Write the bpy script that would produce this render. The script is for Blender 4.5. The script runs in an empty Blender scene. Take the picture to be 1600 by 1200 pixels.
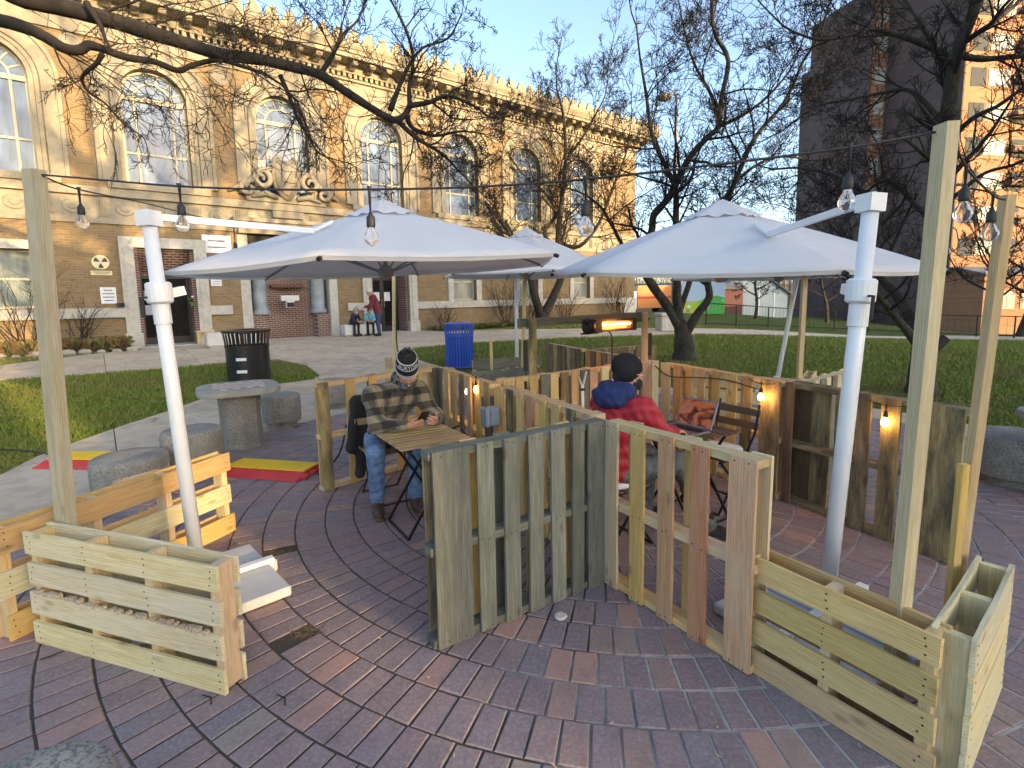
import bpy, bmesh, math, random
import numpy as np
from mathutils import Vector, Matrix, Euler

# ---------------------------------------------------------------- camera, sky, sun, exposure
scene = bpy.context.scene
COL = scene.collection
FPX, PITCH, ROLL, PCX, PCY, EYE = 820.0, math.radians(6.7), math.radians(1.05), 800.0, 563.0, 1.75
FWD = Vector((0, math.cos(PITCH), -math.sin(PITCH)))
_up0 = Vector((0, math.sin(PITCH), math.cos(PITCH)))
_rt0 = Vector((1, 0, 0))
RT = _rt0 * math.cos(ROLL) - _up0 * math.sin(ROLL)
UP = _up0 * math.cos(ROLL) + _rt0 * math.sin(ROLL)
CAMP = Vector((0, 0, EYE))
cam_data = bpy.data.cameras.new('camera')
cam = bpy.data.objects.new('camera', cam_data)
COL.objects.link(cam)
cam.matrix_world = Matrix(((RT.x, UP.x, -FWD.x, 0), (RT.y, UP.y, -FWD.y, 0), (RT.z, UP.z, -FWD.z, EYE), (0, 0, 0, 1)))
cam_data.sensor_fit = 'HORIZONTAL'
cam_data.sensor_width = 36.0
cam_data.lens = FPX / 1600.0 * 36.0
cam_data.shift_y = -(600.0 - PCY) / 1600.0
cam_data.clip_start = 0.05
cam_data.clip_end = 2000.0
scene.camera = cam

SUN_EL = math.radians(9.5)
SUN_H = Vector((0.76, -0.65, 0)).normalized()
TO_SUN = Vector((SUN_H.x * math.cos(SUN_EL), SUN_H.y * math.cos(SUN_EL), math.sin(SUN_EL)))
world = bpy.data.worlds.new('World')
scene.world = world
world.use_nodes = True
wn = world.node_tree
wn.nodes.clear()
sky = wn.nodes.new('ShaderNodeTexSky')
sky.sky_type = 'NISHITA'
sky.sun_disc = False
sky.sun_elevation = SUN_EL
sky.sun_rotation = math.atan2(SUN_H.x, SUN_H.y)
sky.altitude = 50.0
sky.air_density = 0.75
sky.dust_density = 2.2
sky.ozone_density = 0.9
bg = wn.nodes.new('ShaderNodeBackground')
bg.inputs['Strength'].default_value = 0.15
wo = wn.nodes.new('ShaderNodeOutputWorld')
wn.links.new(sky.outputs[0], bg.inputs['Color'])
wn.links.new(bg.outputs[0], wo.inputs['Surface'])
sun_data = bpy.data.lights.new('sun', 'SUN')
sun_data.energy = 2.1
sun_data.angle = math.radians(0.5)
sun_data.color = (1.0, 0.68, 0.33)
sun = bpy.data.objects.new('sun', sun_data)
COL.objects.link(sun)
sun.rotation_euler = TO_SUN.to_track_quat('Z', 'Y').to_euler()
sun.location = TO_SUN * 60
vs = scene.view_settings
vs.view_transform = 'Standard'
vs.look = 'None'
vs.gamma = 1.0
vs.use_curve_mapping = False
vs.exposure = 2.2

# ---------------------------------------------------------------- pixel helpers (photo pixels, 1600 x 1200)
def ray(x, y):
    return (FWD * FPX + RT * (x - PCX) - UP * (y - PCY)).normalized()
def G(x, y, z=0.0):
    d = ray(x, y); return CAMP + d * ((z - EYE) / d.z)
def D(x, y, Y):
    d = ray(x, y); return CAMP + d * (Y / d.y)
def PX(p):
    v = Vector(p) - CAMP; k = v.dot(FWD)
    return PCX + FPX * v.dot(RT) / k, PCY - FPX * v.dot(UP) / k

# facade frame
FU = ray(1850, 447); FU.z = 0; FU.normalize()
FN = Vector((FU.y, -FU.x, 0))
FP0 = G(200, 545, 0.5); FP0.z = 0
def sstep(a, b, t):
    t = min(1, max(0, (t - a) / (b - a))); return t * t * (3 - 2 * t)
PC = Vector((0.85, 4.9, 0))           # centre of the round brick patio
PR = 4.75
def zt(x, y):
    v = Vector((x, y, 0)) - FP0
    t = v.dot(FN); s = v.dot(FU)
    z = 0.53 * sstep(11.5, 1.5, t)
    z -= 0.75 * sstep(17, 36, s) * sstep(-6, 4, t)
    r = math.hypot(x - PC.x, y - PC.y)
    z -= 1.3 * sstep(34, 60, r) * (1 if x > 0 else 0) * sstep(5, 25, x)
    return z * sstep(4.9, 8.0, r)
def GT(x, y, dz=0.0):
    z = 0.0
    for _ in range(14):
        p = G(x, y, z + dz); z = 0.5 * z + 0.5 * zt(p.x, p.y)
    return Vector((p.x, p.y, zt(p.x, p.y)))
# seating frame: origin at the pallet crossing, A to the near left, B to the back left
JX = G(945, 900)
BV = Vector((-0.53, 0.845, 0)).normalized()
AV = Vector((-BV.y, BV.x, 0))
def W(a, b, z=0.0):
    p = JX + AV * a + BV * b
    return Vector((p.x, p.y, z))

# ---------------------------------------------------------------- mesh helpers
class MB:
    def __init__(self): self.v = []; self.f = []
    def add(self, vs_, fs):
        o = len(self.v); self.v.extend([tuple(q) for q in vs_]); self.f.extend([tuple(i + o for i in q) for q in fs]); return self
    def box(self, x0, x1, y0, y1, z0, z1):
        return self.add([(x0,y0,z0),(x1,y0,z0),(x1,y1,z0),(x0,y1,z0),(x0,y0,z1),(x1,y0,z1),(x1,y1,z1),(x0,y1,z1)],
            [(0,3,2,1),(4,5,6,7),(0,1,5,4),(1,2,6,5),(2,3,7,6),(3,0,4,7)])
    def bar(self, p, q, w, h, up=Vector((0,0,1))):
        p, q = Vector(p), Vector(q); d = (q - p).normalized()
        s = d.cross(up)
        if s.length < 1e-4: s = d.cross(Vector((1,0,0)))
        s.normalize(); u = s.cross(d)
        s *= w / 2; u *= h / 2
        return self.add([p-s-u,p+s-u,p+s+u,p-s+u,q-s-u,q+s-u,q+s+u,q-s+u],
            [(0,1,2,3),(7,6,5,4),(0,4,5,1),(1,5,6,2),(2,6,7,3),(3,7,4,0)])
    def tube(self, pts, rad, n=8, cap=True):
        pts = [Vector(p) for p in pts]
        if not isinstance(rad, (list, tuple)): rad = [rad] * len(pts)
        o = len(self.v); t0 = (pts[1] - pts[0]).normalized()
        a = t0.orthogonal().normalized()
        for i, p in enumerate(pts):
            t = (pts[min(i+1, len(pts)-1)] - pts[max(i-1, 0)])
            t = t.normalized() if t.length > 1e-9 else t0
            a = (a - t * a.dot(t)); a = a.normalized() if a.length > 1e-6 else t.orthogonal().normalized()
            b = t.cross(a)
            for k in range(n):
                an = 2 * math.pi * k / n
                self.v.append(tuple(p + (a * math.cos(an) + b * math.sin(an)) * rad[i]))
        for i in range(len(pts) - 1):
            for k in range(n):
                k2 = (k + 1) % n
                self.f.append((o+i*n+k, o+i*n+k2, o+(i+1)*n+k2, o+(i+1)*n+k))
        if cap:
            self.f.append(tuple(o + k for k in reversed(range(n))))
            self.f.append(tuple(o + (len(pts)-1)*n + k for k in range(n)))
        return self
    def lathe(self, prof, n=24, c=(0,0,0), cap=True, a0=0.0, a1=2*math.pi):
        o = len(self.v); full = abs(a1 - a0 - 2*math.pi) < 1e-6
        m = n if full else n + 1
        for r, z in prof:
            for k in range(m):
                a = a0 + (a1 - a0) * k / n
                self.v.append((c[0] + r*math.cos(a), c[1] + r*math.sin(a), c[2] + z))
        for i in range(len(prof) - 1):
            for k in range(n):
                k2 = (k + 1) % m
                self.f.append((o+i*m+k, o+i*m+k2, o+(i+1)*m+k2, o+(i+1)*m+k))
        if cap and full:
            self.f.append(tuple(o + k for k in reversed(range(n))))
            self.f.append(tuple(o + (len(prof)-1)*m + k for k in range(n)))
        return self
    def prism(self, poly, y0, y1):          # poly in (x, z), extruded along y
        n = len(poly); o = len(self.v)
        for y in (y0, y1):
            for x, z in poly: self.v.append((x, y, z))
        self.f.append(tuple(o + k for k in range(n)))
        self.f.append(tuple(o + n + k for k in reversed(range(n))))
        for k in range(n):
            k2 = (k + 1) % n; self.f.append((o+k2, o+k, o+n+k, o+n+k2))
        return self
    def build(self, name, mat=None, parent=None, smooth=False, loc=None, rot=None):
        me = mesh_of(name, self.v, self.f, mat, smooth)
        return put(name, me, parent, loc, rot)
def mesh_of(name, v, f, mat=None, smooth=False, bevel=0):
    me = bpy.data.meshes.new(name)
    me.from_pydata(v, [], f)
    if mat: me.materials.append(mat)
    bm = bmesh.new(); bm.from_mesh(me)
    bmesh.ops.recalc_face_normals(bm, faces=bm.faces)
    if bevel: bmesh.ops.bevel(bm, geom=list(bm.edges), offset=bevel, segments=1, affect='EDGES')
    bm.to_mesh(me); bm.free()
    if smooth: me.polygons.foreach_set('use_smooth', [True] * len(me.polygons))
    me.update(); return me
def smooth_angle(o, deg=40):
    o.data.set_sharp_from_angle(angle=math.radians(deg))
def put(name, me, parent=None, loc=None, rot=None):
    o = bpy.data.objects.new(name, me); COL.objects.link(o)
    if parent is not None: o.parent = parent
    if loc is not None: o.location = loc
    if rot is not None: o.rotation_euler = rot
    return o
def raw_mesh(name, v, f4, mat=None, smooth=True):      # numpy verts + quads or tris
    me = bpy.data.meshes.new(name)
    v = np.asarray(v, np.float32); f4 = np.asarray(f4, np.int32); k = f4.shape[1]
    me.vertices.add(len(v)); me.vertices.foreach_set('co', v.ravel())
    me.loops.add(f4.size); me.loops.foreach_set('vertex_index', f4.ravel())
    me.polygons.add(len(f4)); me.polygons.foreach_set('loop_start', np.arange(0, f4.size, k, dtype=np.int32))
    me.polygons.foreach_set('use_smooth', np.full(len(f4), smooth))
    if mat: me.materials.append(mat)
    me.update(calc_edges=True); me.validate(); return me
def thing(name, label, cat, loc=(0,0,0), rotz=0.0, group=None):
    o = bpy.data.objects.new(name, None); COL.objects.link(o)
    o.empty_display_size = 0.1
    o.location = loc; o.rotation_euler = (0, 0, rotz)
    return tag(o, label, cat, group)
def tag(o, label, cat, group=None, kind=None):
    if label: o['label'] = label
    if cat: o['category'] = cat
    if group: o['group'] = group
    if kind: o['kind'] = kind
    return o
def struct(o, label=None):
    o['kind'] = 'structure'
    if label: o['label'] = label
    return o
def copy_tree(o, parent=None):
    c = o.copy(); COL.objects.link(c); c.parent = parent
    for ch in list(o.children): copy_tree(ch, c)
    return c
def origin_to(o, p):            # mesh built in world coordinates: move its origin to p
    p = Vector(p)
    if o.type == 'MESH': o.data.transform(Matrix.Translation(-p))
    o.location = p
    return o

# ---------------------------------------------------------------- materials
MATS = {}
class NT:
    def __init__(self, name):
        self.m = bpy.data.materials.new(name); self.m.use_nodes = True
        self.t = self.m.node_tree; self.t.nodes.clear()
        self.out = self.n('ShaderNodeOutputMaterial'); self.b = self.n('ShaderNodeBsdfPrincipled')
        self.l(self.b.outputs[0], self.out.inputs[0])
    def n(self, t, **k):
        nd = self.t.nodes.new(t)
        for a, b in k.items(): setattr(nd, a, b)
        return nd
    def l(self, a, b): self.t.links.new(a, b)
    def set(self, **k):
        for a, b in k.items():
            a = a.replace('_', ' ')
            s = self.b.inputs[a]
            if isinstance(b, bpy.types.NodeSocket): self.l(b, s)
            else: s.default_value = b
    def obj(self): return self.n('ShaderNodeTexCoord').outputs['Object']
    def mapping(self, vec, scale=(1,1,1), loc=None, rot=(0,0,0)):
        m = self.n('ShaderNodeMapping'); m.inputs['Scale'].default_value = scale; m.inputs['Rotation'].default_value = rot
        self.l(vec, m.inputs['Vector'])
        if loc is not None:
            if isinstance(loc, bpy.types.NodeSocket): self.l(loc, m.inputs['Location'])
            else: m.inputs['Location'].default_value = loc
        return m.outputs[0]
    def noise(self, vec, scale, detail=4, rough=0.55, dist=0.0):
        k = self.n('ShaderNodeTexNoise'); k.inputs['Scale'].default_value = scale; k.inputs['Detail'].default_value = detail
        k.inputs['Roughness'].default_value = rough; k.inputs['Distortion'].default_value = dist
        self.l(vec, k.inputs['Vector']); return k.outputs['Fac']
    def ramp(self, fac, stops):
        r = self.n('ShaderNodeValToRGB'); e = r.color_ramp.elements
        while len(e) < len(stops): e.new(0.5)
        for q, (p, c) in zip(e, stops):
            q.position = p; q.color = (c, c, c, 1) if isinstance(c, (int, float)) else (c[0], c[1], c[2], 1)
        self.l(fac, r.inputs[0]); return r.outputs[0]
    def mix(self, fac, a, b, mode='MIX'):
        m = self.n('ShaderNodeMix', data_type='RGBA', blend_type=mode)
        for s, v in ((m.inputs[0], fac), (m.inputs[6], a), (m.inputs[7], b)):
            if isinstance(v, bpy.types.NodeSocket): self.l(v, s)
            elif isinstance(v, (int, float)): s.default_value = v
            else: s.default_value = (v[0], v[1], v[2], 1)
        return m.outputs[2]
    def math(self, op, a, b=0.0):
        m = self.n('ShaderNodeMath', operation=op)
        for s, v in ((m.inputs[0], a), (m.inputs[1], b)):
            if isinstance(v, bpy.types.NodeSocket): self.l(v, s)
            else: s.default_value = v
        return m.outputs[0]
    def bump(self, h, strength=0.3, dist=0.01):
        b = self.n('ShaderNodeBump'); b.inputs['Strength'].default_value = strength; b.inputs['Distance'].default_value = dist
        self.l(h, b.inputs['Height']); self.l(b.outputs[0], self.b.inputs['Normal'])
    def rnd(self): return self.n('ShaderNodeObjectInfo').outputs['Random']

def wood(name, c1, c2, weather=None, wamt=0.0, rough=0.75, knots=0.6, var=0.25):
    if name in MATS: return MATS[name]
    t = NT(name); co = t.obj(); r = t.rnd()
    cx = t.n('ShaderNodeCombineXYZ'); t.l(t.math('MULTIPLY', r, 37.0), cx.inputs[0]); t.l(t.math('MULTIPLY', r, 91.0), cx.inputs[1]); t.l(t.math('MULTIPLY', r, 53.0), cx.inputs[2])
    m = t.mapping(co, (0.9, 13, 13), cx.outputs[0])
    g = t.noise(m, 3.2, 5, 0.6, 0.6)
    fine = t.noise(t.mapping(co, (4, 90, 90), cx.outputs[0]), 2.0, 3, 0.6)
    col = t.mix(t.ramp(g, [(0.32, 0.0), (0.68, 1.0)]), c1, c2)
    wv = t.n('ShaderNodeTexWave', wave_type='BANDS', bands_direction='Z'); wv.inputs['Scale'].default_value = 5.5; wv.inputs['Distortion'].default_value = 7.0; wv.inputs['Detail'].default_value = 3.0; wv.inputs['Detail Scale'].default_value = 0.8
    t.l(t.mapping(co, (0.22, 4.5, 4.5), cx.outputs[0]), wv.inputs['Vector'])
    col = t.mix(t.math('MULTIPLY', t.ramp(wv.outputs['Fac'], [(0.55, 0.0), (0.95, 1.0)]), 0.42), col, [q * 0.66 for q in c2])
    col = t.mix(t.math('MULTIPLY', t.ramp(fine, [(0.45, 0.0), (0.62, 1.0)]), 0.42), col, [q * 0.55 for q in c2])
    if knots:
        v = t.n('ShaderNodeTexVoronoi'); v.inputs['Scale'].default_value = 1.0; v.inputs['Randomness'].default_value = 1.0
        t.l(t.mapping(co, (3.4, 8, 8), cx.outputs[0]), v.inputs['Vector'])
        k = t.ramp(v.outputs['Distance'], [(0.06, 1.0), (0.10, 0.75), (0.13, 0.25), (0.2, 0.0)])
        col = t.mix(t.math('MULTIPLY', k, knots), col, [c2[0]*0.35, c2[1]*0.24, c2[2]*0.17])
    if weather:
        wz = t.noise(t.mapping(co, (1.2, 5, 5), cx.outputs[0]), 2.1, 6, 0.65)
        col = t.mix(t.math('MULTIPLY', t.ramp(wz, [(0.4, 0.0), (0.62, 1.0)]), wamt), col, weather)
    hs = t.n('ShaderNodeHueSaturation')
    t.l(t.math('ADD', t.math('MULTIPLY', r, 0.024), 0.488), hs.inputs['Hue'])
    t.l(t.math('ADD', t.math('MULTIPLY', t.math('FRACT', t.math('MULTIPLY', r, 7.3)), var * 1.2), 1 - var * 0.6), hs.inputs['Value'])
    t.l(t.math('ADD', t.math('MULTIPLY', t.math('FRACT', t.math('MULTIPLY', r, 3.7)), 0.25), 0.86), hs.inputs['Saturation'])
    t.l(col, hs.inputs['Color'])
    t.set(Base_Color=hs.outputs[0], Roughness=rough)
    t.bump(t.math('ADD', g, t.math('MULTIPLY', fine, 0.6)), 0.35, 0.004)
    MATS[name] = t.m; return t.m
def speck(name, c1, c2, scale=6.0, rough=0.8, bump=0.3, bscale=None, bdist=0.01, detail=5, c3=None, s3=60.0, metallic=0.0, amount=0.5, var=0.0, lo=0.35, hi=0.65, spec=None):
    if name in MATS: return MATS[name]
    t = NT(name); co = t.obj()
    col = t.mix(t.ramp(t.noise(co, scale, detail, 0.6), [(lo, 0.0), (hi, 1.0)]), c1, c2)
    if c3: col = t.mix(t.math('MULTIPLY', t.ramp(t.noise(co, s3, 2, 0.5), [(0.5, 0.0), (0.6, 1.0)]), amount), col, c3)
    if var:
        hs = t.n('ShaderNodeHueSaturation'); t.l(t.math('ADD', t.math('MULTIPLY', t.rnd(), var), 1 - var / 2), hs.inputs['Value']); t.l(col, hs.inputs['Color']); col = hs.outputs[0]
    t.set(Base_Color=col, Roughness=rough, Metallic=metallic)
    if spec is not None: t.b.inputs['Specular IOR Level'].default_value = spec
    if bump: t.bump(t.noise(co, bscale or scale * 4, 4, 0.6), bump, bdist)
    MATS[name] = t.m; return t.m
def plain(name, c, rough=0.5, metallic=0.0, noise=0.12, spec=None, scale=9.0):
    return speck(name, c, [q * (1 - noise) for q in c], scale, rough, 0.08, metallic=metallic, spec=spec, bdist=0.002)
def emis(name, c, s, base=(0.02, 0.02, 0.02)):
    if name in MATS: return MATS[name]
    t = NT(name); t.set(Base_Color=(*base, 1), Emission_Color=(*c, 1), Emission_Strength=s, Roughness=0.4)
    MATS[name] = t.m; return t.m
def brick(name, c1, c2, mortar, axes='xz', bw=0.21, bh=0.072, mw=0.011, rough=0.85, var=0.5):
    if name in MATS: return MATS[name]
    t = NT(name); s = t.n('ShaderNodeSeparateXYZ'); t.l(t.obj(), s.inputs[0])
    c = t.n('ShaderNodeCombineXYZ'); t.l(s.outputs['xyz'.index(axes[0])], c.inputs[0]); t.l(s.outputs['xyz'.index(axes[1])], c.inputs[1])
    b = t.n('ShaderNodeTexBrick'); b.inputs['Scale'].default_value = 1.0
    b.inputs['Brick Width'].default_value = bw; b.inputs['Row Height'].default_value = bh
    b.inputs['Mortar Size'].default_value = mw; b.inputs['Mortar Smooth'].default_value = 0.2; b.inputs['Bias'].default_value = 0.0
    b.inputs['Color1'].default_value = (*c1, 1); b.inputs['Color2'].default_value = (*c2, 1); b.inputs['Mortar'].default_value = (*mortar, 1)
    t.l(c.outputs[0], b.inputs['Vector'])
    g = t.noise(t.mapping(t.obj(), (0.5, 0.5, 1.2)), 1.3, 6, 0.65)
    col = t.mix(t.math('MULTIPLY', t.ramp(g, [(0.35, 0.0), (0.7, 1.0)]), var), b.outputs['Color'], [q * 0.6 for q in c1])
    f = t.noise(t.obj(), 22, 3); col = t.mix(t.math('MULTIPLY', f, 0.35), col, [q * 0.55 for q in c2])
    t.set(Base_Color=col, Roughness=rough)
    t.bump(t.math('ADD', t.math('MULTIPLY', b.outputs['Fac'], -1.0), t.math('MULTIPLY', f, 0.4)), 0.5, 0.012)
    MATS[name] = t.m; return t.m

M_PINE = wood('pale_pine', (0.76, 0.55, 0.26), (0.60, 0.40, 0.165), (0.50, 0.46, 0.34), 0.45, var=0.22)
M_PINE2 = wood('yellow_pine', (0.71, 0.49, 0.20), (0.56, 0.35, 0.12), (0.40, 0.34, 0.2), 0.3)
M_GREY = wood('weathered_grey_wood', (0.25, 0.255, 0.20), (0.14, 0.142, 0.105), (0.09, 0.095, 0.07), 0.5, var=0.45)
M_MOSS = wood('mossy_old_wood', (0.44, 0.34, 0.155), (0.28, 0.20, 0.085), (0.055, 0.05, 0.032), 0.85, var=0.35)
M_BROWN = wood('dark_stained_wood', (0.25, 0.16, 0.08), (0.14, 0.088, 0.044), (0.06, 0.045, 0.03), 0.6, var=0.4)
M_ORANGE = wood('reddish_board', (0.62, 0.28, 0.09), (0.46, 0.19, 0.055), (0.5, 0.36, 0.2), 0.3)
M_PINK = wood('pinkish_board', (0.66, 0.39, 0.20), (0.52, 0.285, 0.13), (0.5, 0.4, 0.26), 0.4)
M_GREENPINE = wood('pale_green_pine', (0.72, 0.62, 0.36), (0.57, 0.475, 0.24), (0.60, 0.57, 0.42), 0.4, var=0.18)
M_POST = wood('post_pine', (0.60, 0.47, 0.25), (0.50, 0.36, 0.16), (0.42, 0.38, 0.27), 0.3, var=0.12, knots=0.45)
M_SLAT = wood('table_slat', (0.50, 0.36, 0.18), (0.36, 0.24, 0.11), (0.2, 0.15, 0.09), 0.3, rough=0.5, knots=0.0)
M_CHAIRWOOD = wood('dark_chair_slat', (0.17, 0.10, 0.055), (0.10, 0.06, 0.03), None, 0, rough=0.5, knots=0.0)
M_NAIL = plain('nail_steel', (0.05, 0.04, 0.035), 0.5, 0.6)
M_WHITE = plain('white_powder_coat', (0.74, 0.76, 0.78), 0.35, 0.0, 0.06)
M_BLACK = plain('black_metal', (0.018, 0.018, 0.02), 0.35, 0.3)
M_RUBBER = plain('black_rubber', (0.02, 0.02, 0.022), 0.6)
M_GREYPL = plain('grey_plastic', (0.30, 0.34, 0.38), 0.35)
M_CONC = speck('aggregate_concrete', (0.31, 0.29, 0.25), (0.20, 0.19, 0.165), 3.5, 0.9, 0.8, 90, 0.008, 6, (0.10, 0.095, 0.085), 85, amount=0.75)
M_CONCTOP = speck('smooth_concrete', (0.36, 0.335, 0.285), (0.27, 0.25, 0.21), 4, 0.85, 0.4, 60, 0.004, 6, (0.18, 0.17, 0.15), 70, amount=0.4)
M_STONE = speck('limestone', (0.345, 0.30, 0.215), (0.26, 0.225, 0.16), 1.6, 0.85, 0.25, 26, 0.006, 6, (0.19, 0.16, 0.115), 9, amount=0.35)
M_STONELOW = speck('pale_base_stone', (0.52, 0.50, 0.44), (0.42, 0.40, 0.35), 1.4, 0.85, 0.25, 26, 0.006, 6, (0.33, 0.30, 0.25), 7, amount=0.4)
M_LBRICK = brick('buff_brick', (0.31, 0.21, 0.098), (0.205, 0.13, 0.056), (0.29, 0.235, 0.155))
M_RBRICK = brick('red_brick', (0.20, 0.085, 0.06), (0.135, 0.055, 0.042), (0.42, 0.38, 0.33), mw=0.013)
M_RBRICKY = brick('red_brick_side', (0.20, 0.085, 0.06), (0.135, 0.055, 0.042), (0.42, 0.38, 0.33), axes='yz', mw=0.013)
M_BARK = speck('bark', (0.05, 0.042, 0.032), (0.024, 0.02, 0.016), 9, 0.95, 0.9, 24, 0.03, 6, (0.075, 0.08, 0.045), 3.0, amount=0.35)
M_TWIG = speck('twig_bark', (0.026, 0.021, 0.017), (0.015, 0.012, 0.010), 5, 0.95, 0.0)
M_DIRT = speck('garden_soil', (0.10, 0.07, 0.045), (0.055, 0.04, 0.028), 9, 0.95, 0.8, 40, 0.03)
# ================================================================ GROUND, PATIO, WALKS
rng = random.Random(7)
# lawn / terrain sheet
def axis(lo, hi, fine_lo, fine_hi, fs, cs):
    a = []; x = lo
    while x < hi:
        a.append(x)
        dist = max(fine_lo - x, x - fine_hi, 0)
        x += fs + min(cs, dist * 0.25)
    a.append(hi); return a
M_LAWN = None
def lawn_mat():
    t = NT('lawn_turf'); co = t.obj()
    big = t.noise(co, 0.45, 5, 0.6); mid = t.noise(co, 3.2, 6, 0.7); fine = t.noise(co, 38, 4, 0.7)
    col = t.mix(t.ramp(mid, [(0.35, 0.0), (0.65, 1.0)]), (0.07, 0.11, 0.02), (0.115, 0.145, 0.03))
    col = t.mix(t.math('MULTIPLY', t.ramp(big, [(0.45, 0.0), (0.68, 1.0)]), 0.7), col, (0.17, 0.14, 0.06))
    col = t.mix(t.math('MULTIPLY', t.ramp(fine, [(0.4, 0.0), (0.62, 1.0)]), 0.55), col, (0.035, 0.055, 0.012))
    t.set(Base_Color=col, Roughness=0.95); t.b.inputs['Specular IOR Level'].default_value = 0.1
    t.bump(t.math('ADD', fine, mid), 0.9, 0.05); return t.m
M_LAWN = lawn_mat()
xs = axis(-140, 190, -16, 26, 0.8, 12); ys = axis(-110, 420, -2, 32, 0.8, 14)
gv = [(x, y, zt(x, y) - 0.035) for y in ys for x in xs]; nx = len(xs)
gf = [(j*nx+i, j*nx+i+1, (j+1)*nx+i+1, (j+1)*nx+i) for j in range(len(ys)-1) for i in range(nx-1)]
ground = struct(put('ground', mesh_of('ground', gv, gf, M_LAWN, True)), 'green lawn ground with worn brownish patches')

# paver bed and pavers
def bed_mat():
    t = NT('paver_joint_bed'); co = t.obj()
    s = t.n('ShaderNodeSeparateXYZ'); t.l(co, s.inputs[0])
    side = t.math('ADD', t.math('MULTIPLY', s.outputs[0], 0.22), t.noise(co, 1.3, 4))
    col = t.mix(t.ramp(side, [(0.30, 0.0), (0.52, 1.0)]), (0.05, 0.044, 0.034), (0.40, 0.385, 0.36))
    col = t.mix(t.ramp(t.noise(co, 14, 4), [(0.55, 0.0), (0.7, 0.5)]), col, (0.08, 0.085, 0.04))
    t.set(Base_Color=col, Roughness=0.95); t.bump(t.noise(co, 60, 3), 0.6, 0.01); return t.m
patio = MB().lathe([(0.01, 0.0), (PR + 0.02, 0.0)], 96, cap=False).build('patio', bed_mat(), loc=(PC.x, PC.y, -0.006))
struct(patio, 'round brick patio laid in rings')
def paver_mat():
    t = NT('brick_paver'); co = t.obj()
    r = t.math('FRACT', t.math('ADD', t.rnd(), t.n('ShaderNodeNewGeometry').outputs['Random Per Island']))
    col = t.ramp(r, [(0.0, (0.183, 0.124, 0.129)), (0.3, (0.241, 0.165, 0.160)), (0.55, (0.198, 0.152, 0.172)), (0.74, (0.277, 0.173, 0.140)), (0.86, (0.161, 0.136, 0.160)), (0.94, (0.395, 0.206, 0.147)), (1.0, (0.234, 0.198, 0.166))])
    g = t.n('ShaderNodeNewGeometry').outputs['Position']
    b = t.noise(g, 1.1, 5, 0.65); col = t.mix(t.math('MULTIPLY', t.ramp(b, [(0.4, 0.0), (0.7, 1.0)]), 0.4), col, (0.146, 0.140, 0.156))
    f = t.noise(g, 55, 4, 0.7); col = t.mix(t.math('MULTIPLY', t.ramp(f, [(0.42, 0.0), (0.68, 1.0)]), 0.5), col, (0.351, 0.314, 0.321))
    f2 = t.noise(g, 9, 4, 0.6); col = t.mix(t.math('MULTIPLY', t.ramp(f2, [(0.5, 0.0), (0.7, 1.0)]), 0.35), col, (0.103, 0.091, 0.096))
    t.set(Base_Color=col, Roughness=t.ramp(b, [(0.3, 0.5), (0.7, 0.8)]))
    t.bump(t.math('ADD', f, f2), 0.4, 0.004); return t.m
M_PAVER = paver_mat()
RW = 0.2225
pavers = []
holes = [G(482, 985), G(428, 866)]
prng = random.Random(3)
ri = 0.30
while ri + RW < PR + 0.01:
    n = max(5, round(2 * math.pi * (ri + RW / 2) / 0.121)); off = prng.random() * 6.28
    for k in range(n):
        a = off + 2 * math.pi * k / n; rc = ri + RW / 2
        x, y = PC.x + rc * math.cos(a), PC.y + rc * math.sin(a)
        if y < 0.6: continue
        if min(math.hypot(x - h.x, y - h.y) for h in holes) < 0.085: continue
        px, py = PX((x, y, 0))
        d = math.hypot(x, y)
        vis = -60 < px < 1660 and py < 1290
        pavers.append((d if vis else d + 100, ri, n, a, x, y))
    ri += RW
pavers.sort(key=lambda q: q[0])
ring_mesh = {}
def paver_verts(r0, n, jit=0.0, rr=None):
    g = 0.0055; da = math.pi / n
    rc = r0 + RW / 2; out = []
    for z, ins in ((-0.03, 0.0), (-0.004, 0.0), (0.0, 0.004)):
        for r_, s in ((r0 + g + ins, -1), (r0 + RW - g - ins, -1), (r0 + RW - g - ins, 1), (r0 + g + ins, 1)):
            half = r_ * math.tan(da) - g - ins
            out.append((r_ - rc + (rr.uniform(-jit, jit) if rr else 0), s * half + (rr.uniform(-jit, jit) if rr else 0), z))
    return out
PF = [(0,1,5,4),(1,2,6,5),(2,3,7,6),(3,0,4,7),(4,5,9,8),(5,6,10,9),(6,7,11,10),(7,4,8,11),(8,9,10,11)]
rest = MB()
for i, (d, r0, n, a, x, y) in enumerate(pavers):
    dz = prng.uniform(-0.0025, 0.0025); tx, ty = prng.uniform(-0.012, 0.012), prng.uniform(-0.012, 0.012); tw = prng.uniform(-0.012, 0.012)
    if i < 300:
        key = (round(r0, 3), i % 3)
        if key not in ring_mesh: ring_mesh[key] = mesh_of('brick', paver_verts(r0, n, 0.0018, prng), PF, M_PAVER)
        o = put('brick', ring_mesh[key], patio, (x - PC.x, y - PC.y, dz + 0.006), (tx, ty, a + tw))
    else:
        R = Matrix.Translation((x - PC.x, y - PC.y, dz + 0.006)) @ Euler((tx, ty, a + tw)).to_matrix().to_4x4()
        rest.add([R @ Vector(q) for q in paver_verts(r0, n, 0.0018, prng)], PF)
o = rest.build('brick_field', M_PAVER, patio); o['kind'] = 'stuff'
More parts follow.
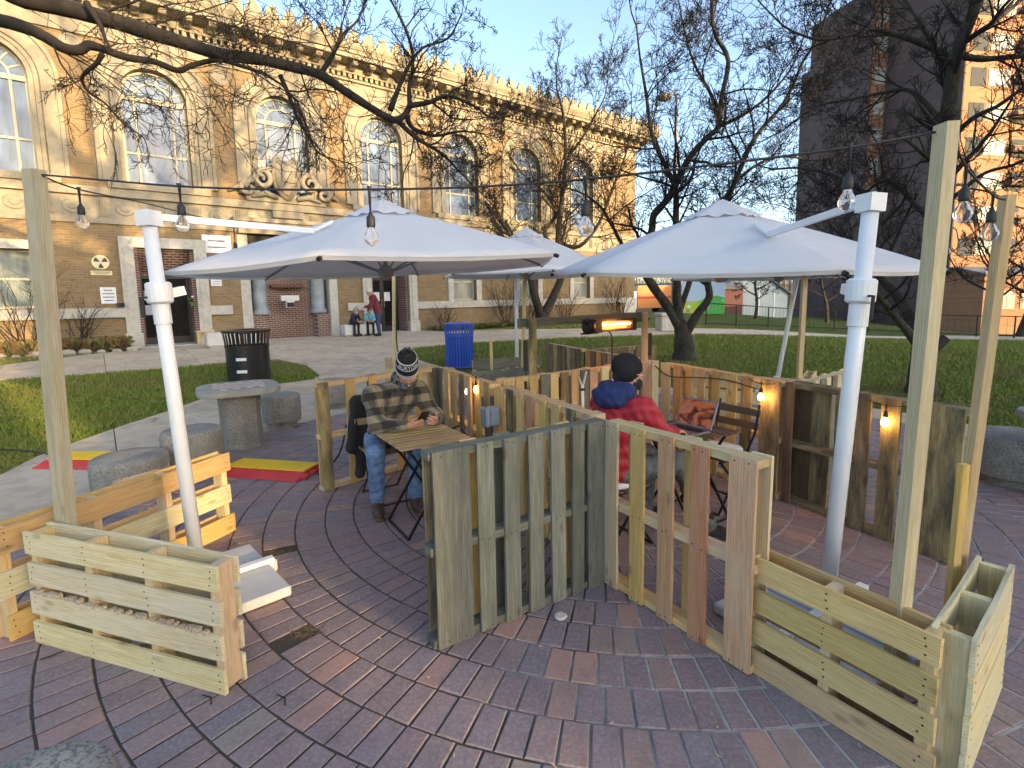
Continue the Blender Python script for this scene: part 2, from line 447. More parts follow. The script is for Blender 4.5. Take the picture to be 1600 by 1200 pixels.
# loose soil in the two spots where a brick is missing
for i, h in enumerate(holes):
    m = MB(); hr = random.Random(i)
    for k in range(70):
        c = Vector((h.x + hr.uniform(-0.085, 0.085), h.y + hr.uniform(-0.06, 0.06), -0.008 + hr.uniform(0, 0.004))); a = hr.random() * 3.14; L = hr.uniform(0.008, 0.03)
        m.bar(c - Vector((math.cos(a), math.sin(a), 0)) * L, c + Vector((math.cos(a), math.sin(a), 0.1)) * L, 0.005, 0.004)
    tag(origin_to(m.build('mulch_debris', speck('mulch', (0.16, 0.11, 0.06), (0.07, 0.05, 0.03), 30, 0.95, 0)), (h.x, h.y, -0.01)), ['loose mulch filling the gap of a missing paver in open patio', 'loose mulch filling a paver gap beside white umbrella slab'][i], 'mulch', kind='stuff')

# concrete walks: slabs cut on a grid that follows the library front
def clip_poly(poly, nx_, ny_, c):       # keep nx*x+ny*y <= c
    out = []
    for i in range(len(poly)):
        p, q = poly[i], poly[(i+1) % len(poly)]
        dp, dq = nx_*p[0]+ny_*p[1]-c, nx_*q[0]+ny_*q[1]-c
        if dp <= 0: out.append(p)
        if (dp < 0 < dq) or (dq < 0 < dp):
            t = dp / (dp - dq); out.append((p[0]+(q[0]-p[0])*t, p[1]+(q[1]-p[1])*t))
    return out
M_WALK = speck('walk_concrete', (0.53, 0.44, 0.325), (0.43, 0.355, 0.26), 0.8, 0.9, 0.35, 55, 0.004, 7, (0.30, 0.26, 0.20), 4.0, amount=0.45, var=0.12)
def gt2(x, y):
    p = GT(x, y); return (p.x, p.y)
arc = [(PC.x + (PR + 0.03) * math.cos(math.radians(a)), PC.y + (PR + 0.03) * math.sin(math.radians(a))) for a in range(96, 246, 6)]
walk_poly = [gt2(*q) for q in [(-260, 600), (-120, 584), (0, 571), (95, 559), (190, 548.5), (330, 536.5), (420, 529), (560, 521), (660, 514), (700, 517), (850, 514), (1050, 513), (1200, 516), (1480, 524), (1680, 528),
             (1680, 534), (1480, 528.5), (1200, 523), (1050, 522), (900, 526), (740, 534), (650, 542), (622, 548), (640, 558), (690, 573)]]
walk_poly += [(0.3, 10.3)] + arc + [(-1.6, 0.2), (-9, 0.2), (-8.5, 3.0)] + [gt2(*q) for q in [(0, 742), (60, 712), (120, 690), (200, 662), (270, 640), (330, 618), (390, 604), (450, 598), (492, 592), (500, 586), (478, 570), (430, 561), (350, 566.5), (200, 579), (0, 593), (-120, 606), (-260, 622)]]
walkway = struct(thing('walkway', None, None, (0, 0, 0)), 'tan concrete walk along the library front and around the patio')
cell = 1.75
def to_su(p): v = Vector((p[0], p[1], 0)) - FP0; return v.dot(FU), v.dot(FN)
su = [to_su(p) for p in walk_poly]
s0, s1 = min(q[0] for q in su), max(q[0] for q in su); t0, t1 = min(q[1] for q in su), max(q[1] for q in su)
wr = random.Random(5)
def slab(poly, name, parent, mat, zoff, thick=0.1):
    if len(poly) < 3: return
    bm = bmesh.new()
    vs2 = [bm.verts.new((p[0], p[1], 0)) for p in poly]
    try: f = bm.faces.new(vs2)
    except ValueError: bm.free(); return
    bmesh.ops.remove_doubles(bm, verts=bm.verts, dist=0.003)
    if not bm.faces or sum(q.calc_area() for q in bm.faces) < 0.02: bm.free(); return
    bmesh.ops.triangulate(bm, faces=bm.faces)
    for it in range(2):
        long = [e for e in bm.edges if e.calc_length() > 1.0]
        if long: bmesh.ops.subdivide_edges(bm, edges=long, cuts=1); bmesh.ops.triangulate(bm, faces=bm.faces)
    bmesh.ops.recalc_face_normals(bm, faces=bm.faces)
    if bm.faces[:][0].normal.z < 0: bmesh.ops.reverse_faces(bm, faces=bm.faces)
    r = bmesh.ops.extrude_face_region(bm, geom=list(bm.faces))
    new = [g for g in r['geom'] if isinstance(g, bmesh.types.BMVert)]
    newset = set(new)
    cx_, cy_ = sum(p[0] for p in poly)/len(poly), sum(p[1] for p in poly)/len(poly)
    for v in bm.verts:
        z = zt(v.co.x, v.co.y) + zoff
        v.co.z = z - (0.0 if v in newset else thick)
        v.co.x -= cx_; v.co.y -= cy_
    bmesh.ops.recalc_face_normals(bm, faces=bm.faces)
    me = bpy.data.meshes.new(name); bm.to_mesh(me); bm.free(); me.materials.append(mat)
    return put(name, me, parent, (cx_, cy_, 0))
s = s0
while s < s1:
    t = t0
    while t < t1:
        a = s + 0.006; b = s + cell - 0.006; c = t + 0.006; d = t + cell - 0.006
        p = clip_poly(clip_poly(clip_poly(clip_poly(su, 1, 0, b), -1, 0, -a), 0, 1, d), 0, -1, -c)
        if len(p) >= 3:
            wp = [(FP0.x + FU.x*q[0] + FN.x*q[1], FP0.y + FU.y*q[0] + FN.y*q[1]) for q in p]
            slab(wp, 'slab', walkway, M_WALK, wr.uniform(-0.003, 0.003))
        t += cell
    s += cell
# concrete ring that closes the patio on the lawn side
ring = MB().lathe([(PR + 0.03, -0.08), (PR + 0.03, -0.001), (PR + 0.72, -0.001), (PR + 0.72, -0.08)], 60, cap=False, a0=math.radians(-80), a1=math.radians(95)).build('patio_edging', M_WALK, loc=(PC.x, PC.y, 0))
struct(ring, 'concrete edging ring round the brick patio')

# grass blades on the lawn
def inside(poly, x, y):
    c = False; j = len(poly) - 1
    for i in range(len(poly)):
        xi, yi = poly[i]; xj, yj = poly[j]
        if (yi > y) != (yj > y) and x < (xj - xi) * (y - yi) / (yj - yi) + xi: c = not c
        j = i
    return c
def grass(name, n, seed, region, label):
    r = np.random.RandomState(seed); V = []; F = []; k = 0
    pts = []
    tries = 0
    while len(pts) < n and tries < n * 14:
        tries += 1
        x, y = region(r)
        d = math.hypot(x - PC.x, y - PC.y)
        if d < PR + (0.75 if x > 0.2 or y > 9.3 else 0.05): continue
        v = Vector((x, y, 0)) - FP0; t = v.dot(FN)
        if t < 1.2: continue
        q = PX((x, y, 0))
        if not (-30 < q[0] < 1630): continue
        pts.append((x, y))
    pts = [p for p in pts if not inside(walk_poly, p[0], p[1])]
    P_ = np.array(pts); m = len(P_)
    z = np.array([zt(x, y) for x, y in pts]) - 0.035
    ang = r.rand(m) * 6.283; dist = np.hypot(P_[:, 0], P_[:, 1])
    h = (0.035 + 0.035 * r.rand(m)) * (0.8 + 0.03 * dist); w = 0.0035 * (0.7 + 0.16 * dist)
    la = r.rand(m) * 6.283; ln = h * (0.3 + 0.7 * r.rand(m))
    A = np.stack([P_[:, 0] - np.cos(ang) * w, P_[:, 1] - np.sin(ang) * w, z], 1)
    B = np.stack([P_[:, 0] + np.cos(ang) * w, P_[:, 1] + np.sin(ang) * w, z], 1)
    C = np.stack([P_[:, 0] + np.cos(la) * ln, P_[:, 1] + np.sin(la) * ln, z + h], 1)
    V = np.stack([A, B, C], 1).reshape(-1, 3); F = np.arange(3 * m).reshape(-1, 3)
    t = NT(name + '_blades'); rp = t.n('ShaderNodeNewGeometry').outputs['Random Per Island']; pos = t.n('ShaderNodeNewGeometry').outputs['Position']
    col = t.ramp(rp, [(0.0, (0.09, 0.15, 0.02)), (0.4, (0.15, 0.215, 0.034)), (0.75, (0.21, 0.25, 0.05)), (1.0, (0.28, 0.25, 0.09))])
    col = t.mix(t.math('MULTIPLY', t.ramp(t.noise(pos, 0.5, 5), [(0.45, 0.0), (0.65, 1.0)]), 0.6), col, (0.23, 0.195, 0.08))
    t.set(Base_Color=col, Roughness=0.8); t.b.inputs['Specular IOR Level'].default_value = 0.15
    o = put(name, raw_mesh(name, V, F, t.m, False)); return tag(o, label, 'grass', kind='stuff')
def reg_left(r):
    u = r.rand(); y = 5.0 + 11 * u; x = -4.2 - r.rand() * (2 + 0.75 * y); return x, y
def reg_right(r):
    y = 4.0 + 22 * r.rand() ** 1.5; x = -4 + (8 + y * 1.0) * r.rand(); return x, y
grass('lawn_grass', 62000, 1, reg_left, 'short patchy grass of the left lawn beside the walk')
grass('lawn_grass', 110000, 2, reg_right, 'short green grass of the right lawn behind the pallets')
# fallen leaves on the lawns
def leaf_litter():
    r = random.Random(12); m = MB()
    for k in range(420):
        if k % 4 == 0: x, y = -4.5 - r.random() * 8, 5.2 + r.random() * 9
        else: x, y = r.uniform(-3, 17), r.uniform(6, 20)
        if math.hypot(x - PC.x, y - PC.y) < PR + 0.3: continue
        z = zt(x, y) + (0.012 if not inside(walk_poly, x, y) else 0.006); a = r.random() * 6.28; L = r.uniform(0.025, 0.055); w = L * 0.55
        c, s_ = math.cos(a), math.sin(a)
        m.add([(x - c*L, y - s_*L, z), (x - s_*w, y + c*w, z + 0.012), (x + c*L, y + s_*L, z + 0.004), (x + s_*w, y - c*w, z + 0.01)], [(0, 1, 2, 3)])
    o = m.build('fallen_leaves', speck('dry_leaf', (0.42, 0.34, 0.20), (0.26, 0.17, 0.08), 3, 0.8, 0)); tag(o, 'dry pale leaves scattered over the lawns', 'leaves', kind='stuff')
leaf_litter()

# ================================================================ LIBRARY
LIB = thing('library', 'long two-storey buff brick library with arched windows and stone cornice', 'building', FP0, math.atan2(FU.y, FU.x))
BAY0, BAYW = 1.2, 3.525
bays = [BAY0 + BAYW * k for k in range(-2, 6)]
S0, S1 = bays[0] - BAYW / 2, 22.98
HW, SILL, SPR = 0.82, 5.25, 7.68
ZL, ZTOP = 4.05, 9.95
def part(mb, name, mat, parent=LIB, smooth=False, **k): return mb.build(name, mat, parent, smooth, **k)
# lower storey openings (s0, s1, z0, z1)
DOORS = [(0.36, 1.86, 0.5, 3.42), (7.56, 9.12, 0.5, 3.42)]
NICHE = (3.12, 6.30, 0.5, 4.0)
LWIN = [(c - 0.58, c + 0.58, 1.72, 3.28) for c in (bays[0], bays[1], bays[5], bays[6], bays[7])]
rects = DOORS + [NICHE] + LWIN
sx = sorted(set([S0, S1] + [q for r in rects for q in r[:2]])); sz = sorted(set([0.0, ZL] + [q for r in rects for q in r[2:]]))
m = MB()
for i in range(len(sx) - 1):
    for j in range(len(sz) - 1):
        c, z = (sx[i] + sx[i+1]) / 2, (sz[j] + sz[j+1]) / 2
        if any(r[0] < c < r[1] and r[2] < z < r[3] for r in rects): continue
        m.add([(sx[i], 0, sz[j]), (sx[i+1], 0, sz[j]), (sx[i+1], 0, sz[j+1]), (sx[i], 0, sz[j+1])], [(0, 1, 2, 3)])
for r in rects:
    dp = 0.32 if r in LWIN else 0.9
    m.add([(r[0],0,r[2]),(r[1],0,r[2]),(r[1],0,r[3]),(r[0],0,r[3]),(r[0],dp,r[2]),(r[1],dp,r[2]),(r[1],dp,r[3]),(r[0],dp,r[3])], [(0,4,7,3),(1,2,6,5),(3,7,6,2),(0,1,5,4)])
NA = 18
for c in bays:
    x0, x1 = c - BAYW/2, (c + BAYW/2 if c < bays[-1] else S1)
    m.add([(x0,0,ZL),(x1,0,ZL),(x1,0,SILL),(x0,0,SILL)], [(0,1,2,3)])
    m.add([(x0,0,SILL),(c-HW,0,SILL),(c-HW,0,SPR),(x0,0,SPR)], [(0,1,2,3)])
    m.add([(c+HW,0,SILL),(x1,0,SILL),(x1,0,SPR),(c+HW,0,SPR)], [(0,1,2,3)])
    pa = [(c - HW*math.cos(math.pi*k/NA), SPR + HW*math.sin(math.pi*k/NA)) for k in range(NA+1)]
    pb = []
    for k in range(NA+1):
        u = k / NA
        if u < 0.25: pb.append((x0, SPR + (ZTOP - SPR) * u / 0.25))
        elif u > 0.75: pb.append((x1, ZTOP - (ZTOP - SPR) * (u - 0.75) / 0.25))
        else: pb.append((x0 + (x1 - x0) * (u - 0.25) / 0.5, ZTOP))
    for k in range(NA):
        m.add([(pa[k][0],0,pa[k][1]),(pa[k+1][0],0,pa[k+1][1]),(pb[k+1][0],0,pb[k+1][1]),(pb[k][0],0,pb[k][1])], [(0,1,2,3)])
    prof = [(c-HW, SILL)] + pa + [(c+HW, SILL)]
    for k in range(len(prof)-1):
        a, b = prof[k], prof[k+1]
        m.add([(a[0],0,a[1]),(b[0],0,b[1]),(b[0],0.35,b[1]),(a[0],0.35,a[1])], [(0,1,2,3)])
    m.add([(c-HW,0,SILL),(c+HW,0,SILL),(c+HW,0.35,SILL),(c-HW,0.35,SILL)], [(0,1,2,3)])
# end wall, far side and roof, so that the block is closed
m.add([(S1,0,0),(S1,14,0),(S1,14,ZTOP),(S1,0,ZTOP),(S0,0,0),(S0,14,0),(S0,14,ZTOP),(S0,0,ZTOP)], [(0,1,2,3),(4,7,6,5),(1,5,6,2)])
part(m, 'wall', M_LBRICK)
part(MB().box(S0 - 0.2, S1 + 0.2, -0.2, 14, ZTOP + 0.15, ZTOP + 0.5), 'roof', M_STONE)

def sweep_arch(c, r, sill, prof):     # prof: list of (offset outward from r, y)
    path = [(c - r, sill, -1, 0)] + [(c - r*math.cos(math.pi*k/20), SPR + r*math.sin(math.pi*k/20), -math.cos(math.pi*k/20), math.sin(math.pi*k/20)) for k in range(21)] + [(c + r, sill, 1, 0)]
    mb = MB(); n = len(prof)
    vs_ = [(p[0] + p[2]*o, y, p[1] + p[3]*o) for p in path for o, y in prof]
    fs = [(i*n+k, (i+1)*n+k, (i+1)*n+k+1, i*n+k+1) for i in range(len(path)-1) for k in range(n-1)]
    return mb.add(vs_, fs)
def glass_mat(name, c, gl=0.6, rough=0.03):
    t = NT(name); co = t.obj()
    col = t.mix(t.ramp(t.noise(t.mapping(co, (2.5, 1, 0.5)), 2.0, 3), [(0.35, 0.0), (0.65, 1.0)]), c, [q * 0.55 for q in c])
    t.set(Base_Color=col, Roughness=rough, Metallic=gl); t.b.inputs['Specular IOR Level'].default_value = 0.3
    t.bump(t.noise(co, 1.7, 2), 0.03, 0.03); return t.m
M_GLASS = glass_mat('sky_tinted_glass', (0.12, 0.19, 0.32), 0.0, 0.08)  # reflected blue sky is put into the pane colour
M_GLASSLOW = glass_mat('lower_window_glass', (0.27, 0.31, 0.30), 0.0, 0.08)
M_FRAME = plain('cream_window_frame', (0.48, 0.43, 0.32), 0.6)
M_BLIND = speck('pale_window_blind', (0.60, 0.58, 0.46), (0.52, 0.49, 0.38), 2, 0.8, 0)
gr = random.Random(21)
def pane(mb, parent, mat, cx_, cz_, y=0.27, name='pane'):
    # centred origin so that each pane can lean a little
    o = mb.build(name, mat, parent)
    o.data.transform(Matrix.Translation((-cx_, 0, -cz_)))
    o.location = (cx_, y, cz_); o.rotation_euler = (gr.uniform(-0.012, 0.012), 0, gr.uniform(-0.012, 0.012))
    return o
for bi, c in enumerate(bays):
    part(sweep_arch(c, HW, SILL, [(0.0, 0.05), (0.0, -0.03), (0.10, -0.03), (0.12, -0.06), (0.20, -0.06), (0.22, -0.03), (0.22, 0.0)]), 'window_moulding', M_STONE)
    part(sweep_arch(c, HW + 0.24, SILL, [(0.0, 0.0), (0.0, -0.05), (0.30, -0.05), (0.31, -0.10), (0.40, -0.10), (0.42, 0.0)]), 'arch_surround', M_STONE)
    part(MB().box(c - 1.27, c + 1.27, -0.16, 0.3, SILL - 0.2, SILL - 0.003), 'window_sill', M_STONE)
    if bi == 0: continue
    w = part(MB().box(c - HW, c + HW, 0.338, 0.352, SILL, SPR + 0.02), 'window', M_BLIND if bi in (1, 2, 4) else plain('shaded_interior', (0.05, 0.055, 0.06), 0.9))
    fr = sweep_arch(c, HW - 0.07, SILL, [(0.0, 0.30), (0.0, 0.22), (0.07, 0.22), (0.07, 0.30)])
    Y0, Y1 = 0.225, 0.30
    for q in (-0.46, 0.46): fr.box(c + q - 0.03, c + q + 0.03, Y0, Y1, SILL, SPR - 0.075)
    fr.box(c - HW + 0.06, c + HW - 0.06, Y0 - 0.02, Y1 + 0.003, SPR - 0.075, SPR + 0.05)
    fr.box(c - HW + 0.06, c + HW - 0.06, Y0 + 0.004, Y1 - 0.004, SILL + 0.86, SILL + 0.92)
    fr.box(c - HW + 0.06, c + HW - 0.06, Y0 + 0.004, Y1 - 0.004, SILL, SILL + 0.07)
    ri2 = 0.46
    vs_, fs = [], []
    for k in range(17):
        a = math.pi * k / 16
        for rr, yy in ((ri2 - 0.025, Y0), (ri2 + 0.025, Y0), (ri2 + 0.025, Y1), (ri2 - 0.025, Y1)):
            vs_.append((c - rr*math.cos(a), yy, SPR + rr*math.sin(a)))
    for k in range(16):
        for e in range(4): fs.append((k*4+e, k*4+(e+1) % 4, k*4+4+(e+1) % 4, k*4+4+e))
    fr.add(vs_, fs)
    for k in range(1, 7):
        a = math.pi * k / 7
        fr.bar((c - ri2*math.cos(a), 0.262, SPR + ri2*math.sin(a)), (c - (HW-0.06)*math.cos(a), 0.262, SPR + (HW-0.06)*math.sin(a)), 0.04, 0.05, Vector((0, 1, 0)))
    part(fr, 'window_frame', M_FRAME, w)
    # panes
    for x0, x1 in ((c-HW+0.06, c-0.46), (c-0.46, c+0.46), (c+0.46, c+HW-0.06)):
        for z0, z1 in ((SILL+0.03, SILL+0.89), (SILL+0.89, SPR-0.04)):
            pane(MB().box(x0+0.01, x1-0.01, -0.004, 0.004, z0+0.01, z1-0.01), w, M_GLASS, (x0+x1)/2, (z0+z1)/2)
    hd = [(c - ri2*math.cos(math.pi*k/12), SPR + 0.01 + ri2*math.sin(math.pi*k/12)) for k in range(13)]
    pane(MB().prism(hd, -0.004, 0.004), w, M_GLASS, c, SPR + 0.2)
    for k in range(7):
        aa = [math.pi * (k + e/3) / 7 for e in range(4)]
        pl = [(c - ri2*math.cos(a), SPR + ri2*math.sin(a)) for a in aa] + [(c - (HW-0.05)*math.cos(a), SPR + (HW-0.05)*math.sin(a)) for a in reversed(aa)]
        am = math.pi * (k + 0.5) / 7
        pane(MB().prism(pl, -0.004, 0.004), w, M_GLASS, c - 0.62*math.cos(am), SPR + 0.62*math.sin(am))
    # round medallion between this bay and the next
    if c + BAYW/2 < S1 - 0.5:
        mb = MB().lathe([(0.0, 0.06), (0.2, 0.06), (0.235, 0.085), (0.27, 0.06), (0.27, 0.0)], 24, cap=False)
        o = part(mb, 'medallion', M_STONE, smooth=False); o.rotation_euler = (math.pi/2, 0, 0); o.location = (c + BAYW/2, 0.0, 8.7)
# lower windows
for k, (x0, x1, z0, z1) in enumerate(LWIN):
    if k == 0: continue
    lit = k == 1
    w = part(MB().box(x0, x1, 0.30, 0.318, z0, z1), 'window', M_BLIND)
    fr = MB()
    for q in (x0 + 0.035, x1 - 0.035): fr.box(q - 0.035, q + 0.035, 0.2, 0.27, z0, z1)
    for q in (z0 + 0.035, (z0+z1)/2, z1 - 0.035): fr.box(x0 + 0.07, x1 - 0.07, 0.203, 0.267, q - 0.03, q + 0.03)
    part(fr, 'window_frame', M_FRAME, w)
    for a, b in ((z0 + 0.065, (z0+z1)/2 - 0.03), ((z0+z1)/2 + 0.03, z1 - 0.065)):
        pane(MB().box(x0 + 0.07, x1 - 0.07, -0.004, 0.004, a, b), w, M_GLASSLOW, (x0+x1)/2, (a+b)/2, 0.235)
    sur = MB()
    sur.box(x0 - 0.26, x0 - 0.002, -0.05, 0.2, z0 - 0.02, z1 + 0.2); sur.box(x1 + 0.002, x1 + 0.26, -0.05, 0.2, z0 - 0.02, z1 + 0.2); sur.box(x0 - 0.258, x1 + 0.258, -0.06, 0.2, z1 + 0.002, z1 + 0.24)
    part(sur, 'window_surround', M_STONELOW)
    part(MB().box(x0 - 0.3, x1 + 0.3, -0.11, 0.21, z0 - 0.16, z0 - 0.022), 'window_sill', M_STONELOW)
# stone courses: water table (cut at doors and niche), belt, carved frieze, architrave, cornice
segs = [(S0, 0.02), (2.2, 2.82), (6.62, 7.22), (9.46, S1 + 0.05)]
for a, b in segs:
    part(MB().box(a, b, -0.09, 0.01, 1.42, 1.70), 'water_table', M_STONELOW)
belt = MB().box(S0, S1 + 0.06, -0.10, 0.01, 4.92, 5.04).box(S0, S1 + 0.05, -0.06, 0.01, 4.05, 4.16).box(S0, S1 + 0.09, -0.15, 0.012, 4.80, 4.925)
part(belt, 'belt_course', M_STONE)
part(MB().box(S0, S1 + 0.035, -0.035, 0.01, 4.16, 4.80), 'frieze_band', M_STONE)
fr_rel = MB(); frr = random.Random(4)
x = S0 + 0.3
while x < S1 - 0.5:
    for q in range(4): fr_rel.box(x + q*0.06, x + q*0.06 + 0.03, -0.065, -0.03, 4.24, 4.72)
    cx_ = x + 0.62; fr_rel.lathe([(0.2, 0.0), (0.17, 0.03), (0.1, 0.025), (0.06, 0.05), (0.001, 0.05)], 12, cap=False)
    n0 = len(fr_rel.v) - 60
    for i in range(n0, len(fr_rel.v)):
        a, b, c_ = fr_rel.v[i]; fr_rel.v[i] = (cx_ + a * 1.2, -0.033 - c_, 4.48 + b)
    x += 1.16
part(fr_rel, 'carved_relief', M_STONE)['kind'] = 'stuff'
arch_ = MB().box(S0, S1 + 0.06, -0.06, 0.01, 9.02, 9.14).box(S0, S1 + 0.03, -0.03, 0.01, 9.14, 9.5).box(S0, S1 + 0.12, -0.12, 0.01, 9.5, 9.58)
part(arch_, 'architrave', M_STONE)
corn = MB()
prof = [(0.0, 9.72), (-0.2, 9.72), (-0.22, 9.98), (-0.78, 10.0), (-0.78, 10.12), (-0.84, 10.14), (-0.86, 10.2), (-0.95, 10.32), (-0.97, 10.42), (-0.97, 10.47), (0.0, 10.55)]
n = len(prof); vv = [(xx + (0 if xx == S0 else -y_), y_, z_) for xx in (S0, S1) for y_, z_ in prof]
corn.add(vv, [(k, k+1, n+k+1, n+k) for k in range(n-1)])
vv = [(S1 - y_, yy if i else y_, z_) for i, yy in enumerate((0, 14)) for y_, z_ in prof]
corn.add(vv, [(k, k+1, n+k+1, n+k) for k in range(n-1)])
part(corn, 'cornice', M_STONE)
dent = mesh_of('dentil', *(lambda b: (b.v, b.f))(MB().box(-0.055, 0.055, -0.16, 0.0, 9.585, 9.715)), M_STONE)
x = -2.9
cnt = 0
while x < S1 and cnt < 120:
    put('dentil', dent, LIB, (x, -0.01, 0)); x += 0.2; cnt += 1
brk = MB().prism([(0, 0), (-0.46, 0.0), (-0.5, -0.07), (-0.44, -0.13), (-0.3, -0.11), (-0.12, -0.2), (0, -0.2)], -0.1, 0.1)
brk.v = [(y_, x_ - 0.21, z_ + 9.985) for x_, y_, z_ in brk.v]
brm = mesh_of('modillion', brk.v, brk.f, M_STONE)
x = -2.8
while x < S1 + 0.7:
    put('modillion', brm, LIB, (x, -0.005, 0)); x += 0.62
ant = MB().prism([(-0.2, 0), (-0.2, 0.12), (-0.14, 0.2), (-0.08, 0.3), (0, 0.36), (0.08, 0.3), (0.14, 0.2), (0.2, 0.12), (0.2, 0)], -0.98, -0.88)
am = mesh_of('antefix', ant.v, ant.f, M_STONE)
x = -2.9
while x < S1 + 0.9:
    put('antefix', am, LIB, (x, 0, 10.47)); x += 0.52
# quoin-like pier at the right end
part(MB().box(S1 - 0.9, S1 + 0.07, -0.07, 0.02, 0.0, 1.42), 'corner_base', M_STONELOW)
# doors: limestone surround, brick reveal, dark glazed leaves
for k, (x0, x1, z0, z1) in enumerate(DOORS):
    sur = MB()
    for a, b in ((x0 - 0.34, x0), (x1, x1 + 0.34)):
        sur.box(a, b, -0.1, 0.05, 0.95, z1 + 0.3); sur.box(a - 0.04, b + 0.04, -0.16, 0.06, 0.4, 0.95)
        sur.box(a + 0.1, b - 0.1, -0.13, -0.1, 1.0, z1)
    sur.box(x0, x1, -0.098, 0.05, z1 + 0.002, z1 + 0.298)
    part(sur, 'door_surround', M_STONELOW)
    rb = MB(); rb.box(x0 + 0.003, x0 + 0.1, 0.05, 0.9, 0.5, z1 - 0.01); rb.box(x1 - 0.1, x1 - 0.003, 0.05, 0.9, 0.5, z1 - 0.01)
    part(rb, 'brick_reveal', M_RBRICKY)
    hd = MB(); hd.add([(x0 + 0.1, 0.06, z1 - 0.02), (x1 - 0.1, 0.06, z1 - 0.02), (x1 - 0.1, 0.75, 2.72), (x0 + 0.1, 0.75, 2.72), (x0 + 0.1, 0.75, 2.66), (x1 - 0.1, 0.75, 2.66), (x1 - 0.1, 0.89, 2.66), (x0+0.1, 0.89, 2.66)], [(0,1,2,3),(3,2,5,4),(4,5,6,7)])
    part(hd, 'door_head', M_RBRICK)
    part(MB().box(x0 - 0.02, x1 + 0.02, -0.3, 0.9, 0.36, 0.545), 'door_step', M_STONELOW)
    dk = plain('dark_door_glass', (0.012, 0.012, 0.013), 0.12)
    xm = (x0 + x1) / 2
    for e, (a, b) in enumerate(((x0 + 0.1, xm - 0.004), (xm + 0.004, x1 - 0.1))):
        lf = MB()
        lf.box(a, a + 0.08, 0.78, 0.84, 0.55, 2.66); lf.box(b - 0.08, b, 0.78, 0.84, 0.55, 2.66); lf.box(a + 0.08, b - 0.08, 0.783, 0.837, 0.55, 0.75); lf.box(a + 0.08, b - 0.08, 0.783, 0.837, 2.56, 2.66)
        dd = part(lf, 'door', plain('black_door_frame', (0.015, 0.015, 0.017), 0.35))
        part(MB().box(a + 0.08, b - 0.08, 0.80, 0.815, 0.75, 2.56), 'pane', dk, dd)
        hx = b - 0.05 if e == 0 else a + 0.05
        part(MB().tube([(hx, 0.78, 1.5), (hx, 0.71, 1.52), (hx, 0.71, 1.78), (hx, 0.78, 1.8)], 0.014, 8), 'handle', plain('brass', (0.5, 0.42, 0.25), 0.3, 0.9), dd)
    for q in ((1.9, 2.2), (1.45, 1.75)):
        if k == 0: part(MB().box(x0 + 0.2, x0 + 0.45, 0.793, 0.799, q[0], q[1]), 'door_notice', plain('blue_grey_paper', (0.42, 0.46, 0.55), 0.7))
    if k == 1:
        for q in (xm - 0.35, xm + 0.1): part(MB().box(q, q + 0.25, 0.793, 0.799, 1.75, 2.1), 'door_notice', plain('white_paper', (0.75, 0.76, 0.78), 0.7))
# centre: hooded entrance recess with brick niche, columns and carved crest
x0, x1, z0, z1 = NICHE; xm = (x0 + x1) / 2
part(MB().box(x0 + 0.002, x1 - 0.002, 0.86, 0.9, 0.5, z1 - 0.003), 'recess_wall', M_RBRICK)
nb = MB()
for q in range(17):
    a0_, a1_ = math.pi * q / 16, math.pi * (q + 1) / 16
curve = [(xm - 0.95 + 1.9 * q / 14, 0.84 - 0.28 * math.cos(math.pi * (q / 14 - 0.5)) ** 2 * -1 - 0.3) for q in range(15)]
nb.add([(p[0], p[1], z) for z in (0.5, 3.0) for p in curve], [(q, q + 1, 15 + q + 1, 15 + q) for q in range(14)])
nb.add([(xm - 0.95, 0.54, 3.0), (xm + 0.95, 0.54, 3.0), (xm + 0.95, 0.86, 3.0), (xm - 0.95, 0.86, 3.0)], [(0, 1, 2, 3)])
part(nb, 'brick_niche', M_RBRICK)
part(MB().box(xm - 0.55, xm + 0.5, 0.46, 0.8, 2.28, 2.38), 'slot_lintel', plain('rust_brown', (0.12, 0.055, 0.03), 0.8))
for a, b in ((x0 + 0.3, xm - 0.85), (xm + 0.85, x1 - 0.3)): part(MB().box(a, b, 0.12, 0.6, 0.5, 1.36), 'low_brick_wall', M_RBRICK)
for a, b in ((x0, x0 + 0.3), (x1 - 0.3, x1)):
    part(MB().box(a + 0.003, b, 0.02, 0.85, 0.5, z1 - 0.003), 'stone_pier', M_STONELOW)
for q in (x0 + 0.62, x1 - 0.62):
    part(MB().lathe([(0.30, 1.36), (0.30, 1.44), (0.26, 1.5), (0.235, 1.56), (0.235, 2.2), (0.21, 3.5), (0.24, 3.56), (0.3, 3.66), (0.3, 3.74)], 20, c=(q, 0.34, 0)), 'column', speck('grey_marble', (0.30, 0.33, 0.35), (0.17, 0.20, 0.22), 2.5, 0.45, 0.1, detail=8), smooth=True)
part(MB().box(x0 + 0.3, x1 - 0.3, 0.06, 0.62, 3.74, z1 - 0.004), 'entablature', plain('shaded_soffit', (0.03, 0.024, 0.018), 0.8))  # near-black colour stands in for the shade under the hood
hood = MB().box(x0 - 0.1, x1 + 0.1, -0.42, 0.05, 4.22, 4.34).box(x0 - 0.16, x1 + 0.16, -0.5, 0.052, 4.34, 4.46).box(x0 + 0.02, x1 - 0.02, -0.2, 0.048, 4.0, 4.222)
part(hood, 'entrance_hood', M_STONE)
part(MB().box(xm - 0.5, xm + 0.5, -0.17, -0.11, 4.56, 4.78), 'name_tablet', M_STONE)
